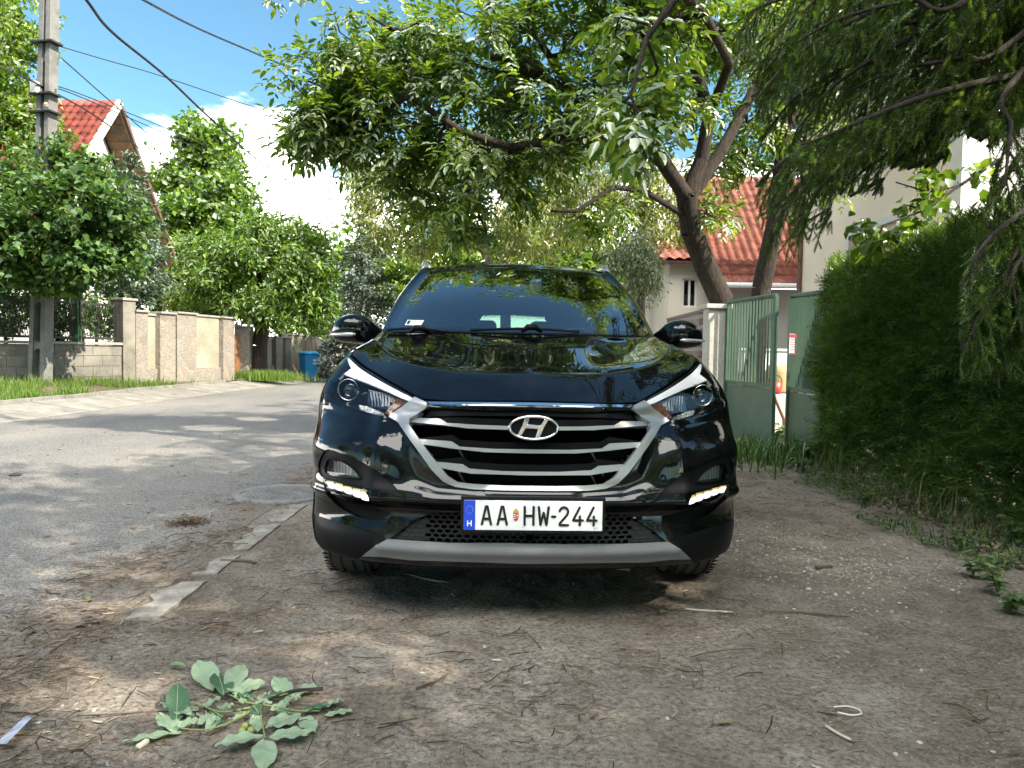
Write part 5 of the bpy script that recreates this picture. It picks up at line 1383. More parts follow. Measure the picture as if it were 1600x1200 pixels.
# ---------------------------------------------------------------- blue wheelie bin
bp = gnd(482, 589, .10); bx_, by_ = bp.x, bp.y
M_blue = princ('blue_plastic', (.015, .25, .60), rough=.4); M_bluel = princ('blue_lid', (.02, .30, .64), rough=.38)
bn = empty('wheelie_bin', (bx_, by_, .02), 'blue wheelie bin standing on the far left kerb', 'bin', rz=rad(38)); k_ = .86
def frus(mb, w0, d0, z0, w1, d1, z1, c=(0, 0)):
    mb.add([(c[0] + sx * w / 2, c[1] + sy * d / 2, z) for w, d, z in ((w0, d0, z0), (w1, d1, z1)) for sx, sy in ((-1, -1), (1, -1), (1, 1), (-1, 1))], [(3, 2, 1, 0), (4, 5, 6, 7), (0, 1, 5, 4), (1, 2, 6, 5), (2, 3, 7, 6), (3, 0, 4, 7)]); return mb
frus(MB(), .38, .42, .05, .50, .54, .86).build('body', M_blue, bn, False, bevel=.03)
m_ = MB(); frus(m_, .56, .60, .865, .55, .59, .90); m_.build('rim', M_blue, bn, False, bevel=.01)
m_ = MB(); frus(m_, .55, .60, .905, .42, .46, .965); m_.build('lid', M_bluel, bn, False, bevel=.02)
m_ = MB(); m_.tube([(-.22, .32, .92), (.22, .32, .92)], .018, 8); m_.build('handle', M_blue, bn, True)
for s in (-1, 1): MB().lathe([(0, -.025), (.07, -.025), (.095, -.02), (.095, .02), (.07, .025), (0, .025)], (s * .24, .25, .095), 'X', 20).build('wheel', M_rubber, bn, True)
m_ = MB(); m_.box((.11, -.258, .66), (.12, .01, .06)); m_.box((.11, -.248, .55), (.12, .01, .06)); m_.build('sticker', princ('bin_sticker', (.6, .7, .8), rough=.5), bn)
# ================================================================ VEGETATION
def unit(v): return v / (np.linalg.norm(v, axis=-1, keepdims=True) + 1e-9)
def leaf_mat(name, dark, mid, light, trans=.45, gloss=.35, hue=None):
    m, nt, out = new_mat(name)
    g = N(nt, 'ShaderNodeNewGeometry'); col = ramp(nt, g.outputs['Random Per Island'], [(0, dark), (.5, mid), (.88, light), (1, tuple(x * 1.25 for x in light))])
    d = N(nt, 'ShaderNodeBsdfDiffuse'); t = N(nt, 'ShaderNodeBsdfTranslucent'); gl = N(nt, 'ShaderNodeBsdfGlossy'); gl.inputs['Roughness'].default_value = .45
    L(nt, col, d.inputs[0])
    tc_ = N(nt, 'ShaderNodeMix', data_type='RGBA', blend_type='MULTIPLY'); tc_.inputs[0].default_value = 1; L(nt, col, tc_.inputs[6]); tc_.inputs[7].default_value = (1.9, 1.7, .7, 1); L(nt, tc_.outputs[2], t.inputs[0])
    m1 = N(nt, 'ShaderNodeMixShader'); m1.inputs[0].default_value = trans; L(nt, d.outputs[0], m1.inputs[1]); L(nt, t.outputs[0], m1.inputs[2])
    fr = N(nt, 'ShaderNodeFresnel'); fr.inputs['IOR'].default_value = 1.4; mu = N(nt, 'ShaderNodeMath', operation='MULTIPLY'); mu.inputs[1].default_value = gloss * .9; L(nt, fr.outputs[0], mu.inputs[0])
    m2 = N(nt, 'ShaderNodeMixShader'); L(nt, mu.outputs[0], m2.inputs[0]); L(nt, m1.outputs[0], m2.inputs[1]); L(nt, gl.outputs[0], m2.inputs[2]); L(nt, m2.outputs[0], out.inputs['Surface']); return m
def bark_mat(name, a, b, sc=(10, 10, 2.2)):
    m, nt, out = new_mat(name)
    p = N(nt, 'ShaderNodeBsdfPrincipled'); p.inputs['Roughness'].default_value = .95
    co = objco(nt, sc); n1 = noise(nt, 2.2, 9, .75, co, .8)
    L(nt, ramp(nt, n1, [(.32, a), (.68, b)]), p.inputs['Base Color']); L(nt, bump(nt, n1, 1.0, .05), p.inputs['Normal']); L(nt, p.outputs[0], out.inputs['Surface']); return m
ML_walnut = leaf_mat('walnut_leaf', (.045, .11, .02), (.092, .175, .03), (.19, .275, .045), trans=.48)
ML_yg = leaf_mat('yellow_green_leaf', (0.065, 0.138, 0.017), (0.13, 0.237, 0.028), (0.221, 0.325, 0.044), trans=.4)
ML_mid = leaf_mat('mid_green_leaf', (0.056, 0.123, 0.022), (0.104, 0.203, 0.03), (0.176, 0.29, 0.042), trans=.38)
ML_dark = leaf_mat('maple_leaf', (.035, .082, .024), (.062, .135, .038), (.12, .205, .05), trans=.34, gloss=.14)
ML_birch = leaf_mat('birch_leaf', (0.112, 0.163, 0.039), (0.2, 0.25, 0.066), (0.325, 0.362, 0.11), trans=.42)
ML_pale = leaf_mat('pale_willow_leaf', (.09, .13, .07), (.15, .19, .10), (.22, .26, .14), trans=.35)
ML_spruce = leaf_mat('spruce_needle', (.028, .058, .016), (.052, .098, .024), (.11, .17, .036), trans=.15, gloss=.12)
ML_tip = leaf_mat('spruce_shoot_lit_hedge_top', (0.10, 0.19, 0.033), (0.12, 0.228, 0.044), (0.168, 0.288, 0.055), trans=.35)  # spruce shoots; on the hedge top the pale tone stands for sunlight
ML_bluesp = leaf_mat('blue_spruce_needle', (.08, .13, .11), (.14, .19, .16), (.22, .27, .22), trans=.12)
ML_thuja = leaf_mat('thuja_spray', (.030, .075, .019), (.068, .145, .035), (.13, .22, .048), trans=.3, gloss=.2)
ML_silver = leaf_mat('silver_conifer', (.08, .14, .10), (.14, .21, .15), (.21, .28, .20), trans=.15)
MB_walnut = bark_mat('walnut_bark', (.010, .007, .0055), (.075, .056, .042), (12, 12, 3)); MB_grey = bark_mat('grey_bark', (.06, .05, .04), (.20, .17, .14)); MB_birch = bark_mat('birch_bark', (.20, .17, .13), (.48, .42, .34)); MB_twig = bark_mat('twig_bark', (.015, .012, .009), (.07, .054, .042))

# ground spots that the sun reaches (x, y, radius): gaps in the crowns above
HOLES = [(gnd(160, 1072), .20), (gnd(225, 1085), .10), (gnd(655, 1040), .05), (gnd(735, 1048), .05), (gnd(690, 1130), .10), (gnd(740, 1165), .09), (gnd(30, 700), .3), (gnd(200, 690), .35), (gnd(330, 668), .35), (gnd(120, 672), .3), (gnd(400, 655), .3), (gnd(60, 650), .5), (gnd(150, 640), .5), (gnd(260, 705), .2)]
HOLES += [(Vector((3.2 + .45 * (k % 2), 4.0 + k * .27, 1.95)), .33) for k in range(13)]
SD = np.array(sdir)
def sun_gap(P, extra=0.0):
    ok = np.ones(len(P), bool)
    for g, r in HOLES:
        d = P - np.array(g); t = d @ SD; dd = np.linalg.norm(d - t[:, None] * SD, axis=1); ok &= ~((t > 0) & (dd < r + extra))
    return ok
RTn, UPn, FWn = np.array(rt), np.array(up), np.array(f_)
def project(P):
    d = P - np.array(CAM); z = d @ FWn; z = np.where(np.abs(z) < 1e-6, 1e-6, z); return 800 + FPX * (d @ RTn) / z, 600 - FPX * (d @ UPn) / z, z
def ATn(a): # (n,3) of px,py,depth -> world
    d = FWn[None] + RTn[None] * ((a[:, :1] - 800) / FPX) + UPn[None] * ((600 - a[:, 1:2]) / FPX)
    return np.array(CAM) + d * (a[:, 2:3] / d[:, 1:2])

T_FAR = (np.array([(0, 0, 0), (.5, .5, .10), (1, 0, 0), (.5, -.5, .10)]), np.array([(0, 1, 2), (0, 2, 3)]))
T_MID = (np.array([(0, 0, 0), (.30, .42, .10), (.70, .34, .07), (1, 0, -.08), (.70, -.34, .07), (.30, -.42, .10), (.5, 0, 0)]),
         np.array([(0, 1, 6), (1, 2, 6), (2, 3, 6), (3, 4, 6), (4, 5, 6), (5, 0, 6)]))
def leaves(P, D, U, Ls, Ws, tpl):
    """P base points, D direction, U approximate up of the blade"""
    D = unit(D); Sd = unit(np.cross(U, D)); Nn = np.cross(D, Sd)
    tv, tf = tpl; n = len(P)
    V = P[:, None] + D[:, None] * (tv[None, :, 0:1] * Ls[:, None, None]) + Sd[:, None] * (tv[None, :, 1:2] * Ws[:, None, None]) + Nn[:, None] * (tv[None, :, 2:3] * Ls[:, None, None])
    F = tf[None] + (np.arange(n) * len(tv))[:, None, None]
    return V.reshape(-1, 3), F.reshape(-1, 3)
def sph(n, r): 
    v = r.normal(size=(n, 3)); return unit(v)
def tubes(A, B, ra, rb, k=5):
    D = unit(B - A); h = np.where(np.abs(D[:, 2:3]) < .9, np.array([[0, 0, 1.]]), np.array([[1., 0, 0]])); X = unit(np.cross(D, h)); Y = np.cross(D, X)
    w = np.arange(k) * 2 * np.pi / k; c, s = np.cos(w)[None, :, None], np.sin(w)[None, :, None]
    R = X[:, None] * c + Y[:, None] * s
    V = np.concatenate([A[:, None] + R * ra[:, None, None], B[:, None] + R * rb[:, None, None]], 1); n = len(A)
    i = np.arange(k); j = (i + 1) % k; q = np.stack([i, j, j + k, i + k], 1)
    F = q[None] + (np.arange(n) * 2 * k)[:, None, None]
    return V.reshape(-1, 3), F.reshape(-1, 4)
def grow(limbs, att, r, seg=.35, sag=.05, jit=.12):
    """limbs: list of ([points], [radii]); att: attractor points -> nodes, parent, radius"""
    nodes = []; par = []; fixr = []; 
    for pts, rr in limbs:
        prev = -1
        P = [Vector(p) for p in pts]
        if nodes:
            d = np.linalg.norm(np.array(nodes) - np.array(P[0]), axis=1); prev = int(d.argmin())
        for i in range(len(P) - 1):
            n = max(1, int((P[i + 1] - P[i]).length / .25))
            for k in range(n):
                t = k / n; nodes.append(tuple(P[i].lerp(P[i + 1], t))); par.append(prev); fixr.append(rr[i] + (rr[i + 1] - rr[i]) * t); prev = len(nodes) - 1
        nodes.append(tuple(P[-1])); par.append(prev); fixr.append(rr[-1])
    N0 = len(nodes)
    cap = N0 + len(att) * 14; X = np.zeros((cap, 3)); X[:N0] = nodes; par += [0] * (cap - N0); n = N0
    st = max(1, int(N0 * .12)) if N0 > 8 else 0
    d0 = np.min(np.linalg.norm(att[:, None] - X[None, st:N0], axis=2), axis=1); order = np.argsort(d0)
    tips = []
    for a in order:
        p = att[a]; d = np.linalg.norm(X[st:n] - p, axis=1); b = int(d.argmin()) + st; q = X[b]; L_ = d[b - st]
        m = int(min(12, max(1, round(L_ / seg)))); prev = b
        side_ = r.normal(size=3) * L_ * jit
        for k in range(1, m + 1):
            t = k / m; w = math.sin(math.pi * t); X[n] = q + (p - q) * t + side_ * w + np.array([0, 0, sag * L_ * w]); 
            if k < m: X[n] += r.normal(size=3) * .03
            par[n] = prev; prev = n; n += 1
            if n >= cap - 1: break
        tips.append(prev)
        if n >= cap - 14: break
    X = X[:n]; par = np.array(par[:n]); cnt = np.zeros(n)
    for t in tips: cnt[t] += 1
    for i in range(n - 1, -1, -1):
        if par[i] >= 0 and par[i] < i: cnt[par[i]] += cnt[i]
    rad_ = .0055 * np.maximum(cnt, .6) ** .47
    return X, par, rad_, np.array(tips), N0, np.array(fixr)
def tree(name, label, limbs, att, leaf, lm, bm_, seed, rt_=1.0, cat='tree', group=None, seg=.35, sag=.05, K=8, spread=.22, size=(.10, .05), tpl=T_FAR, droop=.3, gap=True, jit=.12, back=3, clip=None, root=None, kk=5):
    r = np.random.default_rng(seed)
    X, par, R, tips, N0, fr = grow(limbs, att, r, seg, sag, jit); R = R * rt_; R[:N0] = np.maximum(fr, R[:N0] * 0 + fr)
    b0 = limbs[0][0][0]
    o = root or empty(name, (b0[0], b0[1], 0), label, cat, group=group)
    i = np.arange(len(X)); c = (par >= 0) & (par < i); A, B = X[par[c]], X[i[c]]; ra, rb = R[par[c]], R[i[c]]; tw = i[c] >= N0
    ra = np.where(tw, np.minimum(ra, rb * 1.35), ra)
    off = np.array([b0[0], b0[1], 0]) if root is None else np.array(root.location)
    V, F = tubes(A[~tw], B[~tw], ra[~tw], rb[~tw], 12); fast_mesh('trunk', V - off, F, bm_, o, smooth=True)
    # leaf stations: the tip and a few nodes back
    st = []; 
    for t in tips:
        q = t
        for k in range(back):
            st.append(q); q = par[q]
            if q < N0 or q < 0: break
    st = np.array(st); C = np.repeat(X[st], K, 0); pc = np.repeat(unit(X[st] - X[np.maximum(par[st], 0)]), K, 0)
    n = len(C); P = C + sph(n, r) * (spread * r.random((n, 1)) ** .5)
    if leaf == 'compound':
        D = unit(pc * .7 + sph(n, r) * .9 + np.array([0, 0, -droop])); Lr = r.uniform(.16, .30, n) * size[0] / .10
        P = C + sph(n, r) * .04
        ps, ds, us, ls = [], [], [], []
        Sd = unit(np.cross(D, np.array([0, 0, 1.]) + .3 * sph(n, r))); U = np.cross(Sd, D); U = np.where(U[:, 2:3] < 0, -U, U)
        for t, s_, q in ((.25, 1, .75), (.25, -1, .75), (.55, 1, .95), (.55, -1, .95), (.85, 1, 1), (.85, -1, 1), (1, 0, 1.15)):
            base = P + D * (Lr * t)[:, None]; base[:, 2] -= Lr * t * t * droop * .5
            dd = D * .55 + Sd * s_ * .85 if s_ else D.copy(); dd = unit(dd + np.array([0, 0, -droop]) * r.random((n, 1)) + .15 * sph(n, r))
            ps.append(base); ds.append(dd); us.append(U + .5 * sph(n, r)); ls.append(size[0] * q * r.uniform(.5, 1.25, n))
        P, D, U, Ls = np.concatenate(ps), np.concatenate(ds), np.concatenate(us), np.concatenate(ls); Ws = Ls * size[1] / size[0]
    else:
        D = unit(pc * .3 + sph(n, r) + np.array([0, 0, -droop])); U = unit(np.array([0, 0, 1.]) + .8 * sph(n, r)); Ls = size[0] * r.uniform(.4, 1.4, n); Ws = Ls * size[1] / size[0]
    k = np.ones(len(P), bool)
    if gap: k &= sun_gap(P)
    if clip is not None: k &= clip(P)
    V, F = leaves(P[k], D[k], U[k], Ls[k], Ws[k], tpl); cr = fast_mesh('crown', V - off, F, lm, o)
    ta, tb = A[tw], B[tw]; kt = np.ones(len(ta), bool)
    if clip is not None: kt &= clip(ta) & clip(tb)
    if gap: kt &= sun_gap((ta + tb) / 2)
    V, F = tubes(ta[kt], tb[kt], ra[tw][kt], rb[tw][kt], kk); fast_mesh('branches', V - off, F, bm_, o, smooth=True)
    return o
def blob(r, specs, solid=.5):
    """specs: (px, py, rpx, rpy, depth, rdepth, n) ellipsoids given by where they show in the photo -> world points"""
    out = []
    for (px, py, rx, ry, dp, rd_, n) in specs:
        ph = r.random(6) * 6.28; s = sph(n, r); lump = 1 + .26 * np.sin(4 * s[:, 0] + ph[0]) * np.sin(5 * s[:, 2] + ph[1]) + .22 * np.sin(7 * s[:, 2] + 3 * s[:, 1] + ph[2]) + .16 * np.sin(11 * s[:, 0] + ph[3]); s = s * lump[:, None]
        c = ATn(np.array([[px, py, dp]]))[0]; s = s * (solid + (1 - solid) * r.random((n, 1))) ** .7
        out.append(c + s * np.array([rx * dp / FPX, rd_, ry * dp / FPX]))
    return np.concatenate(out)
def ap(*pts): return [at(*p) for p in pts]

# ---- walnut over the car
r = np.random.default_rng(11)
base = at(1128, 690, 9.9); base.z = 0
limbsA = [([base] + ap((1134, 560, 9.9), (1128, 470, 9.85), (1104, 420, 9.7), (1080, 360, 9.5), (1073, 305, 9.3)), [.19, .17, .16, .145, .135, .135]),
          (ap((1074, 310, 9.3), (1035, 252, 9.0), (985, 205, 8.6), (900, 150, 8.29), (800, 100, 8.27), (700, 62, 8.35), (610, 45, 8.05)), [.10, .09, .08, .065, .05, .035, .025]),
          (ap((1075, 300, 9.3), (1096, 250, 9.3), (1108, 180, 9.2), (1085, 100, 9.1), (1066, 0, 9.0), (1050, -120, 8.8)), [.10, .09, .08, .07, .06, .04]),
          (ap((1080, 305, 9.3), (1125, 240, 9.4), (1165, 165, 9.6), (1192, 110, 9.7), (1215, 20, 9.9), (1240, -80, 10.0)), [.09, .075, .065, .05, .04, .03]),
          (ap((985, 205, 8.6), (900, 215, 8.19), (800, 230, 8.17), (720, 205, 8.15), (640, 150, 8.15), (545, 195, 8.15), (470, 180, 8.05)), [.05, .05, .045, .04, .03, .025, .015]),
          (ap((1066, 335, 9.35), (1010, 300, 9.0), (960, 292, 8.6), (900, 330, 8.49), (860, 330, 8.48)), [.04, .035, .03, .022, .015]),
          (ap((900, 150, 8.29), (840, 60, 8.38), (800, 10, 8.47)), [.05, .035, .02]),
          (ap((1108, 180, 9.2), (1140, 100, 8.6), (1100, 20, 7.8), (1000, -60, 7.0)), [.06, .05, .04, .03])]
attA = blob(r, [(515, 110, 70, 52, 8.25, .5, 26), (490, 185, 42, 38, 8.15, .4, 26), (525, 205, 62, 46, 8.25, .5, 22), (560, 60, 70, 60, 8.25, .6, 22), (590, 170, 80, 70, 8.35, .7, 40), (660, 70, 90, 70, 8.35, .8, 48),
                (650, 240, 80, 60, 8.45, .7, 38), (700, 315, 60, 45, 8.55, .6, 22), (640, 290, 50, 40, 8.55, .5, 12), (770, 150, 110, 90, 8.31, 1.0, 66), (780, 255, 90, 50, 8.47, .8, 34), (730, 350, 50, 32, 8.71, .5, 10),
                (850, 50, 110, 70, 8.13, 1.0, 54), (880, 180, 90, 70, 8.38, 1.0, 44), (960, 110, 90, 80, 8.3, 1.0, 40), (1010, 30, 100, 70, 8.4, 1.2, 40), (1060, 160, 50, 60, 9.0, .8, 16), (1140, 60, 90, 70, 9.4, 1.2, 34),
                (930, 320, 60, 30, 8.64, .6, 10), (1160, 200, 60, 60, 9.9, .8, 16), (1120, 330, 50, 40, 9.4, .7, 8), (980, -60, 130, 50, 7.6, 1.0, 50), (1050, -80, 160, 80, 8.2, 1.4, 50), (500, -10, 90, 30, 8.25, .6, 10)], .2)
tree('walnut_tree', 'large leaning walnut tree whose dark forked limbs spread over the black car', limbsA, attA, 'compound', ML_walnut, MB_walnut, 3, rt_=1.0, group='walnut trees', K=6, size=(.102, .046), tpl=T_MID, droop=.35, jit=.16, back=2, kk=6)
# sparse twig hanging at the far left end of the crown; big leaves of a branch close to the camera
attN = blob(r, [(995, 180, 40, 40, 4.1, .25, 10), (1015, 130, 45, 40, 4.2, .25, 6), (1010, 40, 50, 60, 4.4, .3, 6)], .3)
# second walnut
base = at(1172, 700, 10.6); base.z = 0
limbsB = [([base] + ap((1180, 560, 10.6), (1190, 450, 10.5), (1213, 340, 10.3), (1224, 240, 10.2), (1216, 165, 10.0)), [.16, .145, .135, .12, .11, .095]),
          (ap((1216, 165, 10.0), (1180, 110, 9.8), (1140, 60, 9.5), (1085, 20, 9.2), (1030, -10, 8.8)), [.10, .09, .075, .06, .04]),
          (ap((1224, 215, 10.2), (1250, 140, 10.4), (1268, 70, 10.6), (1275, -60, 10.8)), [.10, .09, .08, .06]),
          (ap((1222, 262, 10.2), (1262, 215, 10.5), (1300, 150, 11), (1335, 60, 11.5)), [.07, .06, .05, .035])]
attB = blob(r, [(1200, 60, 110, 80, 10.5, 1.4, 46), (1290, 120, 90, 90, 11, 1.4, 40), (1230, 200, 90, 60, 10.8, 1.0, 26), (1340, 30, 120, 70, 11.5, 1.5, 40), (1130, 250, 70, 50, 10.4, .7, 14), (1250, -70, 200, 80, 10.5, 2, 50), (1280, 280, 50, 40, 10.9, .6, 10)], .2)
tree('walnut_tree', 'second walnut tree with an upright grey trunk behind the green gate', limbsB, attB, 'compound', ML_yg, MB_walnut, 5, rt_=1.0, group='walnut trees', K=6, size=(.10, .045), tpl=T_MID, droop=.35, jit=.16, back=2, kk=6)
# near overhanging branch (belongs to a third tree rooted right of the camera)
bN = Vector((3.6, 2.2, 0))
limbsN = [([bN, Vector((3.5, 2.4, 2.2)), Vector((3.1, 2.8, 3.6))] + ap((1300, -160, 3.6), (1100, -60, 3.9), (1010, 60, 4.0), (985, 150, 3.95)), [.10, .09, .07, .04, .025, .014, .008])]
tree('walnut_tree', 'leafy walnut branch hanging nearest the camera at the top centre', limbsN, attN, 'compound', ML_walnut, MB_walnut, 8, rt_=.7, group='walnut trees', K=3, size=(.088, .046), tpl=T_MID, droop=.5, back=2, kk=6)

# ---- trees on the left
r = np.random.default_rng(21)
def ctree(label, px, depth, ybase, limbs_px, specs, lm, bm_, seed, name='tree', solid=.35, **k):
    b = at(px, ybase, depth); b.z = max(0, b.z) if b.z < .5 else 0
    L0 = [([Vector((b.x, b.y, 0))] + ap(*limbs_px[0][0]), [limbs_px[0][1][0] * 1.15] + list(limbs_px[0][1]))] + [(ap(*p), q) for p, q in limbs_px[1:]]
    return tree(name, label, L0, blob(np.random.default_rng(seed + 100), specs, solid), 'single', lm, bm_, seed, **k)
ctree('sunlit yellow green tree filling the top left corner', -40, 16.8, 560, [([(-30, 400, 16.8), (-10, 200, 16.8), (0, 60, 16.8), (10, -80, 16.8)], [.2, .17, .13, .08])],
      [(20, 50, 60, 60, 16.6, 1.0, 120), (0, 150, 70, 60, 16.6, 1.0, 110), (40, 200, 55, 50, 16.6, .9, 90), (20, 290, 80, 50, 16.6, .9, 90), (-10, -60, 80, 70, 16.6, 1.2, 80), (95, 255, 30, 40, 16.8, .5, 24), (-30, 60, 40, 60, 14.5, .6, 30)], ML_yg, MB_grey, 31, K=11, spread=.22, size=(.12, .07), tpl=T_MID, group='left side trees')
ctree('dark green maple mass hanging over the iron fence and pole', 120, 16.3, 560, [([(120, 470, 16.2), (110, 380, 16), (90, 300, 15.5)], [.14, .12, .08]), (ap_ := [(110, 380, 16), (170, 330, 15.4), (200, 330, 15)], [.08, .06, .03]), ([(110, 390, 16), (40, 370, 15.2), (-20, 380, 14.6)], [.07, .05, .03])],
      [(110, 320, 90, 60, 14.0, 1.0, 90), (160, 365, 55, 60, 14.3, .9, 80), (130, 415, 85, 36, 14.2, .8, 80), (40, 375, 60, 45, 13.9, .8, 60), (20, 330, 60, 50, 14.4, 1, 50), (60, 280, 60, 40, 14.6, .8, 40), (20, 420, 60, 35, 14.2, .7, 50), (90, 440, 60, 18, 14.6, .6, 30), (-20, 340, 40, 70, 14.2, .8, 50), (170, 300, 30, 35, 14.8, .6, 16), (140, 262, 26, 20, 15.0, .4, 10), (95, 245, 50, 30, 15.0, .5, 26)],
      ML_dark, MB_grey, 33, K=12, spread=.20, size=(.13, .10), tpl=T_MID, group='left side trees')
ctree('tangled dark ivy growing behind the iron fence bars', 80, 16.4, 560, [([(80, 540, 16.4), (80, 500, 16.4)], [.05, .04]), ([(150, 545, 16.8), (155, 480, 16.8)], [.04, .03]), ([(10, 545, 16), (5, 480, 16)], [.04, .03])],
      [(20, 480, 60, 60, 15.9, .6, 120), (95, 485, 50, 50, 16.5, .6, 80), (160, 490, 34, 40, 17.4, .5, 50), (-40, 480, 50, 60, 15.4, .5, 40)], ML_dark, MB_twig, 35, name='ivy_shrub', cat='shrub', K=9, spread=.2, size=(.10, .07), seg=.2, rt_=1.6)
ctree('tall domed lime tree behind the garden wall, left of the sky', 330, 32, 560, [([(325, 470, 32), (322, 380, 32), (318, 290, 32), (315, 230, 32)], [.3, .26, .2, .1])],
      [(308, 222, 26, 36, 32, 1.2, 90), (345, 245, 28, 40, 32, 1.2, 90), (285, 290, 45, 50, 32, 2, 140), (350, 310, 45, 50, 31.6, 2, 150), (310, 340, 70, 50, 31, 2, 160), (290, 400, 70, 50, 31, 2, 120), (370, 380, 60, 45, 31.4, 2, 130), (330, 430, 90, 40, 31, 2, 90), (395, 400, 30, 40, 31, 1, 30)],
      ML_mid, MB_grey, 37, K=11, spread=.5, size=(.26, .17), seg=.8, back=3, group='left side trees', jit=.08)
ctree('street tree with a thick dark trunk and wide crown by the brown gate', 404, 22.5, 586, [([(405, 540, 22.5), (410, 515, 22.5)], [.24, .22]), ([(410, 515, 22.5), (380, 470, 22.5), (350, 440, 22.3), (310, 445, 22.2)], [.14, .10, .07, .04]), ([(410, 518, 22.5), (425, 470, 22.5), (450, 430, 22.3), (480, 410, 22.3)], [.14, .10, .07, .04]), ([(410, 515, 22.5), (405, 430, 22.7), (395, 380, 22.7)], [.10, .07, .04])],
      [(470, 430, 60, 55, 22.1, 1.2, 130), (420, 390, 80, 50, 22.5, 1.3, 130), (460, 370, 50, 35, 22.7, 1.0, 50), (340, 400, 60, 45, 22.5, 1.2, 80), (330, 440, 50, 30, 22.1, 1.0, 40), (500, 480, 35, 35, 22.1, .8, 50), (440, 480, 60, 30, 21.9, .8, 70), (370, 480, 25, 20, 22.1, .6, 16), (400, 350, 20, 15, 22.7, .5, 8), (500, 395, 25, 30, 22.7, .6, 16)],
      ML_mid, MB_walnut, 39, K=12, spread=.32, size=(.19, .075), tpl=T_MID, droop=.5, group='left side trees', seg=.4)
ctree('low yellow green shrub behind the stone wall near the first brown gate', 320, 24, 560, [([(320, 500, 24), (322, 480, 24)], [.06, .05])], [(330, 480, 50, 30, 24, 1.2, 70), (290, 470, 25, 35, 24, 1, 40), (370, 475, 30, 30, 24, 1, 30)], ML_yg, MB_grey, 41, name='shrub', cat='shrub', K=10, spread=.3, size=(.16, .09), seg=.4)
ctree('low green shrubs under the far street tree, left of the bin', 470, 33, 560, [([(470, 530, 33), (470, 515, 33)], [.06, .05])], [(470, 515, 60, 25, 32.5, 1.2, 70), (520, 505, 40, 35, 32, 1, 60)], ML_mid, MB_grey, 42, name='shrub', cat='shrub', K=10, spread=.35, size=(.2, .12), seg=.5)
# ---- birches and fill in the middle distance
ctree('pale yellow green birch with bare leaning stems above the car roof', 790, 23, 560, [([(790, 470, 23), (788, 400, 23), (798, 345, 23), (805, 270, 23), (800, 180, 23)], [.16, .14, .12, .09, .05]), ([(785, 460, 23.2), (760, 400, 23.2), (738, 360, 23), (700, 300, 22.6)], [.11, .09, .07, .04]), ([(800, 340, 23), (850, 290, 22.6), (900, 240, 22.4)], [.07, .05, .03])],
      [(640, 270, 90, 60, 22, 2, 90), (600, 340, 60, 60, 22, 1.6, 80), (700, 250, 80, 60, 22, 2, 90), (780, 220, 90, 60, 22, 2, 90), (720, 340, 90, 60, 22, 1.8, 110), (860, 280, 90, 60, 22, 2, 110), (830, 360, 90, 50, 22, 1.8, 100), (920, 330, 60, 60, 22, 1.6, 70), (560, 290, 40, 60, 21.5, 1, 30), (650, 380, 60, 30, 23, 1, 40), (900, 220, 60, 40, 22, 1.2, 40)],
      ML_birch, MB_birch, 51, name='birch_tree', K=13, spread=.38, size=(.15, .055), seg=.55, droop=1.1, group='middle distance trees', sag=.12, back=3)
ctree('yellow green birch crown between the car roof and the red roof', 1000, 21, 560, [([(1000, 470, 21), (1005, 380, 21), (990, 280, 21), (980, 200, 21)], [.15, .12, .09, .05])],
      [(980, 260, 60, 60, 20.5, 1.6, 90), (1030, 300, 40, 60, 20.5, 1.4, 70), (990, 340, 70, 50, 20.5, 1.5, 90), (1040, 380, 36, 40, 20, 1, 60), (1080, 415, 25, 30, 19.6, .5, 20), (960, 210, 50, 40, 20.5, 1, 30)],
      ML_birch, MB_birch, 53, name='birch_tree', K=12, spread=.34, size=(.14, .05), seg=.5, droop=1.1, group='middle distance trees', sag=.12)
ctree('greyish blue willow bush just right of the car roof rail', 1000, 17.5, 560, [([(1000, 480, 17.5), (1000, 430, 17.5)], [.08, .06])], [(995, 400, 35, 45, 17.5, .9, 90), (1010, 440, 25, 30, 17.3, .6, 40), (965, 395, 25, 30, 17.8, .6, 30)], ML_pale, MB_grey, 55, name='willow_bush', cat='bush', K=12, spread=.26, size=(.12, .03), seg=.35, droop=1.0)
ctree('bright yellow shrub behind the left edge of the windscreen', 640, 27, 560, [([(640, 470, 27), (640, 440, 27)], [.06, .05])], [(645, 420, 32, 28, 27, 1, 70), (620, 450, 30, 30, 27, 1, 40)], ML_yg, MB_grey, 57, name='shrub', cat='shrub', K=10, spread=.3, size=(.18, .1), seg=.5)
lf = [('broad green background tree far down the road', 560, 46, [(560, 400, 60, 60, 46, 3, 90), (600, 440, 70, 50, 45, 3, 90)], ML_mid), ('background tree behind the birch stems, yellowish', 740, 48, [(700, 390, 90, 60, 47, 3, 110), (800, 400, 90, 60, 48, 3, 110), (860, 350, 60, 60, 48, 3, 70)], ML_yg),
      ('background tree beyond the car roof, right half', 930, 45, [(900, 400, 80, 60, 45, 3, 110), (980, 430, 70, 50, 44, 3, 90), (1040, 470, 40, 40, 40, 2, 50)], ML_mid), ('far tree left of the blue spruce, low on the horizon', 500, 50, [(500, 450, 60, 50, 50, 3, 90), (430, 460, 80, 50, 52, 3, 90)], ML_dark),
      ('far trees behind the gabled house on the left', 250, 45, [(230, 470, 90, 60, 45, 3, 90), (130, 450, 90, 60, 44, 3, 90), (20, 430, 90, 60, 40, 3, 80)], ML_dark)]
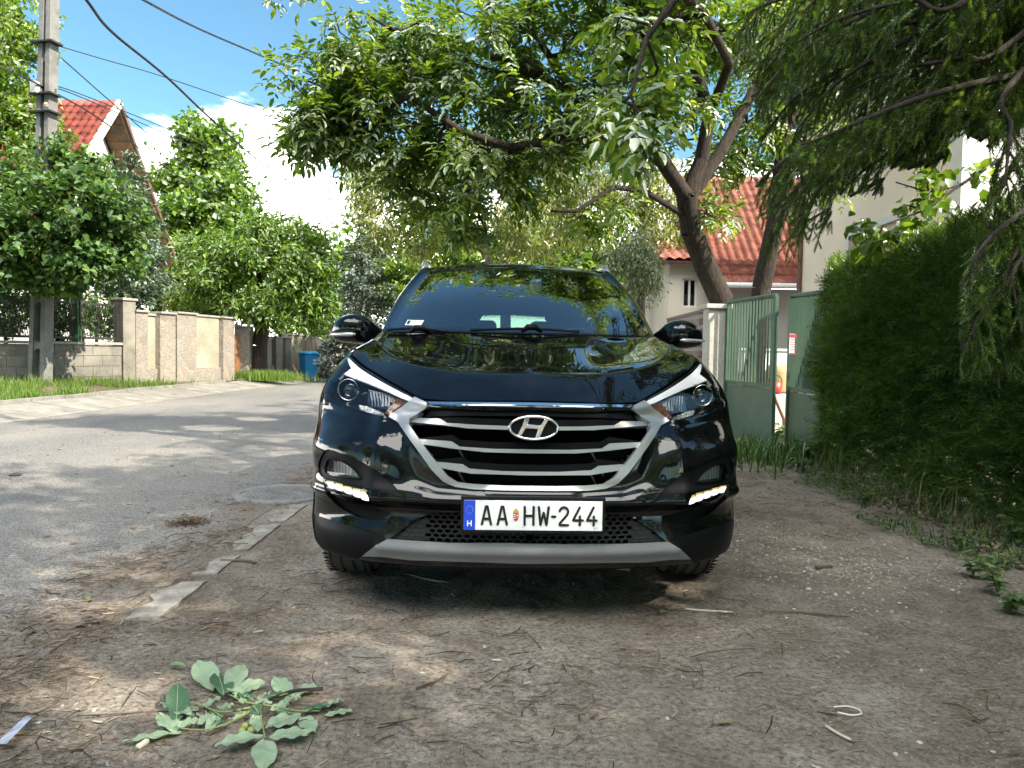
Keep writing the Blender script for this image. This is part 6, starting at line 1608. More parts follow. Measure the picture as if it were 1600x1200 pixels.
for i_, (lb, px, dp, sp, lm) in enumerate(lf):
    ctree(lb, px, dp, 560, [([(px, 500, dp), (px, 430, dp)], [.3, .2])], sp, lm, MB_grey, 61 + i_, K=10, spread=.8, size=(.42, .28), seg=1.2, group='far background trees', gap=False)

# ---- conifers with layered boughs
def conifer(name, label, base, H, R0, lm, seed, zlo=.3, dens=1.0, needle=.14, up_=.0, group=None, droop=.15):
    r = np.random.default_rng(seed); o = empty(name, tuple(base), label, 'tree', group=group)
    MB().tube([(0, 0, 0), (0, 0, H * .5), (0, 0, H * .97)], [.02 * H ** .9, .012 * H ** .9, .01], 8).build('trunk', MB_grey, o, True)
    P, D, Ls = [], [], []; z = zlo; A, B = [], []
    while z < H:
        t = (z - zlo) / (H - zlo); Rr = R0 * (1 - t) ** .8 * r.uniform(.8, 1.1) + .05; nb = max(5, int(9 * (1 - t * .4)))
        for k in range(nb):
            a = 2 * math.pi * (k + r.random()) / nb; L_ = Rr * r.uniform(.7, 1.1); d = np.array([math.cos(a), math.sin(a), 0]); p0 = np.array([0, 0, z])
            n = max(4, int(L_ * 14 * dens)); tt = r.random(n) ** .7; sd = np.cross(d, [0, 0, 1.])
            w = (1 - tt * .6) * L_ * .32; off_ = (r.random(n) - .5) * 2 * w
            p = p0 + d * (tt * L_)[:, None] + sd * off_[:, None] + np.array([0, 0, 1.]) * (up_ * tt * L_ - droop * (tt * L_) ** 2 - .15 * np.abs(off_))[:, None] + r.normal(size=(n, 3)) * .03
            P.append(p); D.append(d * .8 + sd * np.sign(off_)[:, None] * .6 + r.normal(size=(n, 3)) * .3 + np.array([0, 0, -.15])); A.append(p0); B.append(p0 + d * L_ * .9 + np.array([0, 0, up_ * L_ - droop * L_ * L_]))
        z += .22 + .1 * r.random()
    P, D = np.concatenate(P), np.concatenate(D)
    P = np.repeat(P, 6, 0) + r.normal(size=(len(P) * 6, 3)) * needle * .35; D = np.repeat(D, 6, 0) + r.normal(size=(len(P), 3)) * .5
    n = len(P); V, F = leaves(P, D, np.array([0, 0, 1.]) + .5 * sph(n, r), needle * r.uniform(.9, 1.6, n), np.full(n, needle * .5), T_FAR); fast_mesh('crown', V, F, lm, o)
    A, B = np.array(A), np.array(B); V, F = tubes(A, B, np.full(len(A), .02), np.full(len(A), .005), 4); fast_mesh('branches', V, F, MB_grey, o)
    return o
b = at(205, 480, 18.2); conifer('silver_conifer', 'silvery green conifer beside the gabled house wall', (b.x, b.y, .2), at(185, 240, 18.2).z - .2, .98, ML_silver, 71, zlo=1.7, dens=2.0, up_=.9, droop=0.1, needle=.11)
b = at(575, 480, 27); conifer('blue_spruce', 'pale blue spruce with tiered boughs left of the windscreen', (b.x, b.y, 0), at(590, 318, 27).z, 2.3, ML_bluesp, 73, dens=1.1, droop=.05, needle=.15)

# ---- big spruce on the right, boughs sweeping over the hedge
NT = 32
def needle_twigs(P, D, Ls, r, nl=.014, nw=.0016, n=NT):
    """bottle-brush twigs: short needle triangles around an axis"""
    m = len(P); D = unit(D); h = np.where(np.abs(D[:, 2:3]) < .9, np.array([[0, 0, 1.]]), np.array([[1., 0, 0]])); X = unit(np.cross(D, h)); Y = np.cross(D, X)
    t = (np.arange(n) + .5) / n; a = np.arange(n) * 2.4
    t = t[None] + r.random((m, n)) * .02; a = a[None] + r.random((m, 1)) * 6.28
    base = P[:, None] + D[:, None] * (t * Ls[:, None])[..., None]
    rad3 = X[:, None] * np.cos(a)[..., None] + Y[:, None] * np.sin(a)[..., None]
    nd = rad3 * .85 + D[:, None] * .75; sl = nl * (1.05 - .5 * np.abs(t - .4))[..., None]
    tip = base + nd * sl; sd = np.cross(nd, D[:, None]); sd = unit(sd) * nw
    V = np.stack([base - sd, base + sd, tip], 2).reshape(-1, 3); F = np.arange(len(V)).reshape(-1, 3)
    return V, F
def spruce(label, base, boughs, seed, lmask=None, nw=.0034, dens=.92, H=11):
    r = np.random.default_rng(seed); o = empty('spruce_tree', base, label, 'tree', group='spruces on the right'); off = np.array(base)
    MB().tube([(0, 0, 0), (.02, 0, 3), (0, .03, 7), (0, 0, H)], [.24, .19, .12, .03], 12).build('trunk', MB_walnut, o, True)
    A, B, ra, rb = [], [], [], []; TP, TD, TL = [], [], []; G = []
    for bi, pts in enumerate(boughs):
        C = np.array([tuple(p) for p in crv(pts, 10)]); seglen = np.linalg.norm(np.diff(C, axis=0), axis=1); tot = seglen.sum(); cs = np.concatenate([[0], np.cumsum(seglen)]) / tot
        rr = np.interp(cs, [0, 1], [.018 + .010 * tot, .006]); A.append(C[:-1]); B.append(C[1:]); ra.append(rr[:-1]); rb.append(rr[1:])
        ns = int(tot / .055 * dens)
        for k in range(ns):
            t = .12 + .88 * (k + r.random()) / ns; p = np.array([np.interp(t, cs, C[:, q]) for q in range(3)]); d = C[min(len(C) - 1, int(np.searchsorted(cs, t)) + 0)] - C[max(0, int(np.searchsorted(cs, t)) - 1)]; d = d / (np.linalg.norm(d) + 1e-9)
            sd = np.cross(d, [0, 0, 1.]); sd /= np.linalg.norm(sd) + 1e-9; s = 1 if k % 2 else -1
            L2 = r.uniform(.12, .42) * (1.15 - .6 * t) * (1.3 if tot > 2 else 1)
            dd = d * .55 + sd * s * r.uniform(.3, .9) + np.array([0, 0, -r.uniform(.1, 1.1)]); dd /= np.linalg.norm(dd)
            q = p; m = max(3, int(L2 / .07)); pr = p
            for j in range(m):
                dd = dd + np.array([0, 0, -.07]); dd /= np.linalg.norm(dd); nx_ = pr + dd * (L2 / m)
                A.append(pr[None]); B.append(nx_[None]); ra.append(np.array([.0035])); rb.append(np.array([.0028]))
                TP.append(pr); TD.append(dd); TL.append(L2 / m * 1.05)
                for ss in (-1, 1):
                    if r.random() < .8:
                        sd2 = np.cross(dd, r.normal(size=3)); sd2 /= np.linalg.norm(sd2) + 1e-9; TP.append(nx_); TD.append(dd * .9 + sd2 * .65 + np.array([0, 0, -.2])); TL.append(r.uniform(.05, .13))
                pr = nx_
            TP.append(pr); TD.append(dd); TL.append(.10)
    TP, TD, TL = np.array(TP), np.array(TD), np.array(TL)
    A, B, ra, rb = np.concatenate(A), np.concatenate(B), np.concatenate(ra), np.concatenate(rb)
    if lmask is not None:
        k = lmask(TP) & lmask(TP + unit(TD) * TL[:, None]); TP, TD, TL = TP[k], TD[k], TL[k]; k = lmask((A + B) / 2) & sun_gap((A + B) / 2); A, B, ra, rb = A[k], B[k], ra[k], rb[k]
    k = sun_gap(TP, .05); TP, TD, TL = TP[k], TD[k], TL[k]
    tipm = r.random(len(TP)) < .14
    dcam = np.linalg.norm(TP - np.array(CAM), axis=1)
    for name, sel, lm in (('needles', ~tipm, ML_spruce), ('new_shoots', tipm, ML_tip)):
        V, F = needle_twigs(TP[sel], TD[sel], TL[sel], r, nl=.022, nw=nw); fast_mesh(name, V - off, F, lm, o)
    V, F = tubes(A, B, ra, rb, 5); fast_mesh('boughs', V - off, F, MB_twig, o, smooth=True)
    return o, len(TP)
SB = Vector((4.35, 4.5, 0))
def T_(z): return Vector((SB.x, SB.y, z))
def near_ok(P):
    px, py, z = project(P); bad = (z > 0) & (px > -200) & (px < 1140 - .0 * py) & (py < 1300)
    bad |= (z > 0) & (px < 1180) & (px > 0) & (py > 120); bad |= (z > 0) & (z < 1.8)
    bad |= (z > 0) & (px < 1490) & (px > 1060) & (py > 470); bad |= (z > 0) & (py > 600) & (px < 1700) & (px > 0)
    bad |= (z > 0) & (px > 1300) & (px < 1500) & (py > 305) & (py < 600)
    bad |= (z > 0) & (px > 1380) & (px < 1500) & (py > 262) & (py < 600)
    bad |= (z > 0) & (px > 1200) & (px < 1301) & (py > 440) & (py < 600)
    bad |= (z > 0) & (px > 1480) & (px < 1545) & (py > 215) & (py < 370)
    return ~bad
bo = [[T_(3.5)] + ap((1590, 150, 4.5), (1480, 175, 4.8), (1380, 215, 5.1), (1290, 262, 5.4), (1215, 320, 5.7)),
      [T_(3.3)] + ap((1560, 130, 4.9), (1450, 160, 5.4), (1350, 215, 5.9), (1260, 275, 6.2), (1200, 370, 6.3)),
      [T_(4.3)] + ap((1560, 20, 4.7), (1450, 30, 5.0), (1340, 55, 5.2), (1250, 90, 5.4), (1200, 130, 5.5)),
      [T_(4.2)] + ap((1590, 60, 4.3), (1500, 90, 4.4), (1400, 110, 4.6), (1310, 150, 4.8)),
      [T_(5.2)] + ap((1560, -80, 4.6), (1420, -60, 4.7), (1300, -20, 4.8), (1190, 10, 5.0), (1150, 60, 5.1)),
      [T_(4.8)] + ap((1540, -20, 4.2), (1420, 0, 4.2), (1310, 30, 4.3), (1240, 70, 4.4)),
      [T_(3.0)] + ap((1640, 210, 4.4), (1560, 300, 4.2), (1540, 390, 4.1), (1520, 450, 4.0)),
      [T_(3.0)] + ap((1660, 200, 4.1), (1620, 330, 3.8), (1580, 410, 3.7), (1560, 480, 3.7)),
      [T_(2.7)] + ap((1680, 300, 4.0), (1640, 400, 3.7), (1600, 480, 3.6)),
      [T_(3.9)] + ap((1600, 110, 4.1), (1580, 200, 3.9), (1570, 290, 3.8)),
      [T_(3.6)] + ap((1600, 120, 5.4), (1500, 180, 6.0), (1420, 250, 6.4), (1370, 310, 6.6)),
      [T_(4.0)] + ap((1600, 40, 5.6), (1490, 80, 6.4), (1390, 140, 6.9), (1300, 190, 7.2), (1250, 230, 7.3)),
      [T_(4.5)] + ap((1620, -20, 5.6), (1500, 0, 6.4), (1400, 40, 7.0), (1300, 80, 7.3))]
rr_ = np.random.default_rng(5)
for k in range(40):                      # the layered mass of boughs seen at the upper right
    px = 1600 - 430 * rr_.random() ** 1.1; py = -30 + rr_.random() * (330 if px > 1230 else 250); dp = rr_.uniform(4.3, 6.8); tz = 1.9 + (420 - py) / 1155 * dp + rr_.uniform(.5, 1.1)
    a_, b_ = T_(tz), at(px, py, dp); b2_ = b_ + (b_ - a_) * .12 - Vector((0, 0, .18)); bo.append([a_, a_.lerp(b_, .35) + Vector((0, 0, .12)), a_.lerp(b_, .7) + Vector((0, 0, .06)), b_, b2_])
for k in range(12):
    px = 1500 + 130 * rr_.random(); py = 380 + 130 * rr_.random(); dp = rr_.uniform(3.6, 4.3); a_, b_ = T_(2.9), at(px, py, dp); bo.append([a_, a_.lerp(b_, .4) + Vector((0, 0, .15)), a_.lerp(b_, .75) + Vector((0, 0, .05)), b_, b_ + Vector((-.03, -.05, -.2))])
for k in range(44):                      # boughs on the other sides and higher up
    z = 2.2 + 7.5 * rr_.random(); a = rr_.uniform(0, 2 * math.pi); Lb = 3.1 * (1 - z / 12.5) + .4; d = Vector((math.cos(a), math.sin(a), 0)); s = T_(z)
    bo.append([s, s + d * Lb * .35 + Vector((0, 0, .05)), s + d * Lb * .7 - Vector((0, 0, .15)), s + d * Lb - Vector((0, 0, .5))])
_, nt1 = spruce('large dark spruce with drooping boughs over the hedge, upper right', tuple(SB), bo, 77, near_ok)

# ---- trees right of and behind the camera: they shade the ground and show in the car's paint
r = np.random.default_rng(91)
def off_tree(name, label, x, y, H, R, n, lm, seed, K=8, size=(.15, .09), zc=None, rz=None):
    zc = zc or H * .62; rz = rz or H * .36; rg = np.random.default_rng(seed); s = sph(n, rg) * (.35 + .65 * rg.random((n, 1))) ** .6
    att = np.array([x, y, zc]) + s * np.array([R, R, rz])
    limbs = [([Vector((x, y, 0)), Vector((x + .1, y, H * .3)), Vector((x, y + .1, H * .6)), Vector((x, y, H * .85))], [.18, .15, .10, .04])]
    def cl(P):
        px, py, z = project(P); return ~((z > .3) & (px > -60) & (px < 1640) & (py < 1260) & (py > -60) & (P[:, 1] < 14) & (P[:, 0] > -20) & ((px < 1560) | (py > 700)))
    tree(name, label, limbs, att, 'single', lm, MB_grey, seed, K=K, spread=.32, size=size, seg=.5, tpl=T_FAR, group='trees beside and behind the camera', clip=cl)
off_tree('garden_tree', 'bushy garden tree right of the frame beside the hedge', 5.8, .2, 10.5, 3.2, 620, ML_mid, 92, K=10, zc=6.4, rz=3.6)
off_tree('garden_tree', 'broad garden tree behind the camera on the right', 5.0, -3.8, 7.0, 3.0, 420, ML_mid, 93)
off_tree('garden_tree', 'tall tree farther right behind the camera', 9.5, -2.0, 9.0, 3.4, 420, ML_dark, 94, size=(.2, .12))
off_tree('garden_tree', 'leafy street tree behind the camera', 2.6, -9.5, 7.5, 3.2, 380, ML_mid, 95, size=(.2, .12))
off_tree('garden_tree', 'dark tree at the end of the street behind the camera', -4, -22, 9.0, 5.5, 500, ML_dark, 97, size=(.4, .24))
off_tree('garden_tree', 'dark tree behind the camera at the far right', 7, -20, 9.0, 5.5, 500, ML_dark, 98, size=(.4, .24))
off_tree('garden_tree', 'tree across the street behind the camera', -10, -8.0, 9.5, 4.4, 420, ML_mid, 96, size=(.24, .14), K=10)
off_tree('garden_tree', 'big tree closing the street behind the camera, left', -4.5, -14.0, 11.5, 5.0, 520, ML_mid, 121, size=(.28, .17), K=11)
off_tree('garden_tree', 'big tree closing the street behind the camera, right', 3.5, -14.5, 11.5, 5.0, 520, ML_mid, 122, size=(.28, .17), K=11)
off_tree('garden_tree', 'tree left of the camera across the street', -14.5, -1.0, 8.5, 3.6, 380, ML_mid, 123, size=(.24, .14), K=10)

# ---- thuja hedge
def hedge():
    r = np.random.default_rng(101); x0, x1, y0, y1, H = 3.16, 4.2, .6, 7.45, 1.86
    o = empty('hedge', (x0, (y0 + y1) / 2, 0), 'tall dark green thuja hedge right of the open gate, sunlit along its top', 'hedge')
    off = np.array(o.location)
    def pts(n, f):
        a, b = r.random(n), r.random(n); return f(a, b)
    w = lambda a, b: .05 * np.sin(a * 9 + b * 4) + .035 * np.sin(a * 23 + b * 13) + .03 * np.sin(b * 31 - a * 17)
    Pf = pts(30000, lambda a, b: np.stack([x0 + .02 + w(a, b) + .10 * r.random(len(a)) + .25 * np.clip(.25 - b, 0, 1), y0 + a * (y1 - y0), .03 + (H - .03) * b ** .9], 1)); Nf = np.tile([-1., 0, .15], (len(Pf), 1))
    Pt = pts(12000, lambda a, b: np.stack([x0 + b * (x1 - x0), y0 + a * (y1 - y0), H + w(a * 1.3, b) * .7 + .05 * r.random(len(a))], 1)); Nt = np.tile([-.1, 0, 1.], (len(Pt), 1))
    Pe = pts(4200, lambda a, b: np.stack([x0 + b * (x1 - x0), y1 + w(a, b) * .8, .2 + a * (H - .2)], 1)); Ne = np.tile([0, 1., .2], (len(Pe), 1))
    Pe2 = pts(3000, lambda a, b: np.stack([x0 + b * (x1 - x0), y0 - w(a, b) * .8, .2 + a * (H - .2)], 1)); Ne2 = np.tile([0, -1., .2], (len(Pe2), 1))
    Pi = pts(9000, lambda a, b: np.stack([x0 + .15 + .75 * r.random(len(a)), y0 + a * (y1 - y0), .5 + (H - .6) * b], 1)); Ni = sph(len(Pi), r)
    P = np.concatenate([Pf, Pt, Pe, Pe2, Pi]); Nn = np.concatenate([Nf, Nt, Ne, Ne2, Ni]); n = len(P)
    low = (P[:, 2] < .35) & (r.random(n) < .25) ; P, Nn = P[~low], Nn[~low]; n = len(P)
    D = unit(Nn * .75 + np.array([0, -.3, .25]) + .75 * sph(n, r)); Ls = r.uniform(.10, .25, n) * np.where(Nn[:, 2] > .8, 1.15, 1.0); D[Nn[:, 2] > .8] = unit(D[Nn[:, 2] > .8] + np.array([0, 0, .55]))
    U = unit(sph(n, r) + Nn * .9)
    # a spray: midrib with alternating narrow scale-leaf fingers
    tv, tf = [], []
    for t, s, l in ((.0, 0, 1.0), (.15, 1, .42), (.22, -1, .46), (.35, 1, .44), (.45, -1, .42), (.58, 1, .34), (.68, -1, .30), (.82, 1, .2)):
        k = len(tv); w_ = .034 if s == 0 else .032
        if s == 0: tv += [(0, -w_, 0), (0, w_, 0), (1, 0, -.05)]
        else: 
            e = np.array([t + l * .75, s * l * .62, -.03]); tv += [(t - w_, 0, 0), (t + w_ * 1.6, 0, 0), tuple(e)]
        tf.append((k, k + 1, k + 2))
    V, F = leaves(P, D, U, Ls, Ls, (np.array(tv), np.array(tf))); f = fast_mesh('foliage', V - off, F, ML_thuja, o)
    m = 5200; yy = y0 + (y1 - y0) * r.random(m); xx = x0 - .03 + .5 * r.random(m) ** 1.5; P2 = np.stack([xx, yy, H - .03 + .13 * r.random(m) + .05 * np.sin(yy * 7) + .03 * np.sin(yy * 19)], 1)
    V, F = leaves(P2, unit(np.array([-.25, -.1, 1.]) + .55 * sph(m, r)), unit(sph(m, r) + np.array([-.8, 0, 0])), r.uniform(.09, .19, m), r.uniform(.09, .19, m), (np.array(tv), np.array(tf))); fast_mesh('sunlit_top_growth', V - off, F, ML_tip, o)  # upright edge sprays, their pale colour carries the sunlight along the hedge top
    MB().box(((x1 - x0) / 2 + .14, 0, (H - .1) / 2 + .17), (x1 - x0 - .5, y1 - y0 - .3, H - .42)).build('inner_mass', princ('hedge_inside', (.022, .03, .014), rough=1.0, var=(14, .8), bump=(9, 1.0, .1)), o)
    st = MB(); ys_ = np.arange(y0 + .3, y1, .42)
    for y in ys_:
        x = x0 + .5 + .1 * math.sin(y * 7); st.tube([(x - off[0], y - off[1], -.02), (x - off[0] + .03, y - off[1] + .02, 1.0), (x - off[0], y - off[1], 1.7)], [.03, .024, .01], 6)
        for q in range(9):
            z = .35 + q * .16; a = q * 2.4; st.tube([(x - off[0], y - off[1], z), (x - off[0] + .4 * math.cos(a), y - off[1] + .35 * math.sin(a), z + .15)], [.010, .004], 4)
    st.build('stems', MB_twig, o, True)
hedge()

# ---- the leafy twig in front of the window
r = np.random.default_rng(111)
tb_ = Vector((4.7, 7.6, 0))
lim = [([tb_, tb_ + Vector((.05, .1, 1.8))] + ap((1560, 250, 7.0), (1500, 290, 6.6), (1440, 330, 6.3), (1380, 352, 6.1)), [.05, .04, .02, .014, .01, .006]), (ap((1500, 290, 6.6), (1450, 300, 6.4), (1400, 285, 6.3)), [.012, .008, .005])]
att = blob(r, [(1400, 365, 50, 26, 6.2, .3, 12), (1350, 365, 25, 18, 6.1, .2, 5), (1450, 330, 40, 25, 6.3, .3, 9), (1470, 290, 40, 22, 6.5, .3, 8), (1530, 270, 30, 25, 6.7, .3, 6), (1410, 395, 26, 12, 6.1, .2, 4), (1440, 250, 40, 20, 6.5, .3, 5)], .3)
tree('lilac_bush', 'round leaved branch hanging in front of the white window', lim, att, 'single', ML_yg, MB_twig, 113, cat='bush', K=4, spread=.10, size=(.115, .09), tpl=T_MID, seg=.2, back=2, droop=.6, rt_=.6, gap=False)
# ================================================================ GRASS, LITTER, SMALL THINGS
def grass(name, P, h, w, mat, seed, bend=.5, kind='stuff', label=None):
    r = np.random.default_rng(seed); n = len(P); a = r.random(n) * 6.283; d = np.stack([np.cos(a), np.sin(a), np.zeros(n)], 1); s = np.stack([-np.sin(a), np.cos(a), np.zeros(n)], 1) * w[:, None]
    b = bend * r.random(n) * h; m = P + np.array([0, 0, 1.]) * (h * .55)[:, None] + d * (b * .35)[:, None]; t = P + np.array([0, 0, 1.]) * (h * (1 - .25 * (b / h)))[:, None] + d * b[:, None]
    V = np.stack([P - s, P + s, m + s * .7, m - s * .7, t], 1).reshape(-1, 3); i = np.arange(n)[:, None] * 5
    F = np.concatenate([i + np.array([[0, 1, 2]]), i + np.array([[0, 2, 3]]), i + np.array([[3, 2, 4]])]); o = fast_mesh(name, V, F, mat)
    tag(o, label, None, None, kind); return o
MG = leaf_mat('grass_blade', (.06, .12, .02), (.10, .18, .03), (.17, .25, .05), trans=.4, gloss=.2)
MGd = leaf_mat('weed_leaf', (.035, .085, .02), (.06, .13, .03), (.10, .18, .04), trans=.35, gloss=.25)
MGs = leaf_mat('straw_blade', (.10, .10, .04), (.17, .16, .07), (.24, .22, .11), trans=.3, gloss=.15)
r = np.random.default_rng(201)
n = 42000; y = 7.5 + 20 * r.random(n) ** 1.3; e = np.array([gut_x(q) for q in y]) - 1.12; x = e - 2.9 * r.random(n) ** 1.2
keep = np.array([fbm(a, b, .8) for a, b in zip(x, y)]) > -.25
keep &= ~((y > 18.6) & (y < 21.5) & (r.random(n) < .9)); keep &= ~((y > 24) & (r.random(n) < .85))
x, y = x[keep], y[keep]; z = np.array([verge_z(a, b) for a, b in zip(x, y)]); n = len(x)
grass('grass', np.stack([x, y, z - .01], 1), r.uniform(.05, .20, n) * (1 + .8 * (r.random(n) < .05)), r.uniform(.004, .009, n), MG, 203)
n = 2600; c = at(412, 583, 21.6); P = np.stack([c.x + r.normal(size=n) * .5, c.y + r.normal(size=n) * .3, np.zeros(n)], 1); P[:, 2] = [verge_z(a, b) - .02 for a, b in P[:, :2]]; grass('grass_clump', P, r.uniform(.12, .38, n), r.uniform(.006, .012, n), MG, 205)
# weedy margin along the hedge and gate
def edge_x(y): return 2.55 + .0 * y
n = 6500; y = 2.6 + 7.2 * r.random(n); x = 3.25 - .75 * r.random(n) ** 1.8 - .12 * np.sin(y * 3); k = np.array([fbm(a, b, 1.7) for a, b in zip(x, y)]) > .06; x, y = x[k], y[k]; n = len(x)
grass('weeds_margin', np.stack([x, y, np.full(n, -.01)], 1), r.uniform(.02, .12, n) * r.uniform(.5, 1.3, n), r.uniform(.002, .006, n), MGd, 207, bend=1.0)
n = 1500; c = gnd(1215, 712); P = np.stack([c.x + r.normal(size=n) * .45, c.y + r.normal(size=n) * .5 - .1, np.full(n, 0.)], 1); grass('gate_weeds', P, r.uniform(.06, .30, n), r.uniform(.004, .010, n), MGd, 209, bend=.9)
n = 110; y = 4.2 + 3.4 * r.random(n); x = 3.1 - .25 * r.random(n); grass('dry_grass', np.stack([x, y, np.zeros(n)], 1), r.uniform(.12, .40, n), r.uniform(.002, .004, n), MGs, 211, bend=1.0)
n = 15000; y = 2.2 + 6.2 * r.random(n); x = 3.4 - 1.0 * r.random(n) ** 1.3 - .1 * np.sin(y * 3); k = (np.array([fbm(a, b, 1.3) + .6 * fbm(a, b + 4, 4) for a, b in zip(x, y)]) > .05); x, y = x[k], y[k]; n = len(x)
V, F = leaves(np.stack([x, y, .005 + .07 * r.random(n) ** 2], 1), unit(np.stack([r.normal(size=n), r.normal(size=n), .35 * np.ones(n)], 1)), unit(np.stack([.3 * r.normal(size=n), .3 * r.normal(size=n), np.ones(n)], 1)), r.uniform(.015, .045, n), r.uniform(.009, .024, n), T_MID); tag(fast_mesh('ground_cover', V, F, MGd), None, None, None, 'stuff')
# broad leaved weeds, each one a plant
def weed(px, py, h, nst, sd_, label, wide=.05, mat=None):
    rg = np.random.default_rng(sd_); g = gnd(px, py); o = empty('weed', (g.x, g.y, 0), label, 'weed', group='weeds along the hedge')
    st = MB(); P, D, U, Ls = [], [], [], []
    for s in range(nst):
        a = rg.random() * 6.28; l = h * rg.uniform(.6, 1.1); tip = np.array([math.cos(a) * l * .5, math.sin(a) * l * .5, l * .85]); pts = [np.zeros(3), tip * np.array([.35, .35, .6]), tip]; st.tube(pts, [.003, .0025, .0012], 5)
        for k in range(7):
            t = .25 + .75 * k / 6; p = pts[1] * (1 - abs(2 * t - 1)) + (tip if t > .5 else pts[0]) * abs(2 * t - 1); aa = k * 2.4 + s
            P.append(p); D.append([math.cos(aa), math.sin(aa), .1 - .3 * rg.random()]); U.append([.2 * rg.normal(), .2 * rg.normal(), 1]); Ls.append(wide * rg.uniform(.7, 1.3))
    V, F = leaves(np.array(P), np.array(D, float), np.array(U, float), np.array(Ls), np.array(Ls) * .55, T_MID); fast_mesh('leaves', V, F, mat or MGd, o); st.build('stems', ML_mid, o, True)
W_ = [(1560, 930, .22, 7, .055, 'leafy weed cluster at the right edge of the dirt, beside the bright sprawling plant'), (1520, 900, .14, 6, .05, 'small weed left of the big right edge cluster'), (1580, 960, .12, 6, .05, 'lowest small weed near the right image border'), (1500, 860, .16, 6, .045, 'weed with thin stems above the right edge cluster'),
      (1350, 790, .16, 8, .04, 'green weed tuft in the middle of the hedge margin'), (1320, 765, .14, 6, .04, 'weed tuft just behind the middle margin tuft'), (1290, 755, .14, 6, .04, 'weed tuft nearest the gate on the margin'), (1460, 800, .42, 3, .04, 'tall thin stemmed weed leaning before the hedge base'),
      (1400, 745, .50, 3, .035, 'tall seeding weed stalk against the dark hedge'), (1255, 740, .16, 6, .06, 'broad leaved weed below the right gate leaf'), (1590, 850, .20, 5, .07, 'bluish leaved weed at the far right under the hedge'), (1232, 700, .42, 6, .13, 'large leaved plant in front of the gate gap'), (1262, 725, .34, 5, .12, 'dark broad leaved plant below the hedge corner')]
for i_, (px, py, h, ns, wd, lb) in enumerate(W_): weed(px, py, h, ns, 301 + i_, lb, wd)

# ---- litter: conifer needles, twigs, chips and pebbles nobody could count
M_lit = leaf_mat('needle_litter', (.055, .035, .022), (.12, .08, .05), (.24, .18, .12), trans=.0, gloss=.05)
M_twl = leaf_mat('dark_twigs', (.03, .02, .014), (.07, .05, .036), (.17, .13, .095), trans=0, gloss=.05)
M_chip = leaf_mat('pale_chips', (.15, .12, .085), (.25, .21, .16), (.38, .34, .28), trans=0, gloss=.05)
M_peb = princ('pebbles', (.30, .285, .255), rough=.9, var=(30, .5))
r = np.random.default_rng(221)
def scatter(n, dens):
    """random ground points in the near field, denser where dens(x,y) is high"""
    out = []
    while sum(map(len, out)) < n:
        y = 1.7 + 6.0 * r.random(n * 2) ** 1.5; x = -3.2 + 6.4 * r.random(n * 2); w = dens(x, y); k = r.random(n * 2) < w; out.append(np.stack([x[k], y[k]], 1))
    return np.concatenate(out)[:n]
nf = np.vectorize(lambda x, y, s: fbm(x, y, s))
def d_need(x, y):
    f = nf(x, y, 1.1); g = nf(x + 7, y, 3.0); edge = np.exp(-((x + 1.75 + .12 * (4 - y)) / .38) ** 2) * 1.0
    base_ = np.clip(.25 + .9 * f + .5 * g, 0.03, 1) * (x > -1.75); left = np.clip(edge * (.6 + 1.1 * g), 0, 1) * (x <= -1.45)
    return np.clip(base_ * .45 + left + .5 * np.exp(-((x + 2.0) ** 2 + (y - 1.9) ** 2) / .5), 0, 1)
def gz(P): return np.array([ghz(a, b) for a, b in P])
def sticks(name, P, Lr, wr, mat, lift=.004, curve=.0, label=None):
    n = len(P); a = r.normal(size=n) * .9 + .3; L_ = r.uniform(*Lr, n); w = r.uniform(*wr, n); d = np.stack([np.cos(a), np.sin(a), r.normal(size=n) * .06], 1); s = np.stack([-np.sin(a), np.cos(a), np.zeros(n)], 1)
    z = gz(P) - .004 + lift * (.3 + r.random(n)); C = np.column_stack([P, z]); A = C - d * (L_ / 2)[:, None]; B = C + d * (L_ / 2)[:, None]; M = C + s * (curve * L_ * r.normal(size=n))[:, None]
    W = s * w[:, None]; Z = np.array([0, 0, 1.]) * w[:, None] * 1.3
    V = np.stack([A - W, A + W, A + Z, M - W, M + W, M + Z, B - W, B + W, B + Z], 1).reshape(-1, 3); i = np.arange(n)[:, None] * 9
    q = []
    for b in (0, 3):
        for (p0, p1) in ((0, 2), (2, 1), (1, 0)): q += [(b + p0, b + p1, b + 3 + p1), (b + p0, b + 3 + p1, b + 3 + p0)]
    F = np.concatenate([i + np.array([t]) for t in q]); o = fast_mesh(name, V, F, mat); tag(o, label, None, None, 'stuff'); return o
sticks('needle_litter', scatter(40000, d_need), (.010, .026), (.0005, .0011), M_lit, .008)
sticks('twig_litter', scatter(2400, d_need), (.03, .12), (.0008, .0022), M_twl, .014, .12)
sticks('wood_chips', scatter(600, lambda x, y: np.clip(.2 + np.exp(-((x + 1.4) ** 2 + (y - 2.1) ** 2) / .5), 0, 1)), (.012, .045), (.001, .0035), M_chip, .006, .03)
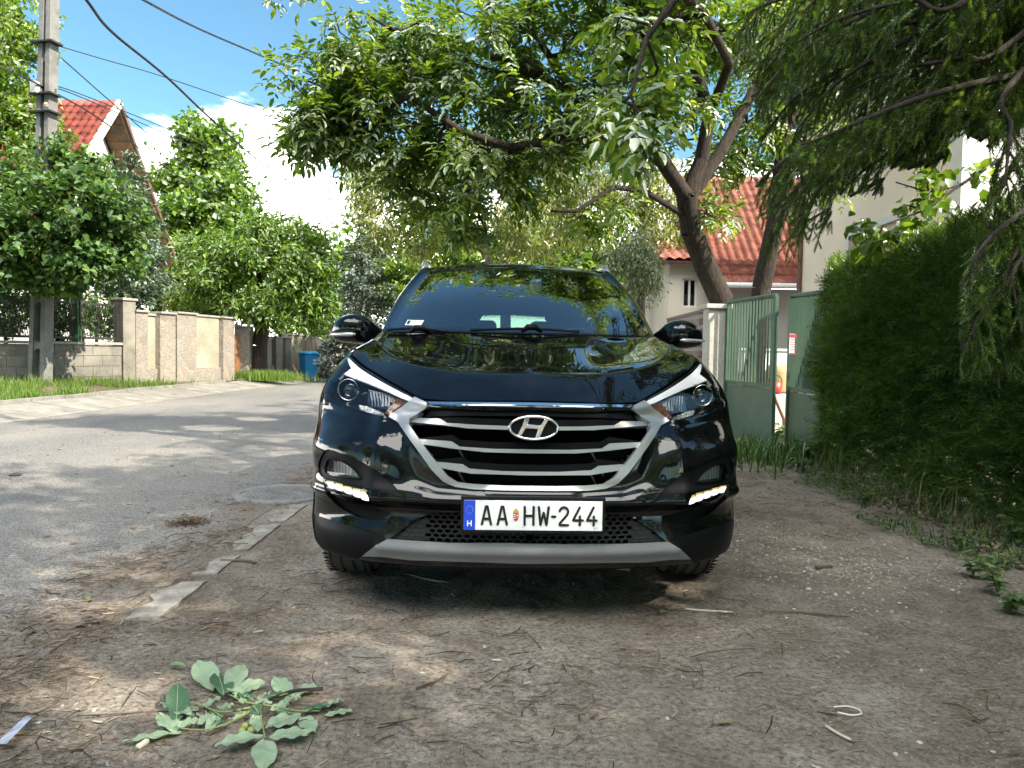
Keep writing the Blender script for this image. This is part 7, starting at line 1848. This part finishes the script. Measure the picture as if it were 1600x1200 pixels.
def pebs(name, P, rs, mat):
    n = len(P); tv = np.array([(1, 0, 0), (-1, 0, 0), (0, 1, 0), (0, -1, 0), (0, 0, 1), (0, 0, -1)], float); tf = np.array([(0, 2, 4), (2, 1, 4), (1, 3, 4), (3, 0, 4), (2, 0, 5), (1, 2, 5), (3, 1, 5), (0, 3, 5)])
    tv = np.array([(math.cos(a) * c, math.sin(a) * c, s) for s, c in ((-.3, .8), (.35, .85), (.8, .4)) for a in np.arange(6) * math.pi / 3] + [(0, 0, .95)]); tf = [(i, (i + 1) % 6, 6 + (i + 1) % 6) for i in range(6)] + [(i, 6 + (i + 1) % 6, 6 + i) for i in range(6)] + [(6 + i, 6 + (i + 1) % 6, 12 + (i + 1) % 6) for i in range(6)] + [(6 + i, 12 + (i + 1) % 6, 12 + i) for i in range(6)] + [(12 + i, 12 + (i + 1) % 6, 18) for i in range(6)]
    tf = np.array(tf); R = rs[:, None, None] * r.uniform(.7, 1.35, (n, 1, 3)) * np.array([1, 1, .6]); V = tv[None] * R * r.uniform(.85, 1.15, (n, 19, 1)) + np.column_stack([P, gz(P) - .006 + rs * .25])[:, None]
    F = tf[None] + (np.arange(n) * 19)[:, None, None]; o = fast_mesh(name, V.reshape(-1, 3), F.reshape(-1, 3), mat, smooth=False); tag(o, None, None, None, 'stuff')
P = scatter(17000, lambda x, y: np.clip(.12 + .6 * nf(x, y + 3, 1.5), .02, 1) * (x > -1.8)); pebs('fine_gravel', P, r.uniform(.0012, .0050, len(P)) * (1 + 1.2 * (r.random(len(P)) < .02)), M_peb)
c = gnd(1260, 870); P = np.stack([c.x + r.normal(size=1500) * .36, c.y + r.normal(size=1500) * .36], 1); pebs('gravel_patch', P, r.uniform(.002, .0085, len(P)) * (1 + .8 * (r.random(len(P)) < .06)), M_peb)
c = gnd(1200, 815); P = np.stack([c.x + r.normal(size=500) * .2, c.y + r.normal(size=500) * .3], 1); pebs('gravel_patch', P, r.uniform(.003, .008, len(P)), M_peb)
# dead leaves under the hedge and on the verge of the dirt
M_dead = leaf_mat('dead_leaf', (.07, .045, .03), (.15, .10, .07), (.26, .20, .14), trans=.15, gloss=.1)
n = 2600; y = 2.4 + 5.6 * r.random(n); x = 3.9 - 1.25 * r.random(n) ** .8; P = np.stack([x, y, .004 + .03 * r.random(n)], 1)
V, F = leaves(P, np.concatenate([sph(n, r)[:, :2], .25 * r.normal(size=(n, 1))], 1), np.array([0, 0, 1.]) + .5 * sph(n, r), r.uniform(.02, .06, n), r.uniform(.012, .032, n), T_MID); tag(fast_mesh('dead_leaves', V, F, M_dead), None, None, None, 'stuff')
n = 160; y = 2 + 9 * r.random(n); x = -6.5 + 5 * r.random(n); P = np.stack([x, y, np.full(n, .006)], 1)
V, F = leaves(P, np.concatenate([sph(n, r)[:, :2], .1 * r.normal(size=(n, 1))], 1), np.array([0, 0, 1.]) + .4 * sph(n, r), r.uniform(.02, .05, n), r.uniform(.012, .03, n), T_MID); tag(fast_mesh('road_leaves', V, F, M_dead), None, None, None, 'stuff')

# ---- single sticks and oddments that can be told apart
def stick(pxs, r0, mat, label, name='stick', cat='stick'):
    pts = [gnd(a, b) + Vector((0, 0, .007)) for a, b in pxs]; o = MB().tube(crv(pts, 5), [r0] * (len(crv(pts, 5)) - 1) + [r0 * .5], 6).build(name, mat, None, True); tag(o, label, cat, 'loose sticks on the dirt' if cat == 'stick' else None)
M_pale = princ('bleached_wood', (.38, .34, .28), rough=.8); M_dk = princ('dark_wood', (.07, .05, .04), rough=.9)
stick([(1070, 954), (1105, 957), (1145, 959)], .005, M_pale, 'pale straight stick lying right of centre in front of the car')
stick([(1190, 958), (1240, 959), (1300, 964), (1328, 966)], .0035, M_dk, 'long thin dark twig right of the pale straight stick')
stick([(640, 900), (670, 908), (700, 912)], .003, M_pale, 'thin pale twig under the front bumper')
stick([(650, 1078), (680, 1068), (700, 1055)], .004, M_dk, 'short curved dark twig below the left sun spots')
stick([(345, 878), (385, 879), (400, 882)], .008, M_dk, 'dark stick beside the flush edging stones, left')
stick([(1080, 1030), (1100, 1024), (1140, 1018), (1180, 1016)], .0025, M_dk, 'very thin twig in the middle right of the dirt')
stick([(1290, 1137), (1310, 1150), (1330, 1160)], .0045, M_pale, 'short pale splinter at lower right')
stick([(1275, 889), (1300, 888)], .012, M_dk, 'stubby dark cone shaped stick in the gravel patch')
stick([(215, 1172), (232, 1160)], .009, M_pale, 'thick bleached twig stub at the lower left of the fallen leaves')
stick([(120, 1122), (200, 1118), (300, 1112), (395, 1106)], .0022, M_dk, 'long hair thin twig left of the fallen leaves')
stick([(690, 745), (700, 742)], .001, M_dk, 'x') if False else None
stick([(1303, 1108), (1325, 1107), (1342, 1112), (1345, 1119), (1330, 1121), (1308, 1116)], .0024, princ('white_cord', (.55, .53, .48), rough=.7), 'pale loop of cord lying at lower right', 'cord_loop', 'cord')
def litterbit(px, py, s, mat, name, label, cat, h=.4):
    g = gnd(px, py); rg = np.random.default_rng(int(px)); mb = MB(); prof = [(0, -.2 * s * h), (s * .7, 0), (s, s * h * .7), (s * .7, s * h * 1.4), (0, s * h * 1.8)]; mb.lathe(prof, (g.x, g.y, ghz(g.x, g.y)), 'Z', 12)
    mb.v = [(x + rg.normal() * s * .06, y + rg.normal() * s * .06, z) for x, y, z in mb.v]; tag(mb.build(name, mat, None, True), label, cat)
litterbit(138, 940, .017, princ('green_husk', (.07, .10, .03), rough=.6, var=(80, .5)), 'green_walnut', 'small round green walnut lying on the asphalt at left', 'walnut', .9)
litterbit(24, 743, .05, M_dk, 'dry_leaf_clump', 'dark crumpled leaf on the road at far left', 'leaf', .25)
g = gnd(295, 819); n = 500; rg = np.random.default_rng(5)
P = np.array([g.x, g.y, .0]) + rg.normal(size=(n, 3)) * np.array([.055, .05, .018]); P[:, 2] = np.abs(P[:, 2]); V, F = leaves(P, sph(n, rg) * np.array([1, 1, .4]), sph(n, rg), rg.uniform(.02, .05, n), np.full(n, .0022), T_FAR); tag(fast_mesh('needle_clump', V, F, M_lit), 'brown clump of dead needles on the asphalt edge', 'needle clump')
def onel(px, py, L_, ang, mat, label, name='fallen_leaf', up_=.012):
    g = gnd(px, py); V, F = leaves(np.array([[g.x, g.y, ghz(g.x, g.y) + up_]]), np.array([[math.cos(ang), math.sin(ang), .05]]), np.array([[.1, 0, 1.]]), np.array([L_]), np.array([L_ * .5]), T_MID); tag(fast_mesh(name, V, F, mat), label, 'leaf')
onel(1030, 962, .045, .4, ML_yg, 'small green leaf lying alone in front of the car'); onel(1120, 1128, .055, .1, MGs, 'yellowish dry leaf at the bottom right of centre'); onel(263, 1046, .065, -.1, ML_yg, 'curled pale green leaf just above the fallen branch'); onel(232, 797, .05, 0, MGd, 'grey green leaf on the asphalt left of the needle clump'); onel(55, 786, .05, .2, MGs, 'dry leaf on the asphalt near the left edge')
# a scrap of bluish white foil at the bottom left
g0 = [gnd(-6, 1168), gnd(40, 1128), gnd(50, 1134), gnd(10, 1180)]; tag(MB().add([(p.x, p.y, .012 + .006 * k) for k, p in enumerate(g0)], [(0, 1, 2, 3)]).build('foil_scrap', princ('foil', (.22, .25, .34), rough=.35, var=(40, .6))), 'bluish white scrap of foil at the bottom left corner', 'foil')

# ---- the fallen walnut branch in the foreground
ML_fall = leaf_mat('fallen_walnut_leaf', (.17, .25, .17), (.23, .32, .22), (.29, .38, .28), trans=.2, gloss=.25); ML_fall2 = leaf_mat('fallen_leaf_top', (.035, .085, .05), (.055, .115, .07), (.08, .15, .08), trans=.2, gloss=.5)
M_rib = princ('leaf_rib', (.26, .34, .20), rough=.6)
fb = empty('fallen_branch', tuple(gnd(400, 1110)), 'broken leafy walnut branch lying on the dirt in the foreground', 'branch')
fo = fb.location.copy()
def bigleaf(name, b, t, wpx, lift0, lift1, mat, curl=.25, roll=0.0):
    """leaf from base pixel b to tip pixel t on the ground plane, wpx = blade width in photo pixels"""
    B, T2 = gnd(*b) + Vector((0, 0, lift0 * .7)), gnd(*t) + Vector((0, 0, lift1 * .6)); d = T2 - B; l = d.length; d.normalize(); dist = (B - CAM).length
    w = min(wpx * dist / FPX,   .47 * l) if wpx < 60 else wpx * dist / FPX
    w = max(w, .027)
    s = d.cross(Vector((0, 0, 1))).normalized(); s = (Matrix.Rotation(roll, 3, d) @ s); n = s.cross(d); NU, NV = 13, 9; V, F = [], []
    for i in range(NU):
        t_ = i / (NU - 1); hw = w / 2 * (math.sin(math.pi * min(1, t_ ** .80)) ** .9) * (1.0 if t_ < .8 else 1 - .25 * (t_ - .8) * 5)
        if i in (0, NU - 1): hw = .0008
        for j in range(NV):
            v = (j / (NV - 1) - .5) * 2; wv = .004 * math.sin(t_ * 19 + v * 2) * abs(v)
            p = B + d * (l * t_ + .012 * abs(v) * math.sin(math.pi * t_)) + s * (v * hw) + n * (curl * hw * v * v + .10 * l * curl * math.sin(math.pi * t_) + wv); 
            p.z = max(p.z, .004); V.append(p - fo)
    for i in range(NU - 1):
        for j in range(NV - 1): F.append((i * NV + j, i * NV + j + 1, (i + 1) * NV + j + 1, (i + 1) * NV + j))
    o = mesh_obj(name, V, F, mat, fb, True); mid = MB(); mid.tube([V[i * NV + NV // 2] + Vector((0, 0, .0008)) for i in range(NU)], [.0009] * (NU - 1) + [.0004], 5).build('midrib', M_rib, o, True)
    # side veins
    vn = MB()
    for i in range(2, NU - 2, 1):
        for sg in (-1, 1): vn.tube([V[i * NV + 4] + n * .0006, V[min(NU - 1, i + 1) * NV + 4 + sg * 2] + n * .0006, V[min(NU - 1, i + 1) * NV + 4 + sg * 4] * .98 + V[i * NV + 4] * .02 + n * .0004], [.0006, .0005, .0003], 3, False)
    vn.build('side_veins', mat, o)
LV = [((334, 1082), (308, 1046), 34, 0, ML_fall, .01, .05), ((356, 1086), (380, 1052), 30, 0, ML_fall, .02, .05), ((350, 1096), (340, 1064), 44, 0, ML_fall2, .03, .04), ((362, 1092), (415, 1070), 24, 0, ML_fall, .02, .02), ((310, 1112), (250, 1102), 22, 0, ML_fall, .01, .01), ((316, 1114), (346, 1094), 24, 0, ML_fall, .02, .02),
      ((318, 1122), (290, 1120), 14, 0, ML_fall, .01, .01), ((275, 1134), (278, 1088), 30, 0, ML_fall2, .01, .07), ((276, 1148), (248, 1124), 36, 0, ML_fall, .01, .03), ((275, 1148), (310, 1132), 40, 0, ML_fall, .03, .03), ((282, 1148), (192, 1162), 24, 0, ML_fall, .01, .01), ((305, 1136), (336, 1124), 30, 0, ML_fall, .01, .02),
      ((322, 1148), (340, 1128), 30, 0, ML_fall, .01, .03), ((330, 1140), (350, 1134), 22, 0, ML_fall2, .02, .02), ((350, 1122), (384, 1116), 22, 0, ML_fall2, .02, .02), ((334, 1118), (366, 1106), 20, 0, ML_fall, .02, .02), ((396, 1104), (372, 1092), 24, 0, ML_fall2, .03, .03), ((400, 1100), (424, 1090), 24, 0, ML_fall, .02, .03),
      ((415, 1096), (448, 1090), 16, 0, ML_fall2, .02, .02), ((455, 1090), (427, 1070), 30, 0, ML_fall, .01, .04), ((452, 1092), (496, 1078), 22, 0, ML_fall, .01, .03), ((398, 1126), (402, 1148), 44, 0, ML_fall, .03, .01), ((420, 1118), (452, 1108), 34, 0, ML_fall, .02, .03), ((425, 1108), (400, 1106), 24, 0, ML_fall, .03, .03), ((430, 1120), (458, 1122), 26, 0, ML_fall2, .03, .02),
      ((470, 1120), (415, 1146), 30, 0, ML_fall, .01, .03), ((470, 1124), (492, 1148), 34, 0, ML_fall, .01, .01), ((468, 1120), (518, 1112), 40, 0, ML_fall2, .02, .03), ((500, 1114), (534, 1098), 26, 0, ML_fall, .01, .02), ((505, 1122), (552, 1112), 20, 0, ML_fall, .01, .01),
      ((412, 1158), (336, 1172), 30, 0, ML_fall, .02, .02), ((418, 1160), (486, 1152), 34, 0, ML_fall, .02, .02), ((413, 1162), (412, 1206), 42, 0, ML_fall, .02, .0), ((404, 1130), (396, 1112), 30, 0, ML_fall2, .04, .03)]
LV += [((348, 1128), (330, 1116), 24, 0, ML_fall2, .02, .02), ((372, 1108), (392, 1098), 26, 0, ML_fall, .03, .03), ((366, 1098), (392, 1080), 24, 0, ML_fall, .02, .03), ((440, 1106), (470, 1098), 26, 0, ML_fall, .03, .03), ((384, 1120), (366, 1130), 22, 0, ML_fall, .02, .01), ((440, 1124), (428, 1140), 22, 0, ML_fall2, .02, .01), ((300, 1126), (270, 1116), 24, 0, ML_fall, .03, .02), ((380, 1090), (352, 1080), 22, 0, ML_fall, .02, .03)]
rg = np.random.default_rng(9)
for b, t, w, _, m, l0, l1 in LV: bigleaf('leaflet', b, t, w, l0, l1, m, curl=rg.uniform(.05, .28), roll=rg.uniform(-.3, .3))
def fs(pxs, r0, r1, mat, nm):
    pts = [gnd(a, b) + Vector((0, 0, .018)) - fo for a, b in pxs]; c = crv(pts, 6); MB().tube(c, list(np.linspace(r0, r1, len(c))), 8).build(nm, mat, fb, True)
fs([(402, 1112), (430, 1098), (460, 1088), (490, 1086), (505, 1085)], .004, .0065, MB_twig, 'woody_stem')
M_rach = princ('green_stalk', (.16, .20, .06), rough=.6)
for q in ([(402, 1112), (350, 1122), (312, 1110), (290, 1104)], [(400, 1116), (360, 1138), (320, 1150), (282, 1148)], [(405, 1112), (410, 1140), (414, 1162)], [(405, 1110), (380, 1105), (358, 1094)], [(410, 1110), (440, 1116), (470, 1120), (500, 1120)], [(430, 1098), (450, 1092)]): fs(q, .003, .0016, M_rach, 'leaf_stalk')
for a, b in ((378, 1148), (392, 1147), (383, 1140)):
    g = gnd(a, b) - fo; MB().lathe([(0, -.002), (.009, .002), (.012, .010), (.008, .018), (0, .021)], g, 'Z', 12).build('nut', M_rach, fb, True)
